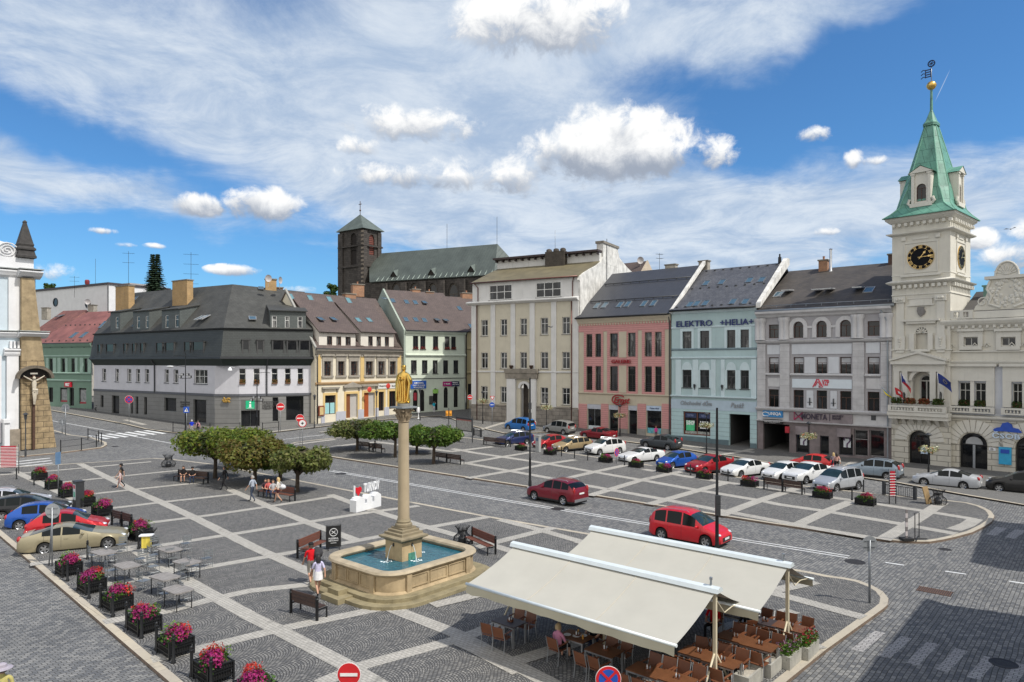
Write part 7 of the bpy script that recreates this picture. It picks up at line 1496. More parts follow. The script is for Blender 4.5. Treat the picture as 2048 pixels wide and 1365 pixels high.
row_house((24.7,24.8),(10.2,8.2),10,11.5,16,'house beyond the lower right picture edge shading the zebra crossing'); row_house((36.5,40.2),(29.6,31.2),9,10,14.5,'house across the side street beyond the right picture edge')
# ------------------------------------------------------------ trees
BARK=pm('bark',(.07,.052,.038),.95,0,.35,6,.8,14)
def leafcloud(m,clumps,n,size,rr,zmin=-9e9):
 tot=sum(c[3]*c[4]*c[5] for c in clumps)
 for (x,y,z,rx,ry,rz) in clumps:
  k=int(n*rx*ry*rz/tot)
  for _ in range(k):
   d=Vector((rr.gauss(0,1),rr.gauss(0,1),rr.gauss(0,1))).normalized(); q=(.55+.45*rr.random()**.6)*rr.uniform(.9,1.08)
   p=Vector((x+d.x*rx*q,y+d.y*ry*q,z+d.z*rz*q))
   if p.z<zmin: continue
   nrm=(d*.8+Vector((rr.gauss(0,.6),rr.gauss(0,.6),rr.gauss(0,.6)+.35))).normalized(); a=nrm.orthogonal().normalized(); a=(a*cos(rr.uniform(0,6.3))+nrm.cross(a)*sin(rr.uniform(0,6.3))); b=nrm.cross(a); s=size*rr.uniform(.6,1.25)
   m.face([p-a*s,p-b*s*.55+nrm*s*.1,p+a*s,p+b*s*.55+nrm*s*.1])
def plaza_tree(px0,pxb,yb,pxr,ytop,ybot,cols,label,seed,hx=None):
 """umbrella-clipped street tree: trunk at (pxb,yb), crown pxr wide between ytop and ybot"""
 rr=random.Random(seed); p=G(pxb,yb,KH); t=thing('clipped_tree',label,'tree',p,0,'clipped trees along the road'); mpp=p.y/F
 zt=CAMZ-(ytop-HZ)*mpp-KH; zb=CAMZ-(ybot-HZ)*mpp-KH; cx=(px0-pxb)*mpp; rx=pxr*mpp;
 zt=min(zt,zb+2.9)
 m=MB(); pts=[(0,0,-.1),(.02,.03,zb*.5),(.05,0,zb+.2),(cx*.3,.1,zb+.9)]; m.tube(pts,[.19,.15,.14,.09],9)
 for k in range(6):
  q=2*PI*k/6+rr.random(); m.tube([(.05,0,zb-.1),(.05+cx*.4+.5*cos(q),.5*sin(q),zb+.5),(cx*.8+rx*.7*cos(q),rx*.6*sin(q),zb+1.1)],[.08,.06,.03],6)
 m.build('trunk',BARK,t)
 C=[]; zm=(zt+zb)/2; hz=(zt-zb)/2
 for k in range(26):
  q=rr.uniform(0,2*PI); R_=rr.random()**.5; x=cx+rx*.74*R_*cos(q); y=rx*.70*R_*sin(q); s=rx*rr.uniform(.26,.42); C.append((x,y,zm+rr.uniform(-.45,.42)*hz*(1-.45*R_),s,s,hz*rr.uniform(.5,.78)))
 m=MB(); leafcloud(m,C,8800,.135,rr,zb-.25); m.build('crown',leafmat('leaves_'+cols[0],cols[1],.55,.3),t)
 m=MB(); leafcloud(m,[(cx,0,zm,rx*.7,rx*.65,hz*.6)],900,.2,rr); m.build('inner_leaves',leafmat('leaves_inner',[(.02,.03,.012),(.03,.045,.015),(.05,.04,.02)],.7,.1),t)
GRN=('green',[(.05,.11,.015),(.08,.17,.022),(.12,.20,.03),(.045,.09,.015),(.16,.20,.035)]); YEL=('yellowing',[(.08,.14,.016),(.14,.20,.025),(.21,.23,.035),(.06,.12,.016),(.17,.15,.04)]); BRN=('rusty',[(.10,.13,.022),(.16,.125,.035),(.14,.17,.03),(.15,.09,.03),(.07,.12,.02)]); OLV=('olive',[(.09,.13,.03),(.16,.17,.055),(.12,.16,.03),(.18,.17,.08),(.06,.11,.02)])
plaza_tree(428,430,957,82,842,920,YEL,'yellow green clipped tree, leftmost above the dark clothed pair on the bench',3)
plaza_tree(480,486,935,62,848,905,YEL,'clipped tree half hidden behind the yellow green and rusty crowns',4)
plaza_tree(508,509,970,74,872,940,BRN,'rusty brown clipped tree in the middle of the near row',5)
plaza_tree(556,560,962,52,886,938,GRN,'clipped tree with fresh green crown between the rusty and olive ones',6)
plaza_tree(604,594,985,60,886,950,OLV,'thinning olive clipped tree above the brown bench with family',7)
plaza_tree(706,714,902,54,838,879,OLV,'clipped tree at the left end of the row across the road',8)
plaza_tree(768,790,915,54,842,881,GRN,'green clipped tree just left of the stone column',9)
plaza_tree(846,833,908,40,850,893,GRN,'clipped tree with leaning pale trunk just right of the stone column',10)
plaza_tree(874,867,928,48,848,896,GRN,'green clipped tree at the right end, beside two park benches',11)
def conifer():
 Y=128; x=(310-1024)/F*Y; z0=CAMZ+(HZ-600)*Y/F; z1=CAMZ+(HZ-506)*Y/F; t=thing('spruce_tree','dark double topped spruce behind the corner house roof','tree',(x,Y,terr(Y))); zb=z0-terr(Y)-1.5; H=z1-terr(Y); rr=random.Random(3)
 m=MB()
 for dx in(-.35,.42): m.tube([(0,0,0),(dx*.5,0,H*.75),(dx,0,H-.2)],[.35,.18,.03],6)
 m.build('trunk',BARK,t); m=MB()
 for dx,ht in((-.45,H),(.5,H-.05)):
  z=zb
  while z<ht-.1:
   u=(ht-z)/(H-zb); R_=.18+2.9*u; n=max(6,int(14*u)+6)
   for k in range(n):
    q=2*PI*k/n+rr.random(); r_=R_*rr.uniform(.75,1.12); b=Vector((dx*(.4+.6*(1-u)),0,z)); tip=b+Vector((r_*cos(q),r_*sin(q),-.30*r_+.12))
    for j in range(7):
     p=b.lerp(tip,(j+.6)/7); s=.46*(1.15-j/10)
     for _ in range(3):
      w=Vector((-sin(q),cos(q),0))*s*rr.uniform(.5,1); d_=Vector((cos(q)*.4,sin(q)*.4,-.35+rr.uniform(-.1,.1)))*s; m.face([p-w*.9+d_,p-Vector((0,0,.02)),p+w*.9+d_,p+d_*1.6])
   z+=.34
 m.build('crown',leafmat('spruce_needles',[(.012,.03,.018),(.02,.045,.025),(.03,.055,.03),(.015,.03,.02)],.7,.1),t)
conifer()
def leafy(px_,py0,py1,Y,rx,label,seed):
 x=(px_-1024)/F*Y; z1=CAMZ+(HZ-py0)*Y/F; z0=CAMZ+(HZ-py1)*Y/F; t=thing('leafy_tree',label,'tree',(x,Y,terr(Y))); rr=random.Random(seed); g=terr(Y); m=MB(); m.tube([(0,0,0),(0,0,z1-g-1)],[.3,.05],6); m.build('trunk',BARK,t)
 C=[(rr.uniform(-.6,.6)*rx,rr.uniform(-.5,.5)*rx,z0-g+(z1-z0)*rr.uniform(.0,.85),rx*.42,rx*.42,(z1-z0)*.16) for _ in range(16)]; m=MB(); leafcloud(m,C,2600,.2,rr); m.build('crown',leafmat('far_leaves',[(.03,.07,.015),(.05,.10,.02),(.08,.13,.03)],.6,.25),t)
leafy(661,566,600,150,1.6,'young green tree beside the gothic church tower',4); leafy(99,566,585,190,1.5,'distant tree tip over the white hall roof',5)
# ------------------------------------------------------------ fountain with column and gilded statue
def fountain():
 c=Vector((-4.95,31.75,KH)); ang=math.atan2(.755,.656)      # local x towards the street's far side
 t=thing('stone_fountain','sandstone fountain basin with blue water and curved steps in the middle of the square','fountain',c,ang)
 SN=pm('fountain_sandstone',(.40,.31,.19),.9,0,.28,1.6,.35,22,.3,streak=.45,dirt=(.16,.14,.09)); SND=pm('mossy_step',(.26,.22,.13),.95,0,.35,1.6,.5,16); TOP=pm('basin_rim',(.40,.335,.235),.85,0,.25,2,.3,20)
 hx,hy=2.75,2.35
 def rr(ex,ey,r,z,n=7):
  P=[]
  for cx,cy,q0 in((ex-r,ey-r,0),(-ex+r,ey-r,90),(-ex+r,-ey+r,180),(ex-r,-ey+r,270)):
   for k in range(n+1): q=R(q0+90*k/n); P.append(Vector((cx+r*cos(q),cy+r*sin(q),z)))
  return P
 o=lambda d,z: rr(hx+d,hy+d,1.05+d,z)
 m=MB(); m.ring([o(-.28,.2),o(-.28,1.03),o(-.22,1.03)],0); m.ring([o(.12,.0),o(.12,.32),o(.05,.38),o(.0,.40),o(.0,1.0),o(.06,1.06)],0); m.build('basin_wall',SN,t)
 m=MB(); m.ring([o(-.34,1.04),o(-.38,1.12),o(-.34,1.2),o(-.1,1.24),o(.1,1.22),o(.15,1.14),o(.06,1.05)],0); m.build('basin_rim',TOP,t)
 P=[(-1,0),(1,0),(0,-1),(0,1)]
 def frame(x0,x1,z0,z1,M):
  for a in((x0,x1,z0,z0+.05),(x0,x1,z1-.05,z1),(x0,x0+.05,z0+.05,z1-.05),(x1-.05,x1,z0+.05,z1-.05)): m.box(a[0],a[1],-.035,.02,a[2],a[3],0,M)
 for (ln,off,q) in((hx,hy,0),(hy,hx,90),(hx,hy,180),(hy,hx,270)):
  m=MB(); M=Matrix.Rotation(R(q),4,'Z')@Matrix.Translation((0,-off,0)); w=(2*ln-2.2)/3
  for k in range(3): frame(-ln+1.12+k*w,-ln+1.12+k*w+w-.1,.47,.98,M)
  for s_ in(-1,1): m.box(s_*(ln-1.02)-.13,s_*(ln-1.02)+.13,-.09,.0,.0,1.06,0,M)
  m.build('basin_panels',SN,t)
 m=MB(); m.ring([o(.95,-.1),o(.95,.14),o(.93,.15),o(.55,.15)],0,False); m.ring([o(.55,.1),o(.55,.30),o(.53,.31),o(.1,.31)],0,False); m.box(-hx-1.3,-hx-.5,-.7,.5,-.05,.22); m.box(-hx-1.0,-hx-.5,-.3,.45,.2,.42); m.build('step',SND,t)
 wm,w,b=newmat('pool_water'); co=w.new('ShaderNodeTexCoord').outputs['Object']; n=w.noise(co,5,4,.6,.6); x,y,z=w.sep(co); rad=w.m('SQRT',w.m('ADD',w.m('MULTIPLY',x,x),w.m('MULTIPLY',y,y)))
 b.inputs['Roughness'].default_value=.06; b.inputs['IOR'].default_value=1.33; w.l.new(w.mix(w.lin(n,.35,.7),(.014,.085,.125),(.035,.15,.195)),b.inputs['Base Color']); w.l.new(w.bump(n,.35,.06),b.inputs['Normal'])
 m=MB(); m.face(rr(hx-.26,hy-.26,.8,.98)); m.build('water',wm,t)
 FO=pm('water_foam',(.62,.72,.76),.3,0,.1,9)
 for (x0,y0,dx,dy) in((-.62,0,-1,0),(0,-.55,0,-1),(.62,0,1,0),(0,.55,0,1)):
  m=MB(); pts=[(x0+dx*(.28*k/5+.05),y0+dy*(.28*k/5+.05),1.66-.65*(k/5)**2) for k in range(6)]; m.tube(pts,[.012]*5+[.03],5)
  rg=random.Random(2)
  for k in range(22): q=rg.uniform(0,6.3); u=rg.random()*.26; m.sphere((x0+dx*.36+u*cos(q),y0+dy*.36+u*sin(q),.985),rg.uniform(.015,.05),5,(1,1,.4))
  m.build('water_jet',FO,t)
 k=thing('stone_column','tall sandstone column on square pedestal rising out of the fountain pool','column',(c.x,c.y,KH+.3),ang); s=lambda h,z: [(-h,-h,z-.3),(h,-h,z-.3),(h,h,z-.3),(-h,h,z-.3)]
 PD=pm('pedestal_sandstone',(.47,.35,.20),.9,0,.22,2,.3,24,.3,streak=.35); m=MB(); m.ring([s(.58,.3),s(.58,1.82)],0,False,True,True,True); m.build('pedestal',PD,k)
 m=MB(); m.ring([s(.60,1.80),s(.62,1.86),s(.72,1.9),s(.80,1.95),s(.80,2.02),s(.62,2.08),s(.62,2.18),s(.50,2.2),s(.5,2.3),s(.40,2.32),s(.40,2.4)],0,False,True,True,True); m.build('pedestal_cornice',pm('weathered_cap',(.24,.20,.13),.95,0,.3,2,.4),k)
 SH=pm('column_shaft',(.40,.325,.22),.85,0,.14,1.1,.25,30,.3,streak=.25); m=MB(); m.lathe([(.38,2.1),(.40,2.16),(.38,2.24),(.31,2.28),(.33,2.34),(.30,2.4),(.272,2.48)],20); m.build('column_base',MATS['weathered_cap'],k)
 m=MB(); m.lathe([(.268,2.18),(.262,3.6),(.235,6.86)],22); m.build('shaft',SH,k)
 CP=pm('capital_stone',(.27,.21,.14),.95,0,.4,8,.6,20); m=MB(); m.lathe([(.25,6.84),(.27,6.88),(.235,6.92),(.24,7.1),(.29,7.3),(.36,7.46)],16)
 for i in range(16):
  q=2*PI*i/16; a=(i%2); m.tube([(.23*cos(q),.23*sin(q),6.95+.15*a),(.30*cos(q),.30*sin(q),7.12+.15*a),(.37*cos(q),.37*sin(q),7.18+.14*a),(.35*cos(q),.35*sin(q),7.1+.14*a)],[.05,.05,.04,.02],5)
 for i in range(4): q=PI/4+PI/2*i; m.tube([(.3*cos(q),.3*sin(q),7.3),(.42*cos(q),.42*sin(q),7.42),(.46*cos(q),.46*sin(q),7.34)],.06,6)
 m.build('capital',CP,k); m=MB(); m.ring([s(.40,7.78),s(.44,7.8),s(.44,7.87)],0,False,True,True,True); m.build('abacus',pm('lead_cover',(.28,.30,.31),.5,.3),k)
 m=MB(); m.lathe([(.29,7.57),(.30,7.66),(.28,7.72)],16); m.build('statue_plinth',pm('plinth_grey',(.20,.20,.19),.8),k)
 for i,q in enumerate((0,PI/2,PI,-PI/2)):
  M=Matrix.Rotation(q,4,'Z'); m=MB(); v=[M@Vector((.585,0,1.36))]; m.sphere(v[0],.09,8,(.6,.6,1)); m.build('spout_mask',pm('bronze_mask',(.05,.05,.05),.5,.6),k)
 m=MB(); m.box(-.22,.22,-.60,-.582,.62,1.0); m.build('bronze_plaque',pm('verdigris',(.10,.30,.22),.6,.2,.3,8),k)
 st=thing('golden_statue','gilded robed figure seen from behind on top of the stone column','statue',(c.x,c.y,KH+8.02),R(-25)); GD=pm('gold_leaf',(.74,.48,.12),.28,.92,.10,9,.25,16)
 m=MB(); m.lathe([(.30,0),(.30,.05),(.26,.09)],18); N=28; L=[]
 for z,rx,ry,fl in((.07,.30,.25,.045),(.2,.29,.24,.05),(.55,.24,.20,.04),(.85,.23,.19,.03),(1.05,.25,.18,.02),(1.25,.27,.17,.012),(1.36,.24,.15,.008),(1.42,.13,.10,0),(1.46,.075,.075,0)):
  L.append([((rx+fl*sin(9*a+z*2))*cos(a),(ry+fl*sin(9*a+z*2))*sin(a),z) for a in[2*PI*i/N for i in range(N)]])
 m.ring(L,0,True,True,True,True)
 for s_ in(-1,1): m.tube([(s_*.22,0,1.3),(s_*.33,.04,1.08),(s_*.30,.16,.9),(s_*.12,.25,.98)],[.09,.09,.07,.05],8); m.tube([(s_*.24,-.1,1.28),(s_*.34,-.06,.9),(s_*.30,-.12,.25),(s_*.26,-.16,.08)],[.05,.06,.07,.05],7)
 for k_ in range(5): x=-.16+.08*k_; m.tube([(x,-.17,1.2),(x*1.15,-.22,.8),(x*1.4,-.25,.12)],[.02,.03,.035],6)
 o2=m.build('robe',GD,st)
 m=MB(); m.sphere((0,.02,1.58),.115,12,(.9,1,1.2)); m.lathe([(.10,1.62),(.125,1.68),(.10,1.72),(.03,1.75)],12,(0,.0,0)); m.build('head',GD,st); m=MB(); m.lathe([(.10,0),(.14,.02),(.10,.05)],10,(0,-.19,1.05)); m.tube([(-.12,-.19,1.12),(0,-.215,1.2),(.12,-.19,1.12),(0,-.21,1.0),(-.12,-.19,1.12)],.025,6); m.build('cloak_clasp',GD,st)
fountain()
# ------------------------------------------------------------ awnings and café
BEAMW=pm('beam_white',(.66,.72,.74),.4,.1,.06,2); POLE=pm('cream_post',(.62,.55,.40),.5,0,.1,4); CANV=pm('cream_canvas',(.44,.428,.38),.85,0,.05,.9,.05,200,.2); VAL=pm('valance_canvas',(.42,.39,.29),.9,0,.08,1); UNDER=CANV
def awning(x,y,L,label):
 t=thing('terrace_awning',label,'awning',(x,y,KH),ANG1,'double sided awnings over the terrace'); H=3.0
 m=MB(); m.prism([(-.05,-.19,H),(-.05,.19,H),(-.05,.14,H+.12),(-.05,0,H+.17),(-.05,-.14,H+.12)],(L+.1,0,0)); m.build('beam',BEAMW,t)
 for s_,nm,pr,dz in((-1,'front_canopy',2.45,.78),(1,'rear_canopy',2.3,.95)):
  m=MB(); N=24; K=8; g=[]
  for i in range(N+1):
   u=i/N; row=[]
   for j in range(K+1): v=j/K; row.append(Vector((.08+u*(L-.16),s_*(.12+v*pr),H-.03-dz*v-.07*sin(PI*v)+.012*sin(u*40+v*3)*v)))
   g.append(row)
  for i in range(N):
   for j in range(K): m.face([g[i][j],g[i+1][j],g[i+1][j+1],g[i][j+1]],0,True)
  o=m.build(nm,CANV,t); m=MB()
  for u in(1/3,2/3): m.tube([g[round(u*N)][j]+Vector((0,0,.006)) for j in range(K+1)],.012,4)
  m.build('canvas_seam',pm('seam_grey',(.42,.39,.33),.9),o)
  m=MB(); a=g[0][K]; b=g[N][K]; m.tube([a+Vector((-.05,0,0)),b+Vector((.05,0,0))],.05,8); m.build('front_bar',BEAMW,t)
  m=MB(); P=[]
  for i in range(N+1): p=g[i][K]; P.append((p+Vector((0,s_*.03,-.03)),p+Vector((0,s_*(.06+.03*sin(i*1.3)),-.29-.02*sin(i*2.1)))))
  for i in range(N): m.face([P[i][0],P[i+1][0],P[i+1][1],P[i][1]],0,True)
  m.build('valance',VAL,t)
  for x_ in(.5,L-.5): m=MB(); m.tube([(x_,s_*.1,H-.12),(x_+.5*(1 if x_<1 else -1),s_*pr*.5,H-.12-dz*.5),(x_,s_*pr,H-.1-dz)],.03,6); m.build('folding_arm',POLE,t)
 for x_ in(.02,L*.5,L-.12):
  m=MB(); m.box(x_-.05,x_+.05,-.05,.05,0,H-.001); m.build('post',POLE,t)
  if x_!=L*.5:
   m=MB()
   for s_ in(-1,1): m.tube([(x_,s_*.05,1.15),(x_,s_*.95,.06)],.035,5)
   m.tube([(x_,-1.25,.05),(x_,1.25,.05)],.04,5); m.build('foot_frame',POLE,t)
 m=MB(); m.lathe([(.04,H+.16),(.03,H+.3),(.05,H+.34),(.05,H+.4),(.01,H+.42)],8,(L-.25,0,0)); m.build('beam_finial',GALV,t)
 m=MB(); m.tube([(L-.12,0,H-.2),(L-.05,.5,H-.75),(L-.1,1.2,H-.75),(L-.12,2.1,H-.9)],.018,5); m.build('cord',POLE,t)
awning(.075,26.1,8.1,'nearer cream canvas awning with seated people beneath'); awning(3.3,28.65,8.06,'farther cream canvas awning overlapping the road kerb')
TOPB=linesmat('brown_slat_top',(.16,.065,.028),.09,.008,.5,'y',.45,0,.2,.2,2.5); TOPD=pm('dark_slat_top',(.055,.042,.045),.5,0,.2,3); CHW=linesmat('chair_teak',(.19,.07,.03),.07,.008,.55,'x',.5,0,.2,.2,3); CHB=pm('chair_backrest',(.17,.062,.028),.5,0,.18,4); ALU=pm('brushed_alu',(.40,.41,.42),.4,.7,.1,6)
def cafe_table(top,label,loc,gr):
 t=thing('terrace_table',label,'table',loc,ANG1,gr); m=MB(); m.box(-.52,.52,-.36,.36,.715,.745); m.build('tabletop',top,t)
 for sx in(-1,1):
  for sy in(-1,1): m=MB(); m.box(sx*.48-.03,sx*.48+.03,sy*.32-.03,sy*.32+.03,0,.714); m.build('leg',ALU,t)
 m=MB(); m.box(-.5,.5,-.345,-.32,.66,.714); m.box(-.5,.5,.32,.345,.66,.714); m.build('apron',ALU,t); return t
def cafe_chair(loc,rz,label,gr):
 t=thing('terrace_chair',label,'chair',loc,rz,gr)                      # faces local +y
 m=MB(); m.box(-.22,.22,-.2,.22,.43,.455); m.build('seat',CHB,t); m=MB(); m.prism([(-.21,-.22,.5),(.21,-.22,.5),(.21,-.32,.88),(-.21,-.32,.88)],(0,.025,0)); m.build('backrest',CHB,t)
 for s_ in(-1,1):
  m=MB(); m.tube([(s_*.235,.22,0),(s_*.235,.22,.64)],.016,5); m.build('leg',ALU,t); m=MB(); m.tube([(s_*.235,-.26,0),(s_*.235,-.2,.45),(s_*.235,-.32,.9)],.016,5); m.build('leg',ALU,t); m=MB(); m.box(s_*.235-.025,s_*.235+.025,-.26,.24,.64,.665); m.build('armrest',CHB,t)
 return t
tb=cafe_table(TOPD,'dark topped table at the far left end of the near awning',GZ(1018,1243,.86)-Vector((0,0,.74)),'terrace tables'); ch=None
TBS=[(1018,1243,0,'dark table at the left end of the near awning'),(1152,1272,1,'table where the woman in pink sits'),(1208,1300,1,'brown table right of the woman in pink'),(1396,1306,1,'brown table left of the near awning pole'),(1443,1322,1,'brown table behind the near awning pole'),(1469,1275,1,'brown table between the two awning poles'),(1518,1290,1,'brown table nearest the empty concrete trough'),(1528,1243,0,'dark table under the far awning end'),(1580,1254,1,'brown table at the far awning pole'),(1294,1341,1,'brown table at the bottom picture edge'),(1352,1358,1,'brown table at the bottom edge right of centre')]
CADDY=None
for i,(a,b,br,nm) in enumerate(TBS):
 p=GZ(a,b,KH+.745); p.z=KH+.0015*i
 if i==0: t=tb; t.location=p; t['label']=nm+', with a condiment tray'
 else:
  t=dup(tb,p,ANG1,'terrace '+nm,'terrace tables')
  for c in t.children:
   if c.name.startswith('tabletop'): c.data=c.data.copy(); c.data.materials[0]=TOPB if br else TOPD
 cd=thing('condiment_tray','condiment tray on the '+nm,'tray',p+Vector((.05,.0,.746)),ANG1,'condiment trays'); m=MB(); m.box(-.09,.09,-.06,.06,0,.02); m.box(-.09,-.08,-.06,.06,.02,.08); m.box(.08,.09,-.06,.06,.02,.08); m.build('rack',CHB,cd)
 for k in range(3): m=MB(); m.lathe([(.02,.021),(.022,.1),(.012,.12),(.012,.14)],8,(-.05+.05*k,0,0)); m.build('jar',[WHITEP,pm('jar_brown',(.1,.04,.02),.3),GALV][k],cd)
 for k,(sx,sy,nm2) in enumerate(((-.27,-.66,'near left'),(.27,-.66,'near right'),(-.27,.66,'far left'),(.27,.66,'far right'))):
  if i in(1,) and k in(1,2): continue
  q=p+E1*sx+E2*sy; rz=ANG1 if sy<0 else ANG1+PI; lb='teak armchair %s of %s'%(nm2,nm); rz+=rnd.uniform(-.15,.15)
  if ch is None: ch=cafe_chair(q,rz,lb,'terrace armchairs')
  else: dup(ch,q,rz,lb,'terrace armchairs')
CONC=pm('concrete',(.38,.37,.33),.95,0,.2,3,.4,30)
def trough(a,b,label,plants,col=None):
 p=G(a,b,KH); t=thing('concrete_trough',label,'planter',p,ANG1+PI/2,'concrete troughs'); m=MB(); w,d,h=.55,.24,.42
 for x0,x1,y0,y1 in((-w,w,-d,-d+.06),(-w,w,d-.06,d),(-w,-w+.06,-d+.06,d-.06),(w-.06,w,-d+.06,d-.06)): m.box(x0,x1,y0,y1,0,h)
 m.build('trough',CONC,t); m=MB(); m.face([(-w+.05,-d+.05,h-.09),(w-.05,-d+.05,h-.09),(w-.05,d-.05,h-.09),(-w+.05,d-.05,h-.09)]); m.build('soil',pm('pale_soil',(.42,.39,.33) if not plants else (.08,.06,.04),.95,0,.3,9),t)
 if plants: leafbox(-w,w,-d,d,h-.1,h+.3,420,.06,leafmat('trough_leaves',[(.05,.12,.02),(.12,.25,.03),(.06,.10,.04),(.22,.30,.08)],.6,.3),t,'leaves'); leafbox(-w*.9,w,-d,d,h+.1,h+.38,120,.045,leafmat('trough_bloom_'+str(col),[col,tuple(q*.6 for q in col),col],.6,.2),t,'flowers')
trough(1540,1342,'empty concrete trough of pale soil nearest the zebra crossing',False); trough(1577,1327,'concrete trough with lime green plants and violets at awning foot',True,(.35,.18,.33)); trough(1613,1309,'concrete trough with red blooms beside the kerb',True,(.42,.01,.05)); trough(1497,1368,'concrete trough cut by the bottom edge by the near awning pole',False)
# ------------------------------------------------------------ grey café tables on the left
GTOP=linesmat('weathered_planks',(.24,.225,.215),.115,.008,.4,'y',.85,0,.22,.4,3); GMET=pm('grey_slim_metal',(.27,.29,.30),.45,.6,.1,6)
def grey_table(loc,label):
 t=thing('cafe_table',label,'table',loc,ANG1+.1,'grey plank tables'); m=MB(); P=[(-.6,-.22),(-.52,-.4),(.52,-.4),(.6,-.22),(.6,.22),(.52,.4),(-.52,.4),(-.6,.22)]; m.prism([(x,y,.7) for x,y in P],(0,0,.05)); m.build('tabletop',GTOP,t)
 for sx in(-1,1):
  for sy in(-1,1): m=MB(); m.tube([(sx*.5,sy*.3,0),(sx*.5,sy*.3,.7)],.022,5); m.build('leg',DGREY,t)
 m=MB(); m.tube([(-.5,-.3,.25),(.5,.3,.25)],.015,4); m.tube([(-.5,.3,.25),(.5,-.3,.25)],.015,4); m.build('brace',DGREY,t); return t
def grey_chair(loc,rz,label):
 t=thing('cafe_chair',label,'chair',loc,rz,'grey metal chairs'); m=MB(); m.box(-.2,.2,-.2,.2,.44,.455); m.build('seat',GMET,t); m=MB();
 for k in range(3): m.box(-.2,.2,-.225,-.21,.6+.1*k,.66+.1*k)
 m.tube([(-.2,-.21,.45),(-.2,-.22,.9),(.2,-.22,.9),(.2,-.21,.45)],.012,4); m.build('backrest',GMET,t)
 for sx in(-1,1):
  for sy in(-1,1): m=MB(); m.tube([(sx*.2,sy*.2,0),(sx*.2,sy*.2,.45)],.012,4); m.build('leg',GMET,t)
 m=MB(); m.tube([(-.2,-.2,.2),(.2,-.2,.2),(.2,.2,.2),(-.2,.2,.2),(-.2,-.2,.2)],.009,4); m.build('stretcher',GMET,t); return t
GT=[(207,1104,'table beside the gold saloon'),(254,1130,'table behind the second flower basket'),(340,1098,'table farthest from the flower row'),(374,1123,'table at the right of the group'),(330,1153,'table in the middle of the group'),(356,1178,'table nearest the camera')]; g0=None
for a,b,nm in GT:
 p=GZ(a,b,KH+.75); p.z=KH
 if g0 is None: g0=grey_table(p,'weathered plank '+nm)
 else: dup(g0,p,ANG1+.1+rnd.uniform(-.1,.1),'weathered plank '+nm)
c0=None
for a,b,rz,nm in((188,1128,ANG1,'left of the table by the gold saloon'),(222,1128,ANG1,'near side of the table by the gold saloon'),(243,1106,ANG1+PI/2,'right end of the table by the gold saloon'),(222,1160,ANG1,'near flower basket two'),(281,1136,ANG1+PI/2,'between the second and right tables'),(307,1128,ANG1,'near left of the farthest table'),(312,1108,ANG1-PI/2,'left end of the farthest table by the yellow box'),(371,1104,ANG1+PI/2,'right end of the farthest table'),(413,1135,ANG1+PI/2,'rightmost of the group'),(344,1134,ANG1-PI/2,'left end of the right table'),(388,1150,ANG1,'near side of the right table'),(306,1152,ANG1-PI/2,'left end of the middle table'),(287,1182,ANG1+.3,'standing apart behind the third flower basket'),(331,1208,ANG1+.2,'near left of the nearest table'),(373,1204,ANG1,'near right of the nearest table'),(366,1162,ANG1+PI/2,'right end of the middle table')):
 p=G(a,b,KH); lb='slim grey metal chair, '+nm
 if c0 is None: c0=grey_chair(p,rz,lb)
 else: dup(c0,p,rz,lb)
p=G(293,1105,KH); t=thing('serving_stand','small white stand with yellow panels among the grey tables','stand',p,.2); m=MB(); m.box(-.32,.32,-.2,.2,.86,.92); m.build('top',WHITEP,t); m=MB(); m.box(-.2,.2,-.14,.14,.25,.859); m.build('cabinet',linesmat('yellow_white',(.62,.50,.08),.2,.09,1.2,'x',.5,0,.1,0),t)
for s_ in(-1,1): m=MB(); m.box(s_*.15-.03,s_*.15+.03,-.1,.1,0,.249); m.build('leg',WHITEP,t)
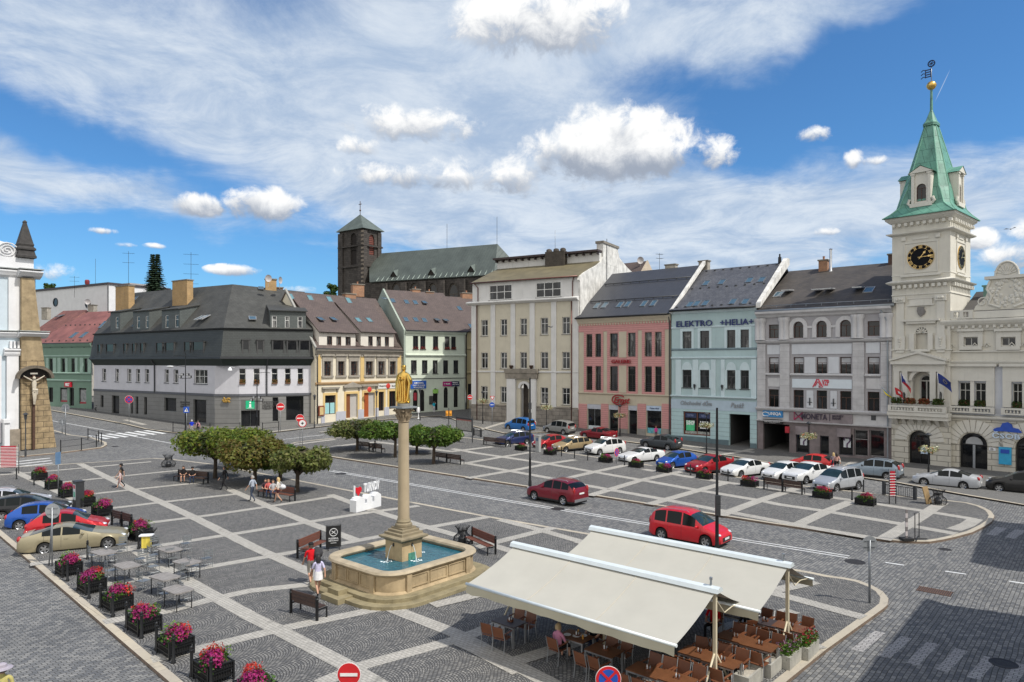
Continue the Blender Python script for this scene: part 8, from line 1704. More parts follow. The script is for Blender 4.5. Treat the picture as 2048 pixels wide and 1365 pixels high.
# ------------------------------------------------------------ flower baskets and bollards
FOL=leafmat('basket_leaves',[(.03,.08,.012),(.05,.12,.02),(.08,.17,.03),(.03,.06,.015)],.6,.25)
MAG=leafmat('petunia_magenta',[(.36,.015,.14),(.28,.012,.17),(.46,.04,.18),(.24,.01,.13)],.6,.2); RED=leafmat('petunia_red',[(.55,.015,.02),(.62,.05,.03),(.45,.01,.03),(.60,.12,.05)],.6,.2); PUR=leafmat('petunia_crimson',[(.38,.01,.08),(.45,.02,.12),(.30,.01,.06)],.6,.2); LIME=leafmat('lime_leaves',[(.15,.28,.03),(.22,.36,.05),(.10,.2,.03)],.6,.3)
def basket(label,loc,cols,seed,gr,wide=False):
 t=thing('flower_planter',label,'flower planter',loc,ANG1,gr); w=.62 if not wide else .8; d=.5 if not wide else .46; h=.72 if not wide else .62; rr=random.Random(seed)
 m=MB(); m.ring([[(-w+.07,-d+.07,.12),(w-.07,-d+.07,.12),(w-.07,d-.07,.12),(-w+.07,d-.07,.12)],[(-w+.03,-d+.03,h-.03),(w-.03,-d+.03,h-.03),(w-.03,d-.03,h-.03),(-w+.03,d-.03,h-.03)]],0,False,True,True,True); m.build('liner',pm('basket_liner',(.022,.022,.022),.9,0,.3,6),t)
 m=MB()
 for s_ in(-1,1):
  for k in range(13): x=-w+2*w*k/12; m.box(x-.012,x+.012,s_*d-.012,s_*d+.012,.06,h-.02)
  for k in range(11): y=-d+2*d*k/10; m.box(s_*w-.012,s_*w+.012,y-.012,y+.012,.06,h-.02)
  for z in(.22,.45,.55,h): m.box(-w-.02,w+.02,s_*d-.022,s_*d+.022,z-.02,z+.02); m.box(s_*w-.0221,s_*w+.0221,-d+.022,d-.022,z-.02,z+.02)
 m.build('basket',BLACKM,t)
 for sx in(-1,1):
  for sy in(-1,1): m=MB(); m.box(sx*w-.035,sx*w+.035,sy*d-.035,sy*d+.035,0,h+.03); m.build('leg',BLACKM,t)
 C=[(rr.uniform(-.6,.6)*w,rr.uniform(-.6,.6)*d,h+rr.uniform(.02,.14),.38,.34,.22) for _ in range(7)]; m=MB(); leafcloud(m,C+[(0,0,h+.12,.6,.5,.28),(-w*.8,0,h-.1,.2,.4,.3),(0,-d*.9,h-.1,.5,.16,.26),(w*.7,-d*.7,h-.1,.25,.22,.3)],700,.075,rr); m.build('foliage',FOL,t)
 for nm,mt,cx,cy,n in cols:
  m=MB(); leafcloud(m,[(cx*w+rr.uniform(-.3,.3)*w,cy*d+rr.uniform(-.3,.3)*d,h+.2+rr.uniform(-.06,.1),.40,.36,.30) for _ in range(5)]+([(cx*w*1.1,-d*.95,h-.02,.3,.14,.22)] if cy<.1 else []),int(n*1.3),.055,rr,h-.3); m.build(nm,mt,t)
 return t
MIX=[[('red_flowers',RED,-.5,.1,300),('magenta_flowers',MAG,.45,-.2,420),('lime_leaves',LIME,0,.7,60)],[('red_flowers',RED,-.4,.3,330),('magenta_flowers',MAG,.2,-.3,520)],[('lime_leaves',LIME,-.4,.0,170),('magenta_flowers',MAG,.5,-.1,480),('red_flowers',RED,.3,.5,150)],[('crimson_flowers',PUR,0,.1,560),('red_flowers',RED,.4,.4,120)]]
near=[(138,1148,2,'basket of red and violet petunias just below the gold saloon'),(184,1182,1,'second flower basket up the near kerb row, all red and magenta'),(235,1216,2,'flower basket with green left half, third down the near kerb row'),(289,1261,0,'mixed red and violet flower basket, third from the bottom edge'),(351,1306,2,'flower basket with spiky leaf tuft, second from the bottom edge'),(427,1358,0,'biggest looking flower basket at the bottom of the kerb row'),(510,1403,1,'flower basket cut off by the bottom picture edge'),(79,960,3,'farthest small flower basket behind the white estate car'),(107,978,1,'flower basket between farthest basket and the thin blue sign pole'),(136,994,0,'flower basket just left of the poster pillar'),(171,1012,3,'magenta flower basket just right of the poster pillar'),(204,1031,2,'flower basket beside the pair of benches above the red hatchback'),(281,1078,0,'red flower basket beside the iron wire basket and gold saloon')]
for i,(a,b,k,lb) in enumerate(near): o=basket(lb,G(a,b,KH),MIX[k],20+i,'flower baskets along the near kerb'); o.scale=(.8,)*3 if i<7 else (.86,)*3
isl=[(1042,901,'red flower basket between dark blue estate and parking meter'),(1100,910,'flower basket in front of the beige estate car'),(1211,925,'flower basket beside the violet round sign'),(1272,935,'pink flower basket before the white coupe'),(1328,945,'flower basket with lime tuft before the bright blue hatchback'),(1409,958,'flower basket before the dark red hatchback by the tall pole'),(1499,973,'orange red flower basket before the white saloon'),(1645,996,'crimson flower basket before the silver van'),(1731,1010,'crimson flower basket at the right end near the red banner stand')]
for i,(a,b,lb) in enumerate(isl): basket(lb,G(a,b,KH),MIX[(3,1,2,3,2,3,0,3,3)[i]],60+i,'flower baskets along the parking row',True).scale=(.74,)*3
def bollard(loc,label,h=.95,gr='black bollards'):
 o=MB().lathe([(.075,0),(.075,.08),(.05,.12),(.048,h-.18),(.065,h-.16),(.065,h-.12),(.04,h-.1),(.055,h-.05),(.035,h),(.005,h+.02)],10).build('bollard',BLACKM,None,loc); return tag(o,label,'bollard',gr)
nb=[(135,1163,'nearest the round grey sign back'),(156,1181,'between first and second near flower baskets'),(178,1198,'in front of the second near flower basket'),(201,1215,'between second and third near flower baskets'),(226,1234,'in front of the half green flower basket'),(253,1255,'left of the third basket from the bottom'),(283,1277,'before the third basket from the bottom'),(313,1300,'between third and second baskets from the bottom'),(347,1327,'before the spiky tufted flower basket'),(383,1353,'left of the biggest flower basket'),(422,1378,'before the biggest flower basket'),(33,959,'by the red slatted screen'),(68,971,'before the farthest small flower basket'),(98,981,'between the two farthest flower baskets'),(123,996,'before the basket left of the poster pillar'),(175,1119,'with round knob at the gold saloon flank'),(277,1099,'at the nose of the gold saloon'),(1021,894,'at the bonnet of the dark blue estate'),(1249,931,'right of the violet round sign'),(1381,951,'left of the dark red hatchback'),(1456,962,'at the front bumper of the white saloon'),(1704,1001,'between the last two crimson baskets'),(1727,985,'behind the silver van near side wheel')]
for a,b,nm in nb: bollard(G(a,b,KH),'slim black bollard '+nm)
# ------------------------------------------------------------ cars
TYRE=pm('tyre',(.017,.017,.018),.85,0,.2,9); RIM=pm('rim_alloy',(.50,.51,.53),.25,.9,.06,9); LENS=pm('headlight_lens',(.62,.66,.70),.08,.2,.15,14,spec=.8); TAIL=pm('taillight_red',(.36,.012,.015),.12,0,.25,10,spec=.8); CGL=pm('car_glass',(.006,.009,.010),.06,0,.2,3,spec=.22); CWS=pm('windscreen_glass',(.018,.035,.04),.05,0,.3,2,spec=.5); PLATE=pm('number_plate',(.68,.69,.68),.5,0,.06,20); DARKP=pm('black_plastic',(.022,.022,.023),.6,0,.15,9)
KIND={ # length,height,width,wheelbase,front overhang,(cowl),(screen top),peak,(rear top),(rear foot),tail height, belt front, belt rear, nose height, side windows
'hatch':(4.0,1.5,1.72,2.5,.75,(.95,.95),(1.72,1.42),2.3,(3.3,1.42),(3.86,1.0),.92,.90,1.0,.66,[(1.55,2.28),(2.36,3.15)]),
'sedan':(4.65,1.46,1.80,2.7,.88,(1.25,.95),(2.1,1.38),2.7,(3.2,1.36),(4.0,1.06),1.02,.90,.98,.66,[(1.85,2.6),(2.68,3.5)]),
'coupe':(4.94,1.40,1.86,2.87,.86,(1.6,.95),(2.5,1.33),2.95,(3.4,1.32),(4.4,1.05),.98,.92,1.0,.68,[(2.15,2.95),(3.02,3.85)]),
'wagon':(4.6,1.5,1.78,2.65,.9,(1.2,.96),(2.0,1.41),2.7,(4.0,1.42),(4.5,1.0),.95,.92,1.0,.68,[(1.8,2.55),(2.63,3.35),(3.43,4.1)]),
'suv':(4.5,1.72,1.86,2.68,.88,(1.15,1.10),(1.95,1.62),2.6,(3.85,1.62),(4.36,1.18),1.1,1.04,1.14,.80,[(1.75,2.5),(2.58,3.3),(3.36,3.98)]),
'fast':(4.6,1.62,1.90,2.8,.88,(1.25,1.06),(2.15,1.54),2.7,(3.2,1.54),(4.3,1.14),1.1,1.0,1.12,.78,[(1.9,2.65),(2.73,3.6)]),
'van':(4.3,1.78,1.76,2.65,.82,(.95,1.08),(1.75,1.70),2.5,(4.02,1.70),(4.24,1.05),1.0,1.0,1.06,.74,[(1.45,2.2),(2.28,3.15),(3.23,3.92)])}
def interp(K,x):
 if x<=K[0][0]: return K[0][1]
 for (a,b),(c,d) in zip(K,K[1:]):
  if x<=c: return b+(d-b)*(x-a)/(c-a)
 return K[-1][1]
def smooth(K,n=3):
 for _ in range(n):
  o=[K[0]]
  for (a,b),(c,d) in zip(K,K[1:]): o+= [(a+(c-a)*.25,b+(d-b)*.25),(a+(c-a)*.75,b+(d-b)*.75)]
  K=o+[K[-1]]
 return K
PAINTS={}
def car(label,kind,col,at,head,side,which='f',trim=None,rails=False,dark=False,seat=None):
 """at: photo pixel (or world point) where the visible-side front/rear wheel stands; head: world heading; side: +1 left flank seen, -1 right"""
 L,H,W,WB,FO,cw,ws,pk,rt,rf,tailz,bf,br,nz,wins=KIND[kind]; rot=math.atan2(head[1],head[0]); h2=Vector((cos(rot),sin(rot),0)); n2=Vector((-h2.y,h2.x,0))
 p=G(*at) if isinstance(at,tuple) else at; xw=(L/2-FO) if which=='f' else (L/2-FO-WB)
 c=p-h2*xw-n2*(side*(W/2-.1)); c.z=terr(c.y)+(seat or .004)
 t=thing('parked_car' if 'driving' not in label else 'car',label,'car',c,rot,'cars in the square')
 if c.y>77: t.rotation_mode='XYZ'; t.rotation_euler=(math.atan(-.05*-n2.y) if False else math.atan(.05*n2.y),math.atan(-.05*h2.y),rot)
 RW=.33 if H>1.6 else .31; RA=RW+.07; xs=[FO,FO+WB]
 top=smooth([(0,nz-.14),(.05,nz),(.35,nz+(cw[1]-nz)*.45),cw,ws,(pk,H),rt,rf,(L-.06,tailz),(L,tailz-.25)],2); belt=[(0,bf-.1),(cw[0],bf),(L,br)]
 T=sorted({round(q,3) for q in [0,.03,.08,.16,.3,.5,cw[0],ws[0],pk,rt[0],rf[0],L-.2,L-.08,L-.03,L]+[x for a in wins for x in a]+[x+q*RA/5 for x in xs for q in range(-5,6)]+[cw[0]+(ws[0]-cw[0])*q/4 for q in range(5)]+[rt[0]+(rf[0]-rt[0])*q/4 for q in range(5)]+[ws[0]+(rt[0]-ws[0])*q/5 for q in range(6)]}|{wins[0][0]-.35,wins[0][0]-.338,wins[0][1]+.035,wins[0][1]+.047,wins[1][1]-.1,wins[1][1]-.088})
 seams=(wins[0][0]-.35,wins[0][1]+.035,wins[1][1]-.1); S=[]
 for x in T:
  e=1-.20*max(0,1-x/.55)**2-.13*max(0,1-(L-x)/.4)**2; w=W/2*e; zt=interp(top,x); b=min(interp(belt,x),zt-.03); lo=.2+.1*max(0,1-min(x,L-x)/.3)
  for xx in xs:
   d=abs(x-xx)
   if d<RA-1e-3: lo=max(lo,RW+math.sqrt(RA*RA-d*d))
  k=max(0,min(1,(zt-b)/(H-.95))); mid=max(.52,lo+.02); up=max(b-.14,mid+.01); b=max(b,up+.01); zt=max(zt,b+.02)
  y5=w*(.93-.20*k); y6=w*(.78-.20*k)
  S.append([(x,w*.95,lo),(x,w*.995,max(.34,lo+.01)),(x,w,mid),(x,w*.985,up),(x,w*.945,b),(x,y5,b+(zt-b)*(.90 if k>.15 else .55)),(x,y6,b+(zt-b)*.985),(x,0,zt+.012)])
 X=lambda q,s: (L/2-q[0],s*q[1],q[2])
 B=MB(); G_={}
 for i in range(len(T)-1):
  a,b=T[i],T[i+1]; m_=(a+b)/2
  for s in(1,-1):
   for j in range(7):
    q=[X(S[i][j],s),X(S[i+1][j],s),X(S[i+1][j+1],s),X(S[i][j+1],s)]; key=None
    if j==4:
     for wi,(u,v) in enumerate(wins):
      if u<m_<v: key=('window',s,wi)
    elif j>=5:
     if cw[0]+.04<m_<ws[0]-.02 : key=('windscreen',0,0)
     elif rt[0]+.03<m_<rf[0]-.03: key=('rear_window',0,0)
    if key: G_.setdefault(key,MB()).face(q,0,True)
    else: B.face(q,1 if (j in(1,2,3) and any(abs(a-sm)<1e-3 for sm in seams) and b-a<.02) or (trim and j==0) else 0,True)
 for i in(0,-1):
  for s in(1,-1): B.face([X(q,s) for q in S[i]]+[X((S[i][0][0],0,S[i][0][2]),s)],0)
 key='paint_%.2f_%.2f_%.2f'%col; pt=paint(key,col,.15 if max(col)>.5 else .4)
 B.build('body',[pt,DARKP],t)
 for k,m in G_.items(): m.build(k[0],CWS if k[0]=='windscreen' else CGL,t)
 m=MB(); m.box(-L/2+.12,L/2-.12,-W/2+.16,W/2-.16,.16,.6); m.build('underbody',DARKP,t)
 for xx in xs:
  for s in(1,-1):
   y=s*(W/2-.10); m=MB(); N=20
   def rg(r,d): return [(L/2-xx+r*cos(2*PI*k/N),y+s*d,RW+r*sin(2*PI*k/N)) for k in range(N)]
   m.ring([rg(RW*.66,-.2),rg(RW*.96,-.2),rg(RW,-.16),rg(RW,.06),rg(RW*.95,.10),rg(RW*.7,.10),rg(RW*.66,.07)],0); o=m.build('wheel',TYRE,t)
   m=MB(); m.ring([rg(RW*.67,.085),rg(RW*.60,.07),rg(RW*.58,.02)],0)
   for k in range(5):
    q=2*PI*k/5+xx; c_=Vector((L/2-xx,y+s*.06,RW)); d=Vector((cos(q),0,sin(q))); n=Vector((-sin(q),0,cos(q))); r0,r1=.04,RW*.63; m.face([c_+d*r0-n*.05,c_+d*r1-n*.045,c_+d*r1+n*.045,c_+d*r0+n*.05])
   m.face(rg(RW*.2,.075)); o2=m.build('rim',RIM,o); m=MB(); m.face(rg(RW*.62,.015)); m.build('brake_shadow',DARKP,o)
 for s in(1,-1):
  m=MB(); m.sphere((L/2-.20,s*W*.365,nz-.005),.2,10,(.95,.62,.42)); m.build('headlight',LENS,t)
  tz=tailz-.10 if H<1.6 else tailz-.02; m=MB(); m.sphere((-L/2+.10,s*W*.40,tz),.17,10,(.75,.6,1.0 if H<1.6 else 1.6)); m.build('taillight',TAIL,t)
  m=MB(); x=L/2-wins[0][0]-.0; m.sphere((x+.12,s*(W/2+.04),bf+.06),.12,8,(.7,1,.62)); m.build('mirror',pt if not dark else DARKP,t)
  for wi in(0,1): x=L/2-wins[wi][1]+.18; m=MB(); m.box(x-.09,x+.09,s*(W/2-.01)-.018,s*(W/2-.01)+.018,bf-.17,bf-.135); m.build('door_handle',pt,t)
  if rails: m=MB(); m.tube([(L/2-ws[0]-.15,s*W*.33,H-.06),(L/2-ws[0]-.3,s*W*.33,H+.03),(L/2-rt[0]+.2,s*W*.33,H+.0),(L/2-rt[0]+.05,s*W*.33,H-.08)],.018,5); m.build('roof_rail',SILVER if not dark else DARKP,t)
 m=MB(); m.box(L/2-.02,L/2+.02,-W*.27,W*.27,.36,nz-.16); m.build('grille',DARKP,t)
 for x in(L/2+.022,-L/2-.02): m=MB(); m.box(x-.012,x+.012,-.26,.26,.44 if x>0 else (.52 if H<1.6 else .8),.55 if x>0 else(.63 if H<1.6 else .91)); m.build('number_plate',PLATE,t)
 if trim: m=MB(); m.box(-L/2-.025,-L/2+.06,-W*.42,W*.42,.3,.5); m.build('rear_bumper_trim',SILVER if trim==2 else DARKP,t)
 return t
FH=(-.87,-.49); RH=(-.754,.657); LH=(.914,.406); h_=Vector((.914,.406,0)); n_=Vector((-.406,.914,0)); p0=G(89,1109.7)
car('champagne gold four door coupe at the front of the left parked group','coupe',(.33,.29,.19),(89,1110.5),LH,-1,'r')
car('bright red hatchback between the gold coupe and blue minicar','hatch',(.50,.012,.022),Vector((-26.4,38.9,0)),LH,-1,'r')
car('royal blue small hatchback, third from the camera at left','hatch',(.012,.085,.40),(39,1062),LH,-1,'r',seat=.004)
car('black car with chrome window line cut by the left edge','wagon',(.012,.013,.016),Vector((-32.0,43.6,0)),LH,-1,'r')
car('white estate with lilac bonnet, farthest of the left group','wagon',(.50,.51,.56),Vector((-34.8,45.8,0)),LH,-1,'r',rails=True)
rh=(G(1069.8,1000.3)-G(1137,1012.6)); car('dark cherry red SUV driving away along the road','suv',(.20,.007,.018),(1069.8,1001),(rh.x,rh.y),1,'f',2,True)
vh=(G(1412,1095.5)-G(1326,1079.5)); car('bright red family van driving towards the right behind the awnings','van',(.60,.010,.022),(1412,1096),(vh.x,vh.y),-1,'f',rails=True)
for lb,k,c,at,hd,w,tr,rl in (('cobalt blue minivan before the cream house portal','van',(.02,.16,.48),(1017,860),RH,'f',None,False),('grey beige small van behind the red hatchback, near the cream house','van',(.26,.26,.25),(1095,866),RH,'f',1,False),('dark ruby fastback saloon before the pink house','sedan',(.22,.006,.014),(1206,881),RH,'r',None,False),
('slate grey coupe SUV before the pale blue house','fast',(.045,.055,.065),(1336,901),RH,'r',1,False),('scarlet compact SUV before the bank house door','hatch',(.55,.012,.014),(1645,944),RH,'r',None,False),('ice blue boxy SUV with black roof rails before the clock tower','suv',(.24,.30,.36),(1774,961),RH,'r',1,True),('silver saloon before the town hall arches','sedan',(.46,.48,.51),(1848,972),RH,'f',None,False),('black SUV cut by the right edge before the town hall','suv',(.010,.010,.011),(1998,985),RH,'f',None,False),
('dark blue estate, first in the angled row beside a bench','wagon',(.02,.035,.13),(1014,892),FH,'f',None,True),('cherry red hatchback behind the parking meter','hatch',(.42,.012,.02),(1088,899),FH,'f',None,False),('beige gold estate behind the railing','wagon',(.42,.32,.18),(1131,905),FH,'f',1,True),('white SUV with black sunroof beside the violet round sign','suv',(.70,.71,.71),(1199,911),FH,'f',None,True),
('white fastback coupe right of the violet round sign','coupe',(.72,.74,.75),(1268,927),FH,'f',None,False),('vivid blue hatchback in the angled row','hatch',(.015,.10,.46),(1384,934),FH,'r',None,False),('crimson hatchback left of the tall black pole','fast',(.36,.010,.018),(1409,950),FH,'f',1,False),('white saloon with its nose at the orange red basket','sedan',(.72,.73,.73),(1481,956),FH,'f',None,False),
('white hatchback behind the white crossover','hatch',(.71,.72,.73),(1562,963),FH,'f',None,False),('white crossover before the two park benches','fast',(.72,.73,.74),(1611,969),FH,'f',1,False),('silver people carrier at the right end of the angled row','van',(.45,.47,.50),(1672,986),FH,'f',1,True)):
 car(lb,k,c,at,hd,1,w,tr,rl,dark=('ice blue' in lb))
def motorbike():
 p=G(203,822,KH); t=thing('motorcycle','black motorcycle parked by the corner house wall on the left street','motorcycle',p,.3);
 for x in(-.7,.7): m=MB(); m.ring([[(x+r*cos(2*PI*k/14),d,.31+r*sin(2*PI*k/14)) for k in range(14)] for r,d in((.2,-.06),(.31,-.05),(.31,.05),(.2,.06))],0); m.build('wheel',TYRE,t)
 m=MB(); m.sphere((.1,0,.85),.3,10,(1.2,.6,.7)); m.sphere((-.45,0,.85),.25,8,(1.5,.7,.4)); m.sphere((.05,0,.5),.28,8,(1.2,.7,.9)); m.sphere((.65,0,.95),.22,8,(.9,1,1)); m.tube([(.7,0,.31),(.6,0,.6),(.45,0,1.05)],.06,6); m.tube([(-.7,0,.31),(-.1,0,.45)],.05,6); m.build('body',pm('bike_black',(.015,.015,.017),.25,.2,.1,9),t)
 m=MB(); m.tube([(.4,-.38,1.08),(.5,0,1.1),(.4,.38,1.08)],.025,5); m.build('handlebar',BLACKM,t)
motorbike()
# ------------------------------------------------------------ benches, lamps, signs
WOOD=pm('bench_wood',(.15,.055,.035),.6,0,.22,3); WOODD=pm('bench_wood_dark',(.055,.03,.022),.65,0,.22,3)
def bench(A,B,side,label,wood=None):
 a,b=G(*A,KH),G(*B,KH); d=b-a; L=math.hypot(d.x,d.y); t=thing('park_bench',label,'bench',a,math.atan2(d.y,d.x),'park benches'); W=wood or WOOD; s=side
 m=MB();
 for k in range(3): m.box(.06,L-.06,*sorted((s*(.08+.14*k),s*(.2+.14*k))),.42,.46)
 m.build('seat',W,t); m=MB()
 for k in range(3): m.box(.06,L-.06,-.02,.02,.52+.14*k,.64+.14*k)
 m.build('backrest',W,t)
 for x in(0,L): m=MB().lathe([(.06,0),(.06,.8),(.075,.82),(.05,.86),(.06,.92),(.01,.96)],8,(x,0,0)); m.box(x-.02,x+.02,*sorted((0,s*.5)),.36,.42); m.box(x-.02,x+.02,*sorted((s*.44,s*.5)),0,.36); m.build('bench_post',BLACKM,t)
for A,B,s,lb,w in (((595,1117),(641,1096),-1,'red brown bench beside the black board, left of the fountain',WOOD),((582,1226),(634,1242),1,'bench showing its back, standing alone in front of the fountain steps',WOODD),((944.5,1088),(991,1109),-1,'bench beside the iron basket at the right of the fountain',WOOD),
((224,1050),(243,1055),1,'first of two benches with backs to the blue hatchback',WOODD),((243.8,1055.2),(263,1061),1,'second of two benches, beside the red flower basket',WOODD),((357,961.5),(416,967),-1,'bench with the dark clothed pair under the yellow green tree',WOODD),((527,992),(590,1002),-1,'bench with the family under the olive tree',WOOD),
((714,899),(738,903),1,'left bench of the shaded pair under the row across the road',WOODD),((738.8,903.1),(763,907),1,'right bench of the shaded pair, with a person in black',WOODD),((869.7,922.5),(893,926),1,'empty bench beside the right end tree trunk',WOODD),((893.8,926.1),(921,930),1,'empty bench farthest right by the end tree',WOODD),
((967.5,889.7),(1011,896),1,'bench at the nose of the dark blue estate',WOODD),((1528,979),(1564.5,984.5),1,'left of the two benches before the white crossover',WOODD),((1565.5,984.7),(1604,990),1,'right of the two benches before the white crossover',WOODD)): bench(A,B,s,lb,w)
def wire_bin(p,label,k=1.0,tilt=0):
 t=thing('wire_basket',label,'iron basket',p,0,'vase shaped iron baskets'); m=MB(); N=26
 for i in range(N): q=2*PI*i/N; m.tube([(r*k*cos(q),r*k*sin(q),z*k) for r,z in((.42,.02),(.5,.2),(.46,.38),(.26,.55),(.24,.68),(.3,.82),(.42,.95))],.014,4)
 for r,z in((.42,.02),(.27,.54),(.25,.66),(.26,.6)): m.tube([(r*k*cos(2*PI*i/20),r*k*sin(2*PI*i/20),z*k) for i in range(21)],.02,4)
 m.build('wire_cage',BLACKM,t); m=MB().lathe([(.2*k,.03),(.24*k,.3),(.12*k,.5),(.02,.5)],12); m.build('inner_bin',DGREY,t); t.rotation_euler[0]=tilt
wire_bin(G(925,1087,KH),'iron wire basket standing free right of the fountain'); wire_bin(G(337,934,KH),'iron wire basket left of the yellow green tree',1.25); wire_bin(G(297,1094,KH),'iron wire basket between red flowers and yellow stand',1.0); wire_bin(G(1876,1009,KH),'iron wire basket at the rounded right end of the island',1.1)
p=G(1858,1008,KH); o=MB().box(-.35,.35,-.03,.03,0,1.2).build('leaning_board',pm('plywood',(.28,.19,.09),.8,0,.2,3),None,p,.6); o.rotation_euler[0]=-.25; tag(o,'brown board leaning by the right end iron basket','board')
LAMPW=pm('lamp_head',(.55,.56,.57),.4,.1)
def pole(A,pytop,label,arms=(),r=.06,fl=None,pipe=None):
 p=G(*A,KH); mpp=p.y/F; H=CAMZ-(pytop-HZ)*mpp-p.z; t=thing('lamp_post',label,'lamp post',p,0,'tall black posts'); m=MB(); m.lathe([(.13,0),(.13,.5),(.1,.6),(.085,2.3),(.11,2.35),(.07,2.45),(r,H*.7),(r*.8,H)],10); m.build('post',BLACKM,t)
 for dx,z,head in arms:
  z=CAMZ-(z-HZ)*mpp-p.z; dx*=mpp; m=MB(); m.tube([(0,0,z),(dx*.5,0,z+.12),(dx,0,z+.05)],.035,6); m.build('arm',BLACKM,t)
  if head: m=MB(); m.sphere((dx,0,z+.02),.34,10,(1.5,.6,.42)); m.build('lamp_head',LAMPW,t)
 if fl:
  z=CAMZ-(fl-HZ)*mpp-p.z; m=MB(); m.tube([(-.7,0,z),(.7,0,z)],.035,5); m.build('bracket',BLACKM,t)
  for x in(-.65,-.35,.35,.65): m=MB(); m.box(x-.15,x+.15,-.25,.05,z+.05+.3*(abs(x)<.5),z+.35+.3*(abs(x)<.5)); m.box(x-.12,x+.12,-.27,-.251,z+.08+.3*(abs(x)<.5),z+.32+.3*(abs(x)<.5),1); m.build('floodlight',[BLACKM,SILVER],t)
 if pipe:
  for z in pipe: z=CAMZ-(z-HZ)*mpp-p.z; m=MB(); m.box(-.12,.12,-.22,-.06,z-.25,z+.25); m.build('control_box',DGREY,t)
 return t
pole((1060,976),756,'tall black post beside the dark cherry red SUV',(),.07,None,(812,832)); pole((1434,1112),816,'tall black post in front of the bright red family van',(),.07,None,(1000,1020)); pole((371,866),706,'street lamp with long white head by the blue crossing sign',((-31,734,True),(-24,713,False)),.06,757); pole((514,871),738,'street lamp before the corner house information door',((26,747,False),),.06,803)
def small_lamp(A,pyt,label):
 p=G(*A,KH); H=CAMZ-(pyt-HZ)*p.y/F-p.z; t=thing('path_lamp',label,'lamp post',p,0,'small lantern posts'); m=MB(); m.lathe([(.1,0),(.09,.8),(.05,.9),(.05,H-.7)],8); m.build('post',DGREY,t); m=MB(); m.lathe([(.1,H-.7),(.16,H-.2),(.28,H-.18),(.1,H),(.02,H+.05)],8); m.build('lantern',DGREY,t)
for A,y,lb in(((51,914),826,'lantern post before the church buttress'),((629,856),790,'lantern post between the corner house and ivory house'),((753,846),782,'lantern post before the orange door'),((840,841),778,'lantern post before the cobalt shop board')): small_lamp(A,y,lb)
WFL=leafmat('white_blooms',[(.55,.55,.42),(.70,.70,.62),(.10,.16,.04),(.62,.6,.35),(.08,.13,.03),(.5,.15,.08)],.6,.2)
def flower_lamp(A,pyb,label):
 p=G(*A,KH); z=CAMZ-(pyb-HZ)*p.y/F-p.z; t=thing('flower_post',label,'flower post',p,0,'posts with hanging flowers'); m=MB(); m.lathe([(.09,0),(.08,.9),(.05,1.0),(.045,z+1.2)],8); m.build('post',BLACKM,t); m=MB(); m.lathe([(.05,z+1.1),(.22,z+1.25),(.3,z+1.27),(.06,z+1.45)],10); m.build('lantern',DGREY,t); rr=random.Random(int(A[0])); m=MB(); leafcloud(m,[(.45*cos(q),.45*sin(q),z+.05,.42,.42,.32) for q in(0,1.6,3.1,4.7)],420,.085,rr); m.build('flowers',WFL,t)
for A,y,lb in(((965.5,848),803,'flower post before the cream house left pilaster'),((1093,860),816,'flower post before the cream house right of its portal'),((1240,872),832,'flower post between the two pink house doors'),((1413,909),852,'flower post before the pale blue house shop window'),((1618,928),873,'flower post before the bank house glass door'),((1857,958),900,'flower post before the tower arch')): flower_lamp(A,y,lb)
SGR=pm('sign_back',(.36,.38,.40),.5,.4,.06,3); SRED=pm('traffic_red',(.55,.015,.02),.4); SBLU=pm('traffic_blue',(.015,.08,.42),.4); SWH=pm('traffic_white',(.75,.75,.75),.45)
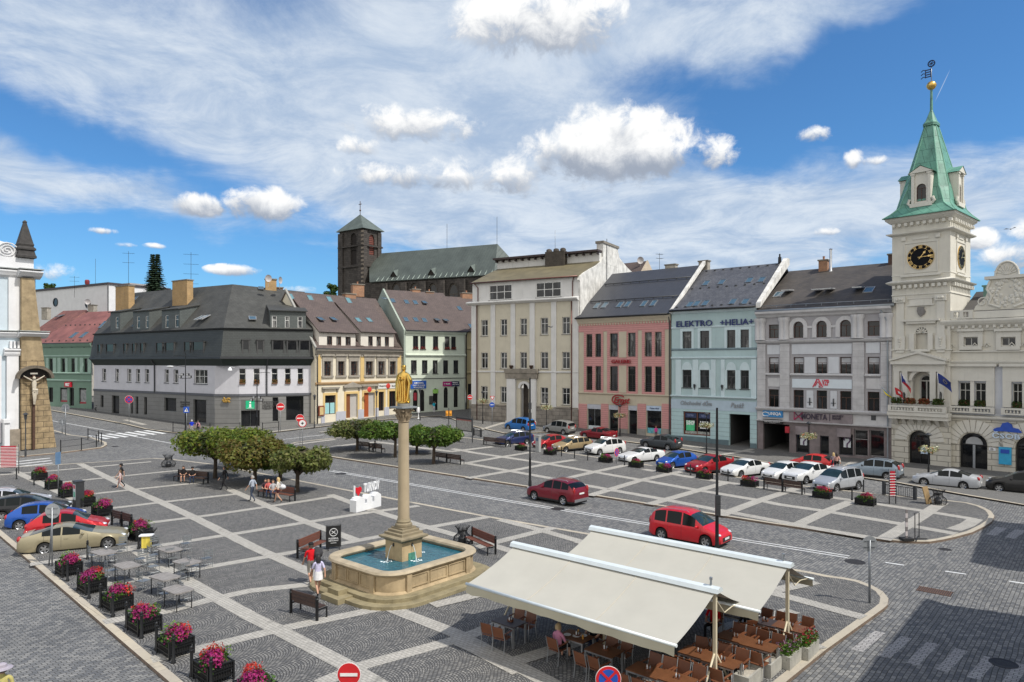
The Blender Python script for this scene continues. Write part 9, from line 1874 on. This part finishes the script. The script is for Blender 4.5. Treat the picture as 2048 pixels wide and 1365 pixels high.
def sign(A,disc,r,kind,label,face=0.0,lean=0):
 """pole at ground pixel A; plate centre at photo pixel disc; r = plate radius in photo pixels"""
 p=G(*A,KH); z=CAMZ-(disc[1]-HZ)*p.y/F-p.z; R_=r*p.y/F; t=thing('road_sign',label,'road sign',p,face); m=MB(); m.tube([(0,.03,0),(lean,.03,z+R_*.6)],.03,6); m.build('pole',GALV,t)
 N=24; C=lambda rr,y: [(lean+rr*cos(2*PI*k/N),y,z+rr*sin(2*PI*k/N)) for k in range(N)]
 def disc_(rr,y,mat,nm): m=MB(); m.ring([C(rr,y+.012),C(rr,y)],0,False,True,True,True); return m.build(nm,mat,o if nm!='plate' else t)
 def bar(q,w,l,mat,y=-.03):
  M=Matrix.Translation((lean,y,z))@Matrix.Rotation(q,4,'Y'); m=MB(); m.box(-l,l,-.004,.004,-w,w,0,M); m.build('sign_symbol',mat,o)
 if kind=='back': o=disc_(R_,-.01,SGR,'plate'); m=MB(); m.box(lean-R_*.7,lean+R_*.7,-.03,-.012,z+R_*.35,z+R_*.42); m.box(lean-R_*.7,lean+R_*.7,-.03,-.012,z-R_*.42,z-R_*.35); m.tube([(lean,-.04,0),(lean,-.04,z+R_*.5)],.03,6); m.build('bracket',GALV,t)
 if kind=='noentry': o=disc_(R_,-.01,SWH,'plate'); disc_(R_*.94,-.018,SRED,'sign_field'); bar(0,R_*.13,R_*.72,SWH)
 if kind=='nostop':
  o=disc_(R_,-.01,SWH,'plate'); disc_(R_*.96,-.018,SRED,'sign_field'); disc_(R_*.74,-.024,SBLU,'sign_field'); bar(PI/4,R_*.09,R_*.75,SRED,-.033); bar(-PI/4,R_*.09,R_*.75,SRED,-.037)
 if kind=='turn':
  o=disc_(R_,-.01,SRED,'plate'); disc_(R_*.8,-.018,SWH,'sign_field'); bar(0,R_*.09,R_*.35,BLACKM); bar(PI/2,R_*.09,R_*.35,BLACKM,-.034)
 if kind=='arrow': o=disc_(R_,-.01,SBLU,'plate'); bar(0,R_*.14,R_*.6,SWH)
 if kind=='cross':
  m=MB(); m.box(lean-R_,lean+R_,-.02,0,z-R_*1.1,z+R_*1.1); o=m.build('plate',SBLU,t); m=MB(); m.face([(lean-R_*.7,-.024,z-R_*.7),(lean+R_*.7,-.024,z-R_*.7),(lean,-.024,z+R_*.75)]); m.build('sign_field',SWH,o); bar(R(70),R_*.1,R_*.5,BLACKM);
 if kind=='tri': m=MB(); m.prism([(lean-R_,0,z+R_*.8),(lean+R_,0,z+R_*.8),(lean,0,z-R_)],(0,-.02,0)); o=m.build('plate',SRED,t); m=MB(); m.face([(lean-R_*.62,-.024,z+R_*.58),(lean+R_*.62,-.024,z+R_*.58),(lean,-.024,z-R_*.55)]); m.build('sign_field',SWH,o)
 if kind=='edge': m=MB(); m.box(-.04,.04,-.25,.25,z-R_,z+R_); o=m.build('plate',pm('sign_blue_edge',(.12,.22,.36),.5),t)
 return t
for a in [((258,848),(260,799.5),8,'nostop','no stopping disc on the pavement left of the crossing',.2),((131,871),(132,816),8.2,'back','round sign back by the church corner, upper of a pair',0),((124.5,868),(128.8,844),7,'back','lower pale round sign back near the church railing',.1),((116,994),(115.5,917),12,'edge','thin blue sign seen edge on above the flower baskets',0),((97,1132),(104.5,1022.5),15,'back','big round grey sign back over the red hatchback',0,.2),
((561,864),(559,814),8,'noentry','no entry disc before the corner house slot window',.3),((600,889),(599,837),8,'noentry','no entry disc half hidden by the red ringed turning sign',.3),((604.8,891),(606,847),8,'turn','red ringed no turning sign between the tree rows',.2),((372.8,867),(372.5,820),5.5,'cross','blue pedestrian crossing sign beside the street lamp',.1),((940,841),(939,795),5.3,'noentry','no entry disc at the cream house left corner',0),
((984,849.5),(986,810),5.2,'arrow','blue round sign under the red triangle before the cream house',0),((984.6,849),(985.5,796.5),5,'tri','red triangle sign above the blue disc before cream house',0),((1233,927),(1234,905),9,'nostop','violet looking no stopping disc before the white SUV',.9),((1739,1206),(1739.5,1088),15.5,'back','big round grey sign back at the right tip of the terrace',0),
]: sign(*a)
def near_sign(px_,py_,r,kind,label):
 Y=17.3; z=CAMZ-(py_-HZ)*Y/F; x=(px_-1024)/F*Y; py0=HZ+(CAMZ-KH)*F/Y; sign(((x/Y)*F+1024,py0),(px_,py_),r,kind,label)
near_sign(698,1349,24,'noentry','large no entry disc cut by the bottom picture edge'); near_sign(1216.5,1358,26,'nostop','large blue and red no stopping disc at the bottom edge')
p=G(897.6,854,KH); t=thing('warning_light','orange double warning lamp on a post beyond the trees','warning light',p); m=MB(); m.tube([(0,0,0),(0,0,2.6)],.05,6); m.build('post',BLACKM,t); z=CAMZ-(827-HZ)*p.y/F-p.z
for s_ in(-1,1): m=MB(); m.box(s_*.24-.18,s_*.24+.18,-.1,.1,z-.36,z+.36); m.sphere((s_*.24,-.12,z),.14,8,(1,.3,1.6)); m.build('lamp',pm('amber',(.75,.32,.03),.4),t)
m=MB(); m.tube([(0,0,2.4),(0,0,z+.5)],.05,6); m.build('post',BLACKM,t)
o=MB().lathe([(.2,0),(.18,.12),(.06,.14),(.06,.9),(.26,.95),(.3,1.3),(.22,1.7),(.05,1.75)],10).build('white_bollard',WHITEP,None,G(837,838,KH)); tag(o,'white headed traffic bollard beside the golden statue','bollard')
def block(name,label,cat,A,w,d,h,mat,panel=None,rot=ANG1):
 t=thing(name,label,cat,G(*A,KH),rot); m=MB(); m.box(-w,w,-d,d,0,h); m.box(-w-.03,w+.03,-d-.03,d+.03,h,h+.06); m.build('case',mat,t)
 if panel:
  for k,(x0,x1,z0,z1,c,nm) in enumerate(panel): m=MB(); m.box(x0,x1,-d-.015-.004*k,-d-.002,z0,z1); m.build('panel',pm(nm,c,.5),t)
block('poster_pillar','dark pillar with white green poster among the left flower baskets','poster pillar',(157,1015),.33,.25,1.75,DGREY,[(-.2,.26,.55,1.6,(.62,.66,.68),'poster_pale'),(-.15,.22,1.3,1.55,(.5,.06,.08),'poster_redpart'),(-.12,.2,.75,1.1,(.12,.45,.3),'poster_greenpart')])
block('parking_meter','grey parking ticket machine behind the red brown basket','parking meter',(1076.5,904),.24,.2,1.75,pm('meter_grey',(.40,.41,.41),.5,.3),[(-.15,.15,1.2,1.55,(.1,.15,.25),'meter_screen')])
a,b=G(913,880,KH),G(945,888,KH); d=b-a; L=math.hypot(d.x,d.y); t=thing('map_board','framed town map board on two black posts right of the trees','map board',a,math.atan2(d.y,d.x))
for x in(0,L): m=MB(); m.lathe([(.07,0),(.07,2.9),(.02,3.1)],8,(x,0,0)); m.build('post',DGREY,t)
m=MB(); m.box(.05,L-.05,-.05,.05,1.2,2.7); m.box(-.05,L+.05,-.09,.09,2.7,2.8); o=m.build('frame',DGREY,t); m=MB(); m.box(.15,L-.15,-.07,-.051,1.32,2.6); m.build('map',pm('map_print',(.33,.32,.29),.6,0,.4,5),o); m=MB(); m.box(.15,L-.15,-.078,-.071,2.45,2.6); m.build('map_heading',pm('map_red',(.3,.1,.08),.6),o)
def rails(pts,label,h=1.0,n=2,cat='railing',loc=True):
 P=[G(*q,KH) for q in pts]; t=thing('railing',label,cat,P[0])
 for q in P: m=MB(); v=q-P[0]; m.lathe([(.05,0),(.05,h),(.06,h+.02),(.01,h+.08)],8,v); m.build('post',BLACKM,t)
 for k in range(n): m=MB(); z=h*(.95-.5*k/max(1,n-1) if n>1 else .9); m.tube([q-P[0]+Vector((0,0,z)) for q in P],.025,5); m.build('rail',BLACKM,t)
rails([(121.4,906),(163,901),(192.8,894.5),(203,889.5),(197,885),(176,880)],'black railing round the church pavement corner',1.35); rails([(346,865),(420,867.5),(480,866)],'black railing left of the information door',1.3); rails([(525,866.5),(557.5,863.6)],'short black railing right of the information door',1.3)
rails([(1123,913),(1149,917),(1175.5,921.5)],'low railing beneath the beige gold estate',.95,1)
def picket(A,B,label):
 a,b=G(*A,KH),G(*B,KH); d=b-a; L=math.hypot(d.x,d.y); t=thing('low_fence',label,'fence',a,math.atan2(d.y,d.x))
 for x in(0,L): m=MB(); m.box(x-.1,x+.1,-.1,.1,0,1.0); m.build('post',DGREY,t)
 m=MB(); x=.15
 while x<L-.1: m.box(x-.012,x+.012,-.012,.012,.1,.8); x+=.13
 m.box(0,L,-.02,.02,.78,.82); m.box(0,L,-.02,.02,.12,.16); m.build('fence_panel',BLACKM,t)
picket((1768,990),(1830,1000),'low iron fence behind the red banner stand'); picket((947,872),(962,876),'low iron fence beside the town map board')
def red_stand(A,w,h,label,n):
 t=thing('banner_stand',label,'banner stand',G(*A,KH),.1)
 for x in(-w,w): m=MB(); m.tube([(x,0,0),(x,0,h)],.035,6); m.build('post',DGREY,t)
 m=MB(); m.box(-w*.75,w*.75,-.02,.02,h*.22,h*.95); o=m.build('banner',pm('banner_red',(.42,.012,.03),.6,0,.2,3),t); m=MB()
 for k in range(n): z=h*(.24+.7*k/n); m.box(-w,w,-.04,-.022,z,z+.035)
 m.build('banner_bars',WHITEP,o)
red_stand((1785,1008),.24,2.4,'narrow red and white banner stand at the island end',9); red_stand((17,948),.85,2.6,'red slatted screen beside the church at the left edge',14)
t=thing('barrier_frame','small metal barrier frame on the right tip of the island','barrier',G(1834,1080,KH),.3); m=MB(); m.tube([(-.15,0,.1),(-.15,0,1.5),(.15,0,1.5),(.15,0,.1)],.025,5); m.tube([(-.4,-.3,.02),(.4,.3,.1)],.03,5); m.tube([(-.4,.3,.02),(.4,-.3,.1)],.03,5); m.build('frame',BLACKM,t)
t=thing('delineator','thin red and white marker post on dark foot beside the barrier','marker post',G(1813,1081,KH)); m=MB(); m.box(-.3,.3,-.25,.25,0,.14); m.build('foot',RUBBER,t); m=MB(); m.box(-.06,.06,-.03,.03,.141,1.7); m.build('post',linesmat('marker_bands',(.55,.5,.5),.5,.25,.35,'z',.5,0,.1,0),t)
t=thing('sandwich_board','black advertising board with white ring and lettering by the red brown bench','advertising board',G(667,1098,KH),.35); m=MB(); m.box(-.36,.36,-.02,.02,.12,1.22); o=m.build('panel',pm('board_matt_black',(.012,.012,.013),.5),t); m=MB(); m.tube([(.2*cos(2*PI*k/20),-.03,.88+.2*sin(2*PI*k/20)) for k in range(21)],.014,4); m.tube([(-.1,-.03,.8),(.1,-.03,.96)],.014,4); m.tube([(.1,-.03,.8),(-.1,-.03,.96)],.014,4); m.build('board_logo',WHITEP,o)
for i,(tx,h_2,w) in enumerate((('PIZZERIA',.075,.5),('RESTAURANT',.06,.5),('KAVÁRNA',.05,.3))): lettering(o,tx,-w/2,.52-.11*i,h_2,-.03,WHITEP,w)
m=MB(); m.tube([(-.38,0,.1),(-.38,0,1.26),(.38,0,1.26),(.38,0,.1),(-.38,0,.1)],.02,5); m.tube([(-.3,-.35,.02),(-.3,0,.12),(-.3,.35,.02)],.02,5); m.tube([(.3,-.35,.02),(.3,0,.12),(.3,.35,.02)],.02,5); m.build('frame',BLACKM,t)
a,b=G(706,1025,KH),G(756,1011.5,KH); d=b-a; L=math.hypot(d.x,d.y); t=thing('letter_sign','white row of little houses carrying tall letters and a red heart','letter sign',a,math.atan2(d.y,d.x)); prof=[(0,0),(0,.72),(.0,.78),(L*.17,1.0),(L*.34,.78),(L*.34,.45),(L*.42,.45),(L*.42,.72),(L*.53,.98),(L*.64,.72),(L*.64,.42),(L*.72,.42),(L*.72,.8),(L*.86,1.02),(L,.8),(L,0)]
WS=pm('sign_white',(.74,.75,.76),.5,0,.05,2); m=MB(); m.prism([(x,-.28,z) for x,z in prof],(0,.56,0)); m.build('house_row',WS,t)
lettering(t,'TURNOV',L*.42,1.12,.62,.05,WS,L*.62,0,.03,.1); lettering(t,'I',L*.03,1.0,.72,.05,WS,.09,0,0,.1); m=MB(); H_=[]
for k in range(24): q=2*PI*k/24; H_.append((L*.22+.019*16*sin(q)**3,0,1.32+.021*(13*cos(q)-5*cos(2*q)-2*cos(3*q)-cos(4*q))));
m.prism(H_,(0,.08,0)); m.build('heart',pm('heart_red',(.55,.01,.02),.4),t)
def bird(px_,py_,Y,label):
 t=thing('bird',label,'bird',((px_-1024)/F*Y,Y,CAMZ+(HZ-py_)*Y/F),.5); m=MB(); m.tube([(-.16,0,0),(-.05,0,.01),(.06,0,.02),(.15,0,.0)],[.01,.04,.045,.01],6); m.face([(0,.03,.02),(.09,.03,.02),(.0,.34,.14),(-.12,.5,.05)]); m.face([(0,-.03,.02),(.09,-.03,.02),(.0,-.34,.14),(-.12,-.5,.05)]); m.build('body',pm('bird_dark',(.03,.03,.035),.7),t)
bird(1102,655,60,'dark swallow flying before the cream house'); bird(2021,459,60,'tiny bird in the sky right of the clock tower')
# ------------------------------------------------------------ people
def person(label,at,face,h,pose,shirt,legs,hair,sleeve=.5,shorts=False,shoes=(.03,.03,.03),long_hair=False,hat=None,lift=0.0,skirt=None,female=False,arms=None,seat=None,ph=1):
 """face = heading (radians) of the direction the person looks; local +y is forward"""
 p=Vector(at) if len(at)==3 else G(at[0],at[1],KH); k=h/1.75; t=thing('person',label,'person',(p.x,p.y,p.z+lift),face-PI/2)
 dz=0; sw=.165 if female else .19
 if pose=='sit': dz=.52-.95+(seat or 0)
 J={}; E=[]
 def j(n,x,y,z,r,par=None,tag_=None): J[n]=(Vector((x,y,z))*k,r*k);
 def e(a,b,c): E.append((a,b,c))
 zz=lambda z: z+dz; hipw=.10 if not female else .11
 j('pel',0,0,zz(.96),.135); j('wai',0,.0,zz(1.12),.115 if female else .13); j('che',0,.01,zz(1.30),.14); j('nek0',0,-.005,zz(1.43),.075); j('nek',0,.01,zz(1.50),.052); j('hea0',0,.03,zz(1.575),.082); j('hea',0,.03,zz(1.655),.092); j('top',0,.02,zz(1.71),.07); j('nose',0,.125,zz(1.615),.016)
 for a,b,c in(('pel','wai','s'),('wai','che','s'),('che','nek0','s'),('nek0','nek','k'),('nek','hea0','k'),('hea0','hea','k'),('hea','top','k'),('hea0','nose','k')): e(a,b,c)
 for s,n in((-1,'l'),(1,'r')):
  st=ph*s; A=arms or pose
  j('sh'+n,s*sw,0,zz(1.40),.062)
  if A=='sit' : el=(s*.25,.08,zz(1.16)); wr=(s*.16,.30,zz(1.08)); ha=(s*.10,.37,zz(1.09))
  elif A=='carry' and s>0: el=(s*.27,.0,zz(1.15)); wr=(s*.24,.2,zz(1.2)); ha=(s*.2,.27,zz(1.24))
  elif A=='up' and s>0: el=(s*.28,.12,zz(1.38)); wr=(s*.16,.28,zz(1.55)); ha=(s*.12,.30,zz(1.62))
  elif pose=='walk': el=(s*.24,-.10*st-.02,zz(1.14)); wr=(s*.26,-.20*st+.06,zz(.92)); ha=(s*.26,-.23*st+.09,zz(.84))
  else: el=(s*.25,-.03,zz(1.13)); wr=(s*.27,.05,zz(.90)); ha=(s*.26,.08,zz(.82))
  j('el'+n,*el,.044); j('wr'+n,*wr,.029); j('ha'+n,*ha,.036)
  if pose=='sit': kn=(s*.12,.44,.53+(seat or 0)); an=(s*.12,.42+.06*s,.09); to=(s*.13,.58+.06*s,.035)
  elif pose=='walk': kn=(s*.09,.16 if st>0 else .03,.52); an=(s*.08,.24 if st>0 else -.26,.09 if st>0 else .16); to=(s*.09,.40 if st>0 else -.16,.04 if st>0 else .05)
  else: kn=(s*.10,.02,.51); an=(s*.11,-.01,.09); to=(s*.12,.15,.035)
  j('hip'+n,s*hipw,0,zz(.90),.088); j('kn'+n,*kn,.056); j('an'+n,*an,.038); j('to'+n,*to,.036)
  for a,b,c in(('nek0','sh'+n,'s'),('sh'+n,'el'+n,'u'),('el'+n,'wr'+n,'f'),('wr'+n,'ha'+n,'k'),('pel','hip'+n,'t'),('hip'+n,'kn'+n,'t'),('kn'+n,'an'+n,'c'),('an'+n,'to'+n,'o')): e(a,b,c)
  d=(J['ha'+n][0]-J['wr'+n][0]).normalized(); sd_=d.orthogonal().normalized() if abs(d.y)<.2 else d.cross(Vector((0,0,1))).normalized(); nm=d.cross(sd_)
  for f_ in range(4):
   b0=J['ha'+n][0]/k+sd_*(.024*(f_-1.5))+d*.03; ln=(.06,.075,.07,.052)[f_]; q=b0+d*ln*.6; q2=q+(d*.7+nm*.5).normalized()*ln*.5; j('f%s%d'%(n,f_),q.x,q.y,q.z,.0095); j('g%s%d'%(n,f_),q2.x,q2.y,q2.z,.008); e('ha'+n,'f%s%d'%(n,f_),'k'); e('f%s%d'%(n,f_),'g%s%d'%(n,f_),'k')
  q=J['wr'+n][0]/k+d*.05+sd_*.055; j('th'+n,q.x,q.y,q.z,.011); q=q+d*.035+sd_*.005; j('ti'+n,q.x,q.y,q.z,.009); e('wr'+n,'th'+n,'k'); e('th'+n,'ti'+n,'k')
 ns=list(J); me=bpy.data.meshes.new('body'); me.from_pydata([J[n][0] for n in ns],[(ns.index(a),ns.index(b)) for a,b,_ in E],[]); o=bpy.data.objects.new('body',me); COL.objects.link(o)
 md=o.modifiers.new('skin','SKIN'); md.use_smooth_shade=True; md.branch_smoothing=.3
 for i,n in enumerate(ns):
  r=J[n][1]; fl=1.0; fx=1.3 if n in('pel','wai','che') else 1.0
  me.skin_vertices[0].data[i].radius=(r*fx,r*(.9 if fx>1 else 1)); me.skin_vertices[0].data[i].use_root=(n=='pel')
 o.modifiers.new('sub','SUBSURF').levels=1
 dg=bpy.context.evaluated_depsgraph_get(); m2=bpy.data.meshes.new_from_object(o.evaluated_get(dg)); bpy.data.objects.remove(o)
 mats=[SKIN,cloth(shirt),cloth(legs),cloth(shoes)]; m2.materials.clear()
 for m_ in mats: m2.materials.append(m_)
 seg=[(J[a][0],J[b][0],c) for a,b,c in E]
 for f in m2.polygons:
  f.use_smooth=True; best=9; c_='k'; u_=0
  for a,b,c in seg:
   v=b-a; u=max(0,min(1,(f.center-a).dot(v)/v.length_squared)); d_=(a+v*u-f.center).length-(.05 if c in('s','t') else 0)
   if d_<best: best=d_; c_=c; u_=u
  f.material_index={'k':0,'s':1,'u':1 if sleeve>=u_*.5 else 0,'f':1 if sleeve>.5 and u_<(sleeve-.5)*2+.05 else 0,'t':2,'c':0 if shorts else 2,'o':3}[c_]
  if c_=='s' and f.center.z<zz(1.0)*k: f.material_index=2
  if c_=='t' and shorts=='short' and u_>.55: f.material_index=0
 o=bpy.data.objects.new('body',m2); COL.objects.link(o); o.parent=t
 hz=zz(1.655)*k; m=MB(); m.sphere((0,.005*k,hz+.02*k),.108*k,12,(.92,1,1.02));
 if hair is not None:
  m=MB(); N=12; L=[]
  for i in range(6): th=PI*.52*i/5; L.append([(.108*k*sin(max(th,.05))*cos(2*PI*a/N),.012*k+.112*k*sin(max(th,.05))*sin(2*PI*a/N)-(.03*k*i/5),hz+.012*k+.108*k*cos(th)-(.0 if sin(2*PI*a/N)>0.3 else (.03+.05*(i==5)+(.16 if long_hair and i==5 else 0))*k*(i/5))) for a in range(N)])
  m.ring(L,0,True,True,True,False); m.build('hair',pm('hair_%.2f_%.2f'%hair[:2],hair,.6,0,.25,30),t)
 if hat:
  m=MB();
  if hat[1]=='brim': m.lathe([(.13*k,hz+.02*k),(.24*k,hz+.0),(.25*k,hz+.012),(.115*k,hz+.05*k),(.11*k,hz+.12*k),(.06*k,hz+.15*k),(.005,hz+.155*k)],16)
  else: m.lathe([(.115*k,hz+.02*k),(.115*k,hz+.08*k),(.07*k,hz+.125*k),(.005,hz+.13*k)],14); m.prism([(-.08*k,.09*k,hz+.035*k),(.08*k,.09*k,hz+.035*k),(.05*k,.2*k,hz+.02*k),(-.05*k,.2*k,hz+.02*k)],(0,0,.01))
  m.build('hat',cloth(hat[0]),t)
 m=MB()
 for s in(-1,1): m.sphere((s*.034*k,.108*k,hz-.012*k),.011*k,6)
 m.build('eyes',pm('eye_dark',(.03,.02,.02),.3),t); m=MB(); m.box(-.025*k,.025*k,.100*k,.112*k,hz-.085*k,hz-.077*k); m.build('mouth',pm('lips',(.35,.13,.11),.5),t)
 m=MB();
 for s in(-1,1): m.sphere((s*.096*k,.02*k,hz-.02*k),.026*k,6,(.4,.8,1.2))
 m.build('ears',SKIN,t)
 if skirt: m=MB(); m.lathe([(.16*k,zz(1.06)*k),(.185*k,zz(.92)*k),(.21*k,zz(.62 if skirt!='mini' else .70)*k),(.19*k,zz(.62 if skirt!='mini' else .70)*k)],16,cap=False); m.build('skirt',cloth(legs),t)
 return t
def cloth(c):
 return pm('cloth_%.2f_%.2f_%.2f'%c,c,.9,0,.16,9,.2,40,.2)
def bag(par,x,y,z,c,s=.14):
 m=MB(); m.sphere((x,y,z),s,9,(.6,1,1.15)); m.tube([(x,y,z+s),(x*.5,y*.3,z+.4),(-x*.3,0,z+.5)],.015,5); m.build('shoulder_bag',cloth(c),par)
W_=(.62,.63,.66); BK=(.018,.018,.02); NVY=(.03,.045,.09)
up=math.atan2(.75,-.45)
person('person in grey blue shirt and jeans walking by the near trees',(505,1004),PI*.9,1.86,'walk',(.36,.40,.47),(.05,.065,.10),(.30,.28,.26),.5)
person('blond person in white top and dark shorts walking past the bench',(556.5,1006),PI*1.05,1.78,'walk',(.62,.58,.53),(.05,.015,.02),(.50,.36,.16),.5,'short',(.05,.04,.03),True,female=True);
o=thing('shoulder_bag','white shoulder bag hanging behind the blond walking person','bag',G(560,1004.5,KH)+Vector((.12,.1,1.05))); m=MB(); m.sphere((0,0,0),.25,9,(1.1,.7,.75)); m.tube([(-.15,0,.1),(-.15,0,.4),(.1,0,.1)],.015,4); m.build('bag_body',cloth(W_),o)
person('person in red top with camouflage shorts and cap by the fountain',(622,1168),up,1.82,'walk',(.58,.012,.02),(.20,.19,.17),(.04,.03,.02),.45,True,(.03,.02,.02),hat=(BK,'cap')); t=person('dark haired person in lilac top and white shorts, walking near the fountain',(636.5,1191),up,1.72,'walk',(.52,.50,.68),(.68,.68,.70),(.012,.010,.010),.4,'short',(.04,.03,.03),True,female=True,skirt='mini')
o=thing('backpack','dark grey backpack on the shoulder of the person in red','backpack',G(630,1166,KH)+Vector((.12,.0,1.35))); m=MB(); m.sphere((0,0,0),.24,10,(1,.75,1.1)); m.sphere((.03,-.16,-.06),.14,8,(1,.6,1)); m.tube([(-.1,.1,.2),(-.2,.2,.0),(-.1,.1,-.15)],.02,4); m.build('pack',cloth((.05,.05,.055)),o)
person('person in black with dark cap walking by the upper left bands',(242.5,975),PI*1.1,1.85,'walk',BK,BK,(.02,.015,.01),.45,hat=(BK,'cap')); person('child in pale pink beside the person in black',(240.5,977),PI*1.15,1.45,'walk',(.55,.42,.42),(.45,.30,.28),(.10,.06,.03),.4,True,(.4,.3,.3),True,female=True)
bd=math.atan2(-.85,.25)
def sit(px_,A,label,shirt,legs,hair,**k):
 p=G(px_[0],px_[1],KH); p.z=KH; person(label,p,k.pop('face',bd),k.pop('h',1.72),'sit',shirt,legs,hair,**k)
sit((367,964),0,'bare legged person in black sitting on the left tree bench',BK,BK,(.05,.03,.02),shorts='short',female=True,long_hair=True); sit((385,966),0,'capped person in black and denim sitting on the left tree bench',BK,NVY,(.02,.015,.01),hat=(BK,'cap'))
sit((537,994.5),0,'person in coral top sitting on the family bench',(.58,.14,.13),NVY,(.25,.12,.06),long_hair=True,female=True); sit((546,996),0,'person in pale grey top sitting on the family bench',(.45,.45,.47),NVY,(.12,.07,.04),female=True,long_hair=True); sit((531,993.5),0,'partly hidden person in dark clothes at the end of the family bench',(.06,.04,.05),BK,(.06,.04,.03))
sit((750,905),0,'person in black sitting on the shaded bench across the road',BK,BK,(.02,.02,.02),face=bd+PI)
person('person in black standing in the tree shade',(449,981),PI,1.85,'walk',BK,BK,(.02,.015,.01),.9)
person('person in vivid blue top by the crossing sign',(383.5,868),PI*.7,1.8,'stand',(.015,.04,.50),(.4,.38,.36),(.45,.42,.38),.45); t=person('person in pink with black backpack by the corner house',(396,868),PI*.6,1.68,'stand',(.58,.30,.36),BK,(.10,.07,.05),.45,female=True); bag(t,0,-.17,1.2,BK,.19)
person('person in turquoise top and white trousers at the notice case',(868,826.5),PI*.5,1.85,'stand',(.02,.35,.48),(.62,.62,.66),(.10,.08,.06),.45,arms='up')
person('person in orange beside the map board',(917,874),PI*.3,1.72,'stand',(.50,.22,.14),(.3,.16,.12),(.3,.16,.06),.4,True,female=True); person('person in hot pink before the pink house window',(1312,880),PI*.5,1.68,'stand',(.62,.06,.28),(.12,.08,.1),(.2,.12,.06),.45,female=True)
t=person('dark haired person in peach top beside the scarlet car',(1674,944.5),PI*.4,1.7,'walk',(.58,.33,.28),BK,(.03,.02,.015),.45,female=True,long_hair=True); bag(t,.22,-.05,1.0,(.6,.58,.52)); person('blond person in striped top beyond the scarlet car',(1667,943),PI*.4,1.68,'walk',(.40,.32,.36),NVY,(.5,.36,.2),.45,female=True,long_hair=True)
q=GZ(1115,1285,.86); q.z=KH; person('blond short haired person in pink at the table under the awning',Vector((GZ(1152,1272,.86).x,GZ(1152,1272,.86).y,KH))+E1*-.27+E2*-.62,ANG1+PI/2,1.7,'sit',(.58,.24,.36),BK,(.42,.30,.16),.45,True,female=True,seat=-.02)
person('bald person in black shirt facing the pink dressed guest',Vector((GZ(1152,1272,.86).x,GZ(1152,1272,.86).y,KH))+E1*.27+E2*.66,ANG1-PI/2,1.8,'sit',BK,NVY,None,.45,seat=-.02)
b1=GZ(1469,1275,.86); b1.z=KH; person('person in scarlet top seated between the two awnings',b1+E1*-1.35+E2*1.35,ANG1-PI/2,1.75,'sit',(.50,.01,.015),BK,(.05,.03,.02),.5,seat=-.02); person('person in dark clothes seated near the scarlet guest',b1+E1*-.25+E2*1.7,ANG1+PI*.8,1.78,'sit',BK,BK,(.10,.08,.07),.6,seat=-.02)
for dx,dy,rz,lb in((-1.35,1.35,ANG1+PI,'teak armchair of the scarlet guest'),(-.25,1.7,ANG1+PI*.3,'teak armchair of the dark guest between awnings')): dup(ch,b1+E1*dx+E2*dy,rz,lb,'terrace armchairs')
dup(tb,b1+E1*-1.0+E2*2.1,ANG1,'terrace table of the scarlet guest under the far awning','terrace tables')
w=MB(); tp=GZ(1152,1272,.86); t=thing('meal_plates','white plates and glasses on the pink dressed guest table','plates',(tp.x,tp.y,KH+.75),ANG1)
for x,y in((-.25,-.15),(.2,.15),(.05,-.05)): m=MB(); m.lathe([(.06,0),(.13,.015),(.125,.02),(.01,.008)],14,(x,y,0)); m.build('plate',WHITEP,t)
for x,y in((-.05,.2),(.35,-.1)): m=MB(); m.lathe([(.03,0),(.035,.13),(.03,.14)],10,(x,y,0)); m.build('glass',pm('beer_amber',(.45,.22,.04),.1),t)
hp=GZ(10,1335,1.72); person('person with wide grey sun hat cut by the lower left edge',(hp.x-.08,hp.y,.0),up,1.78,'stand',(.45,.40,.15),(.05,.12,.20),(.1,.08,.06),.45,hat=((.36,.33,.38),'brim'))
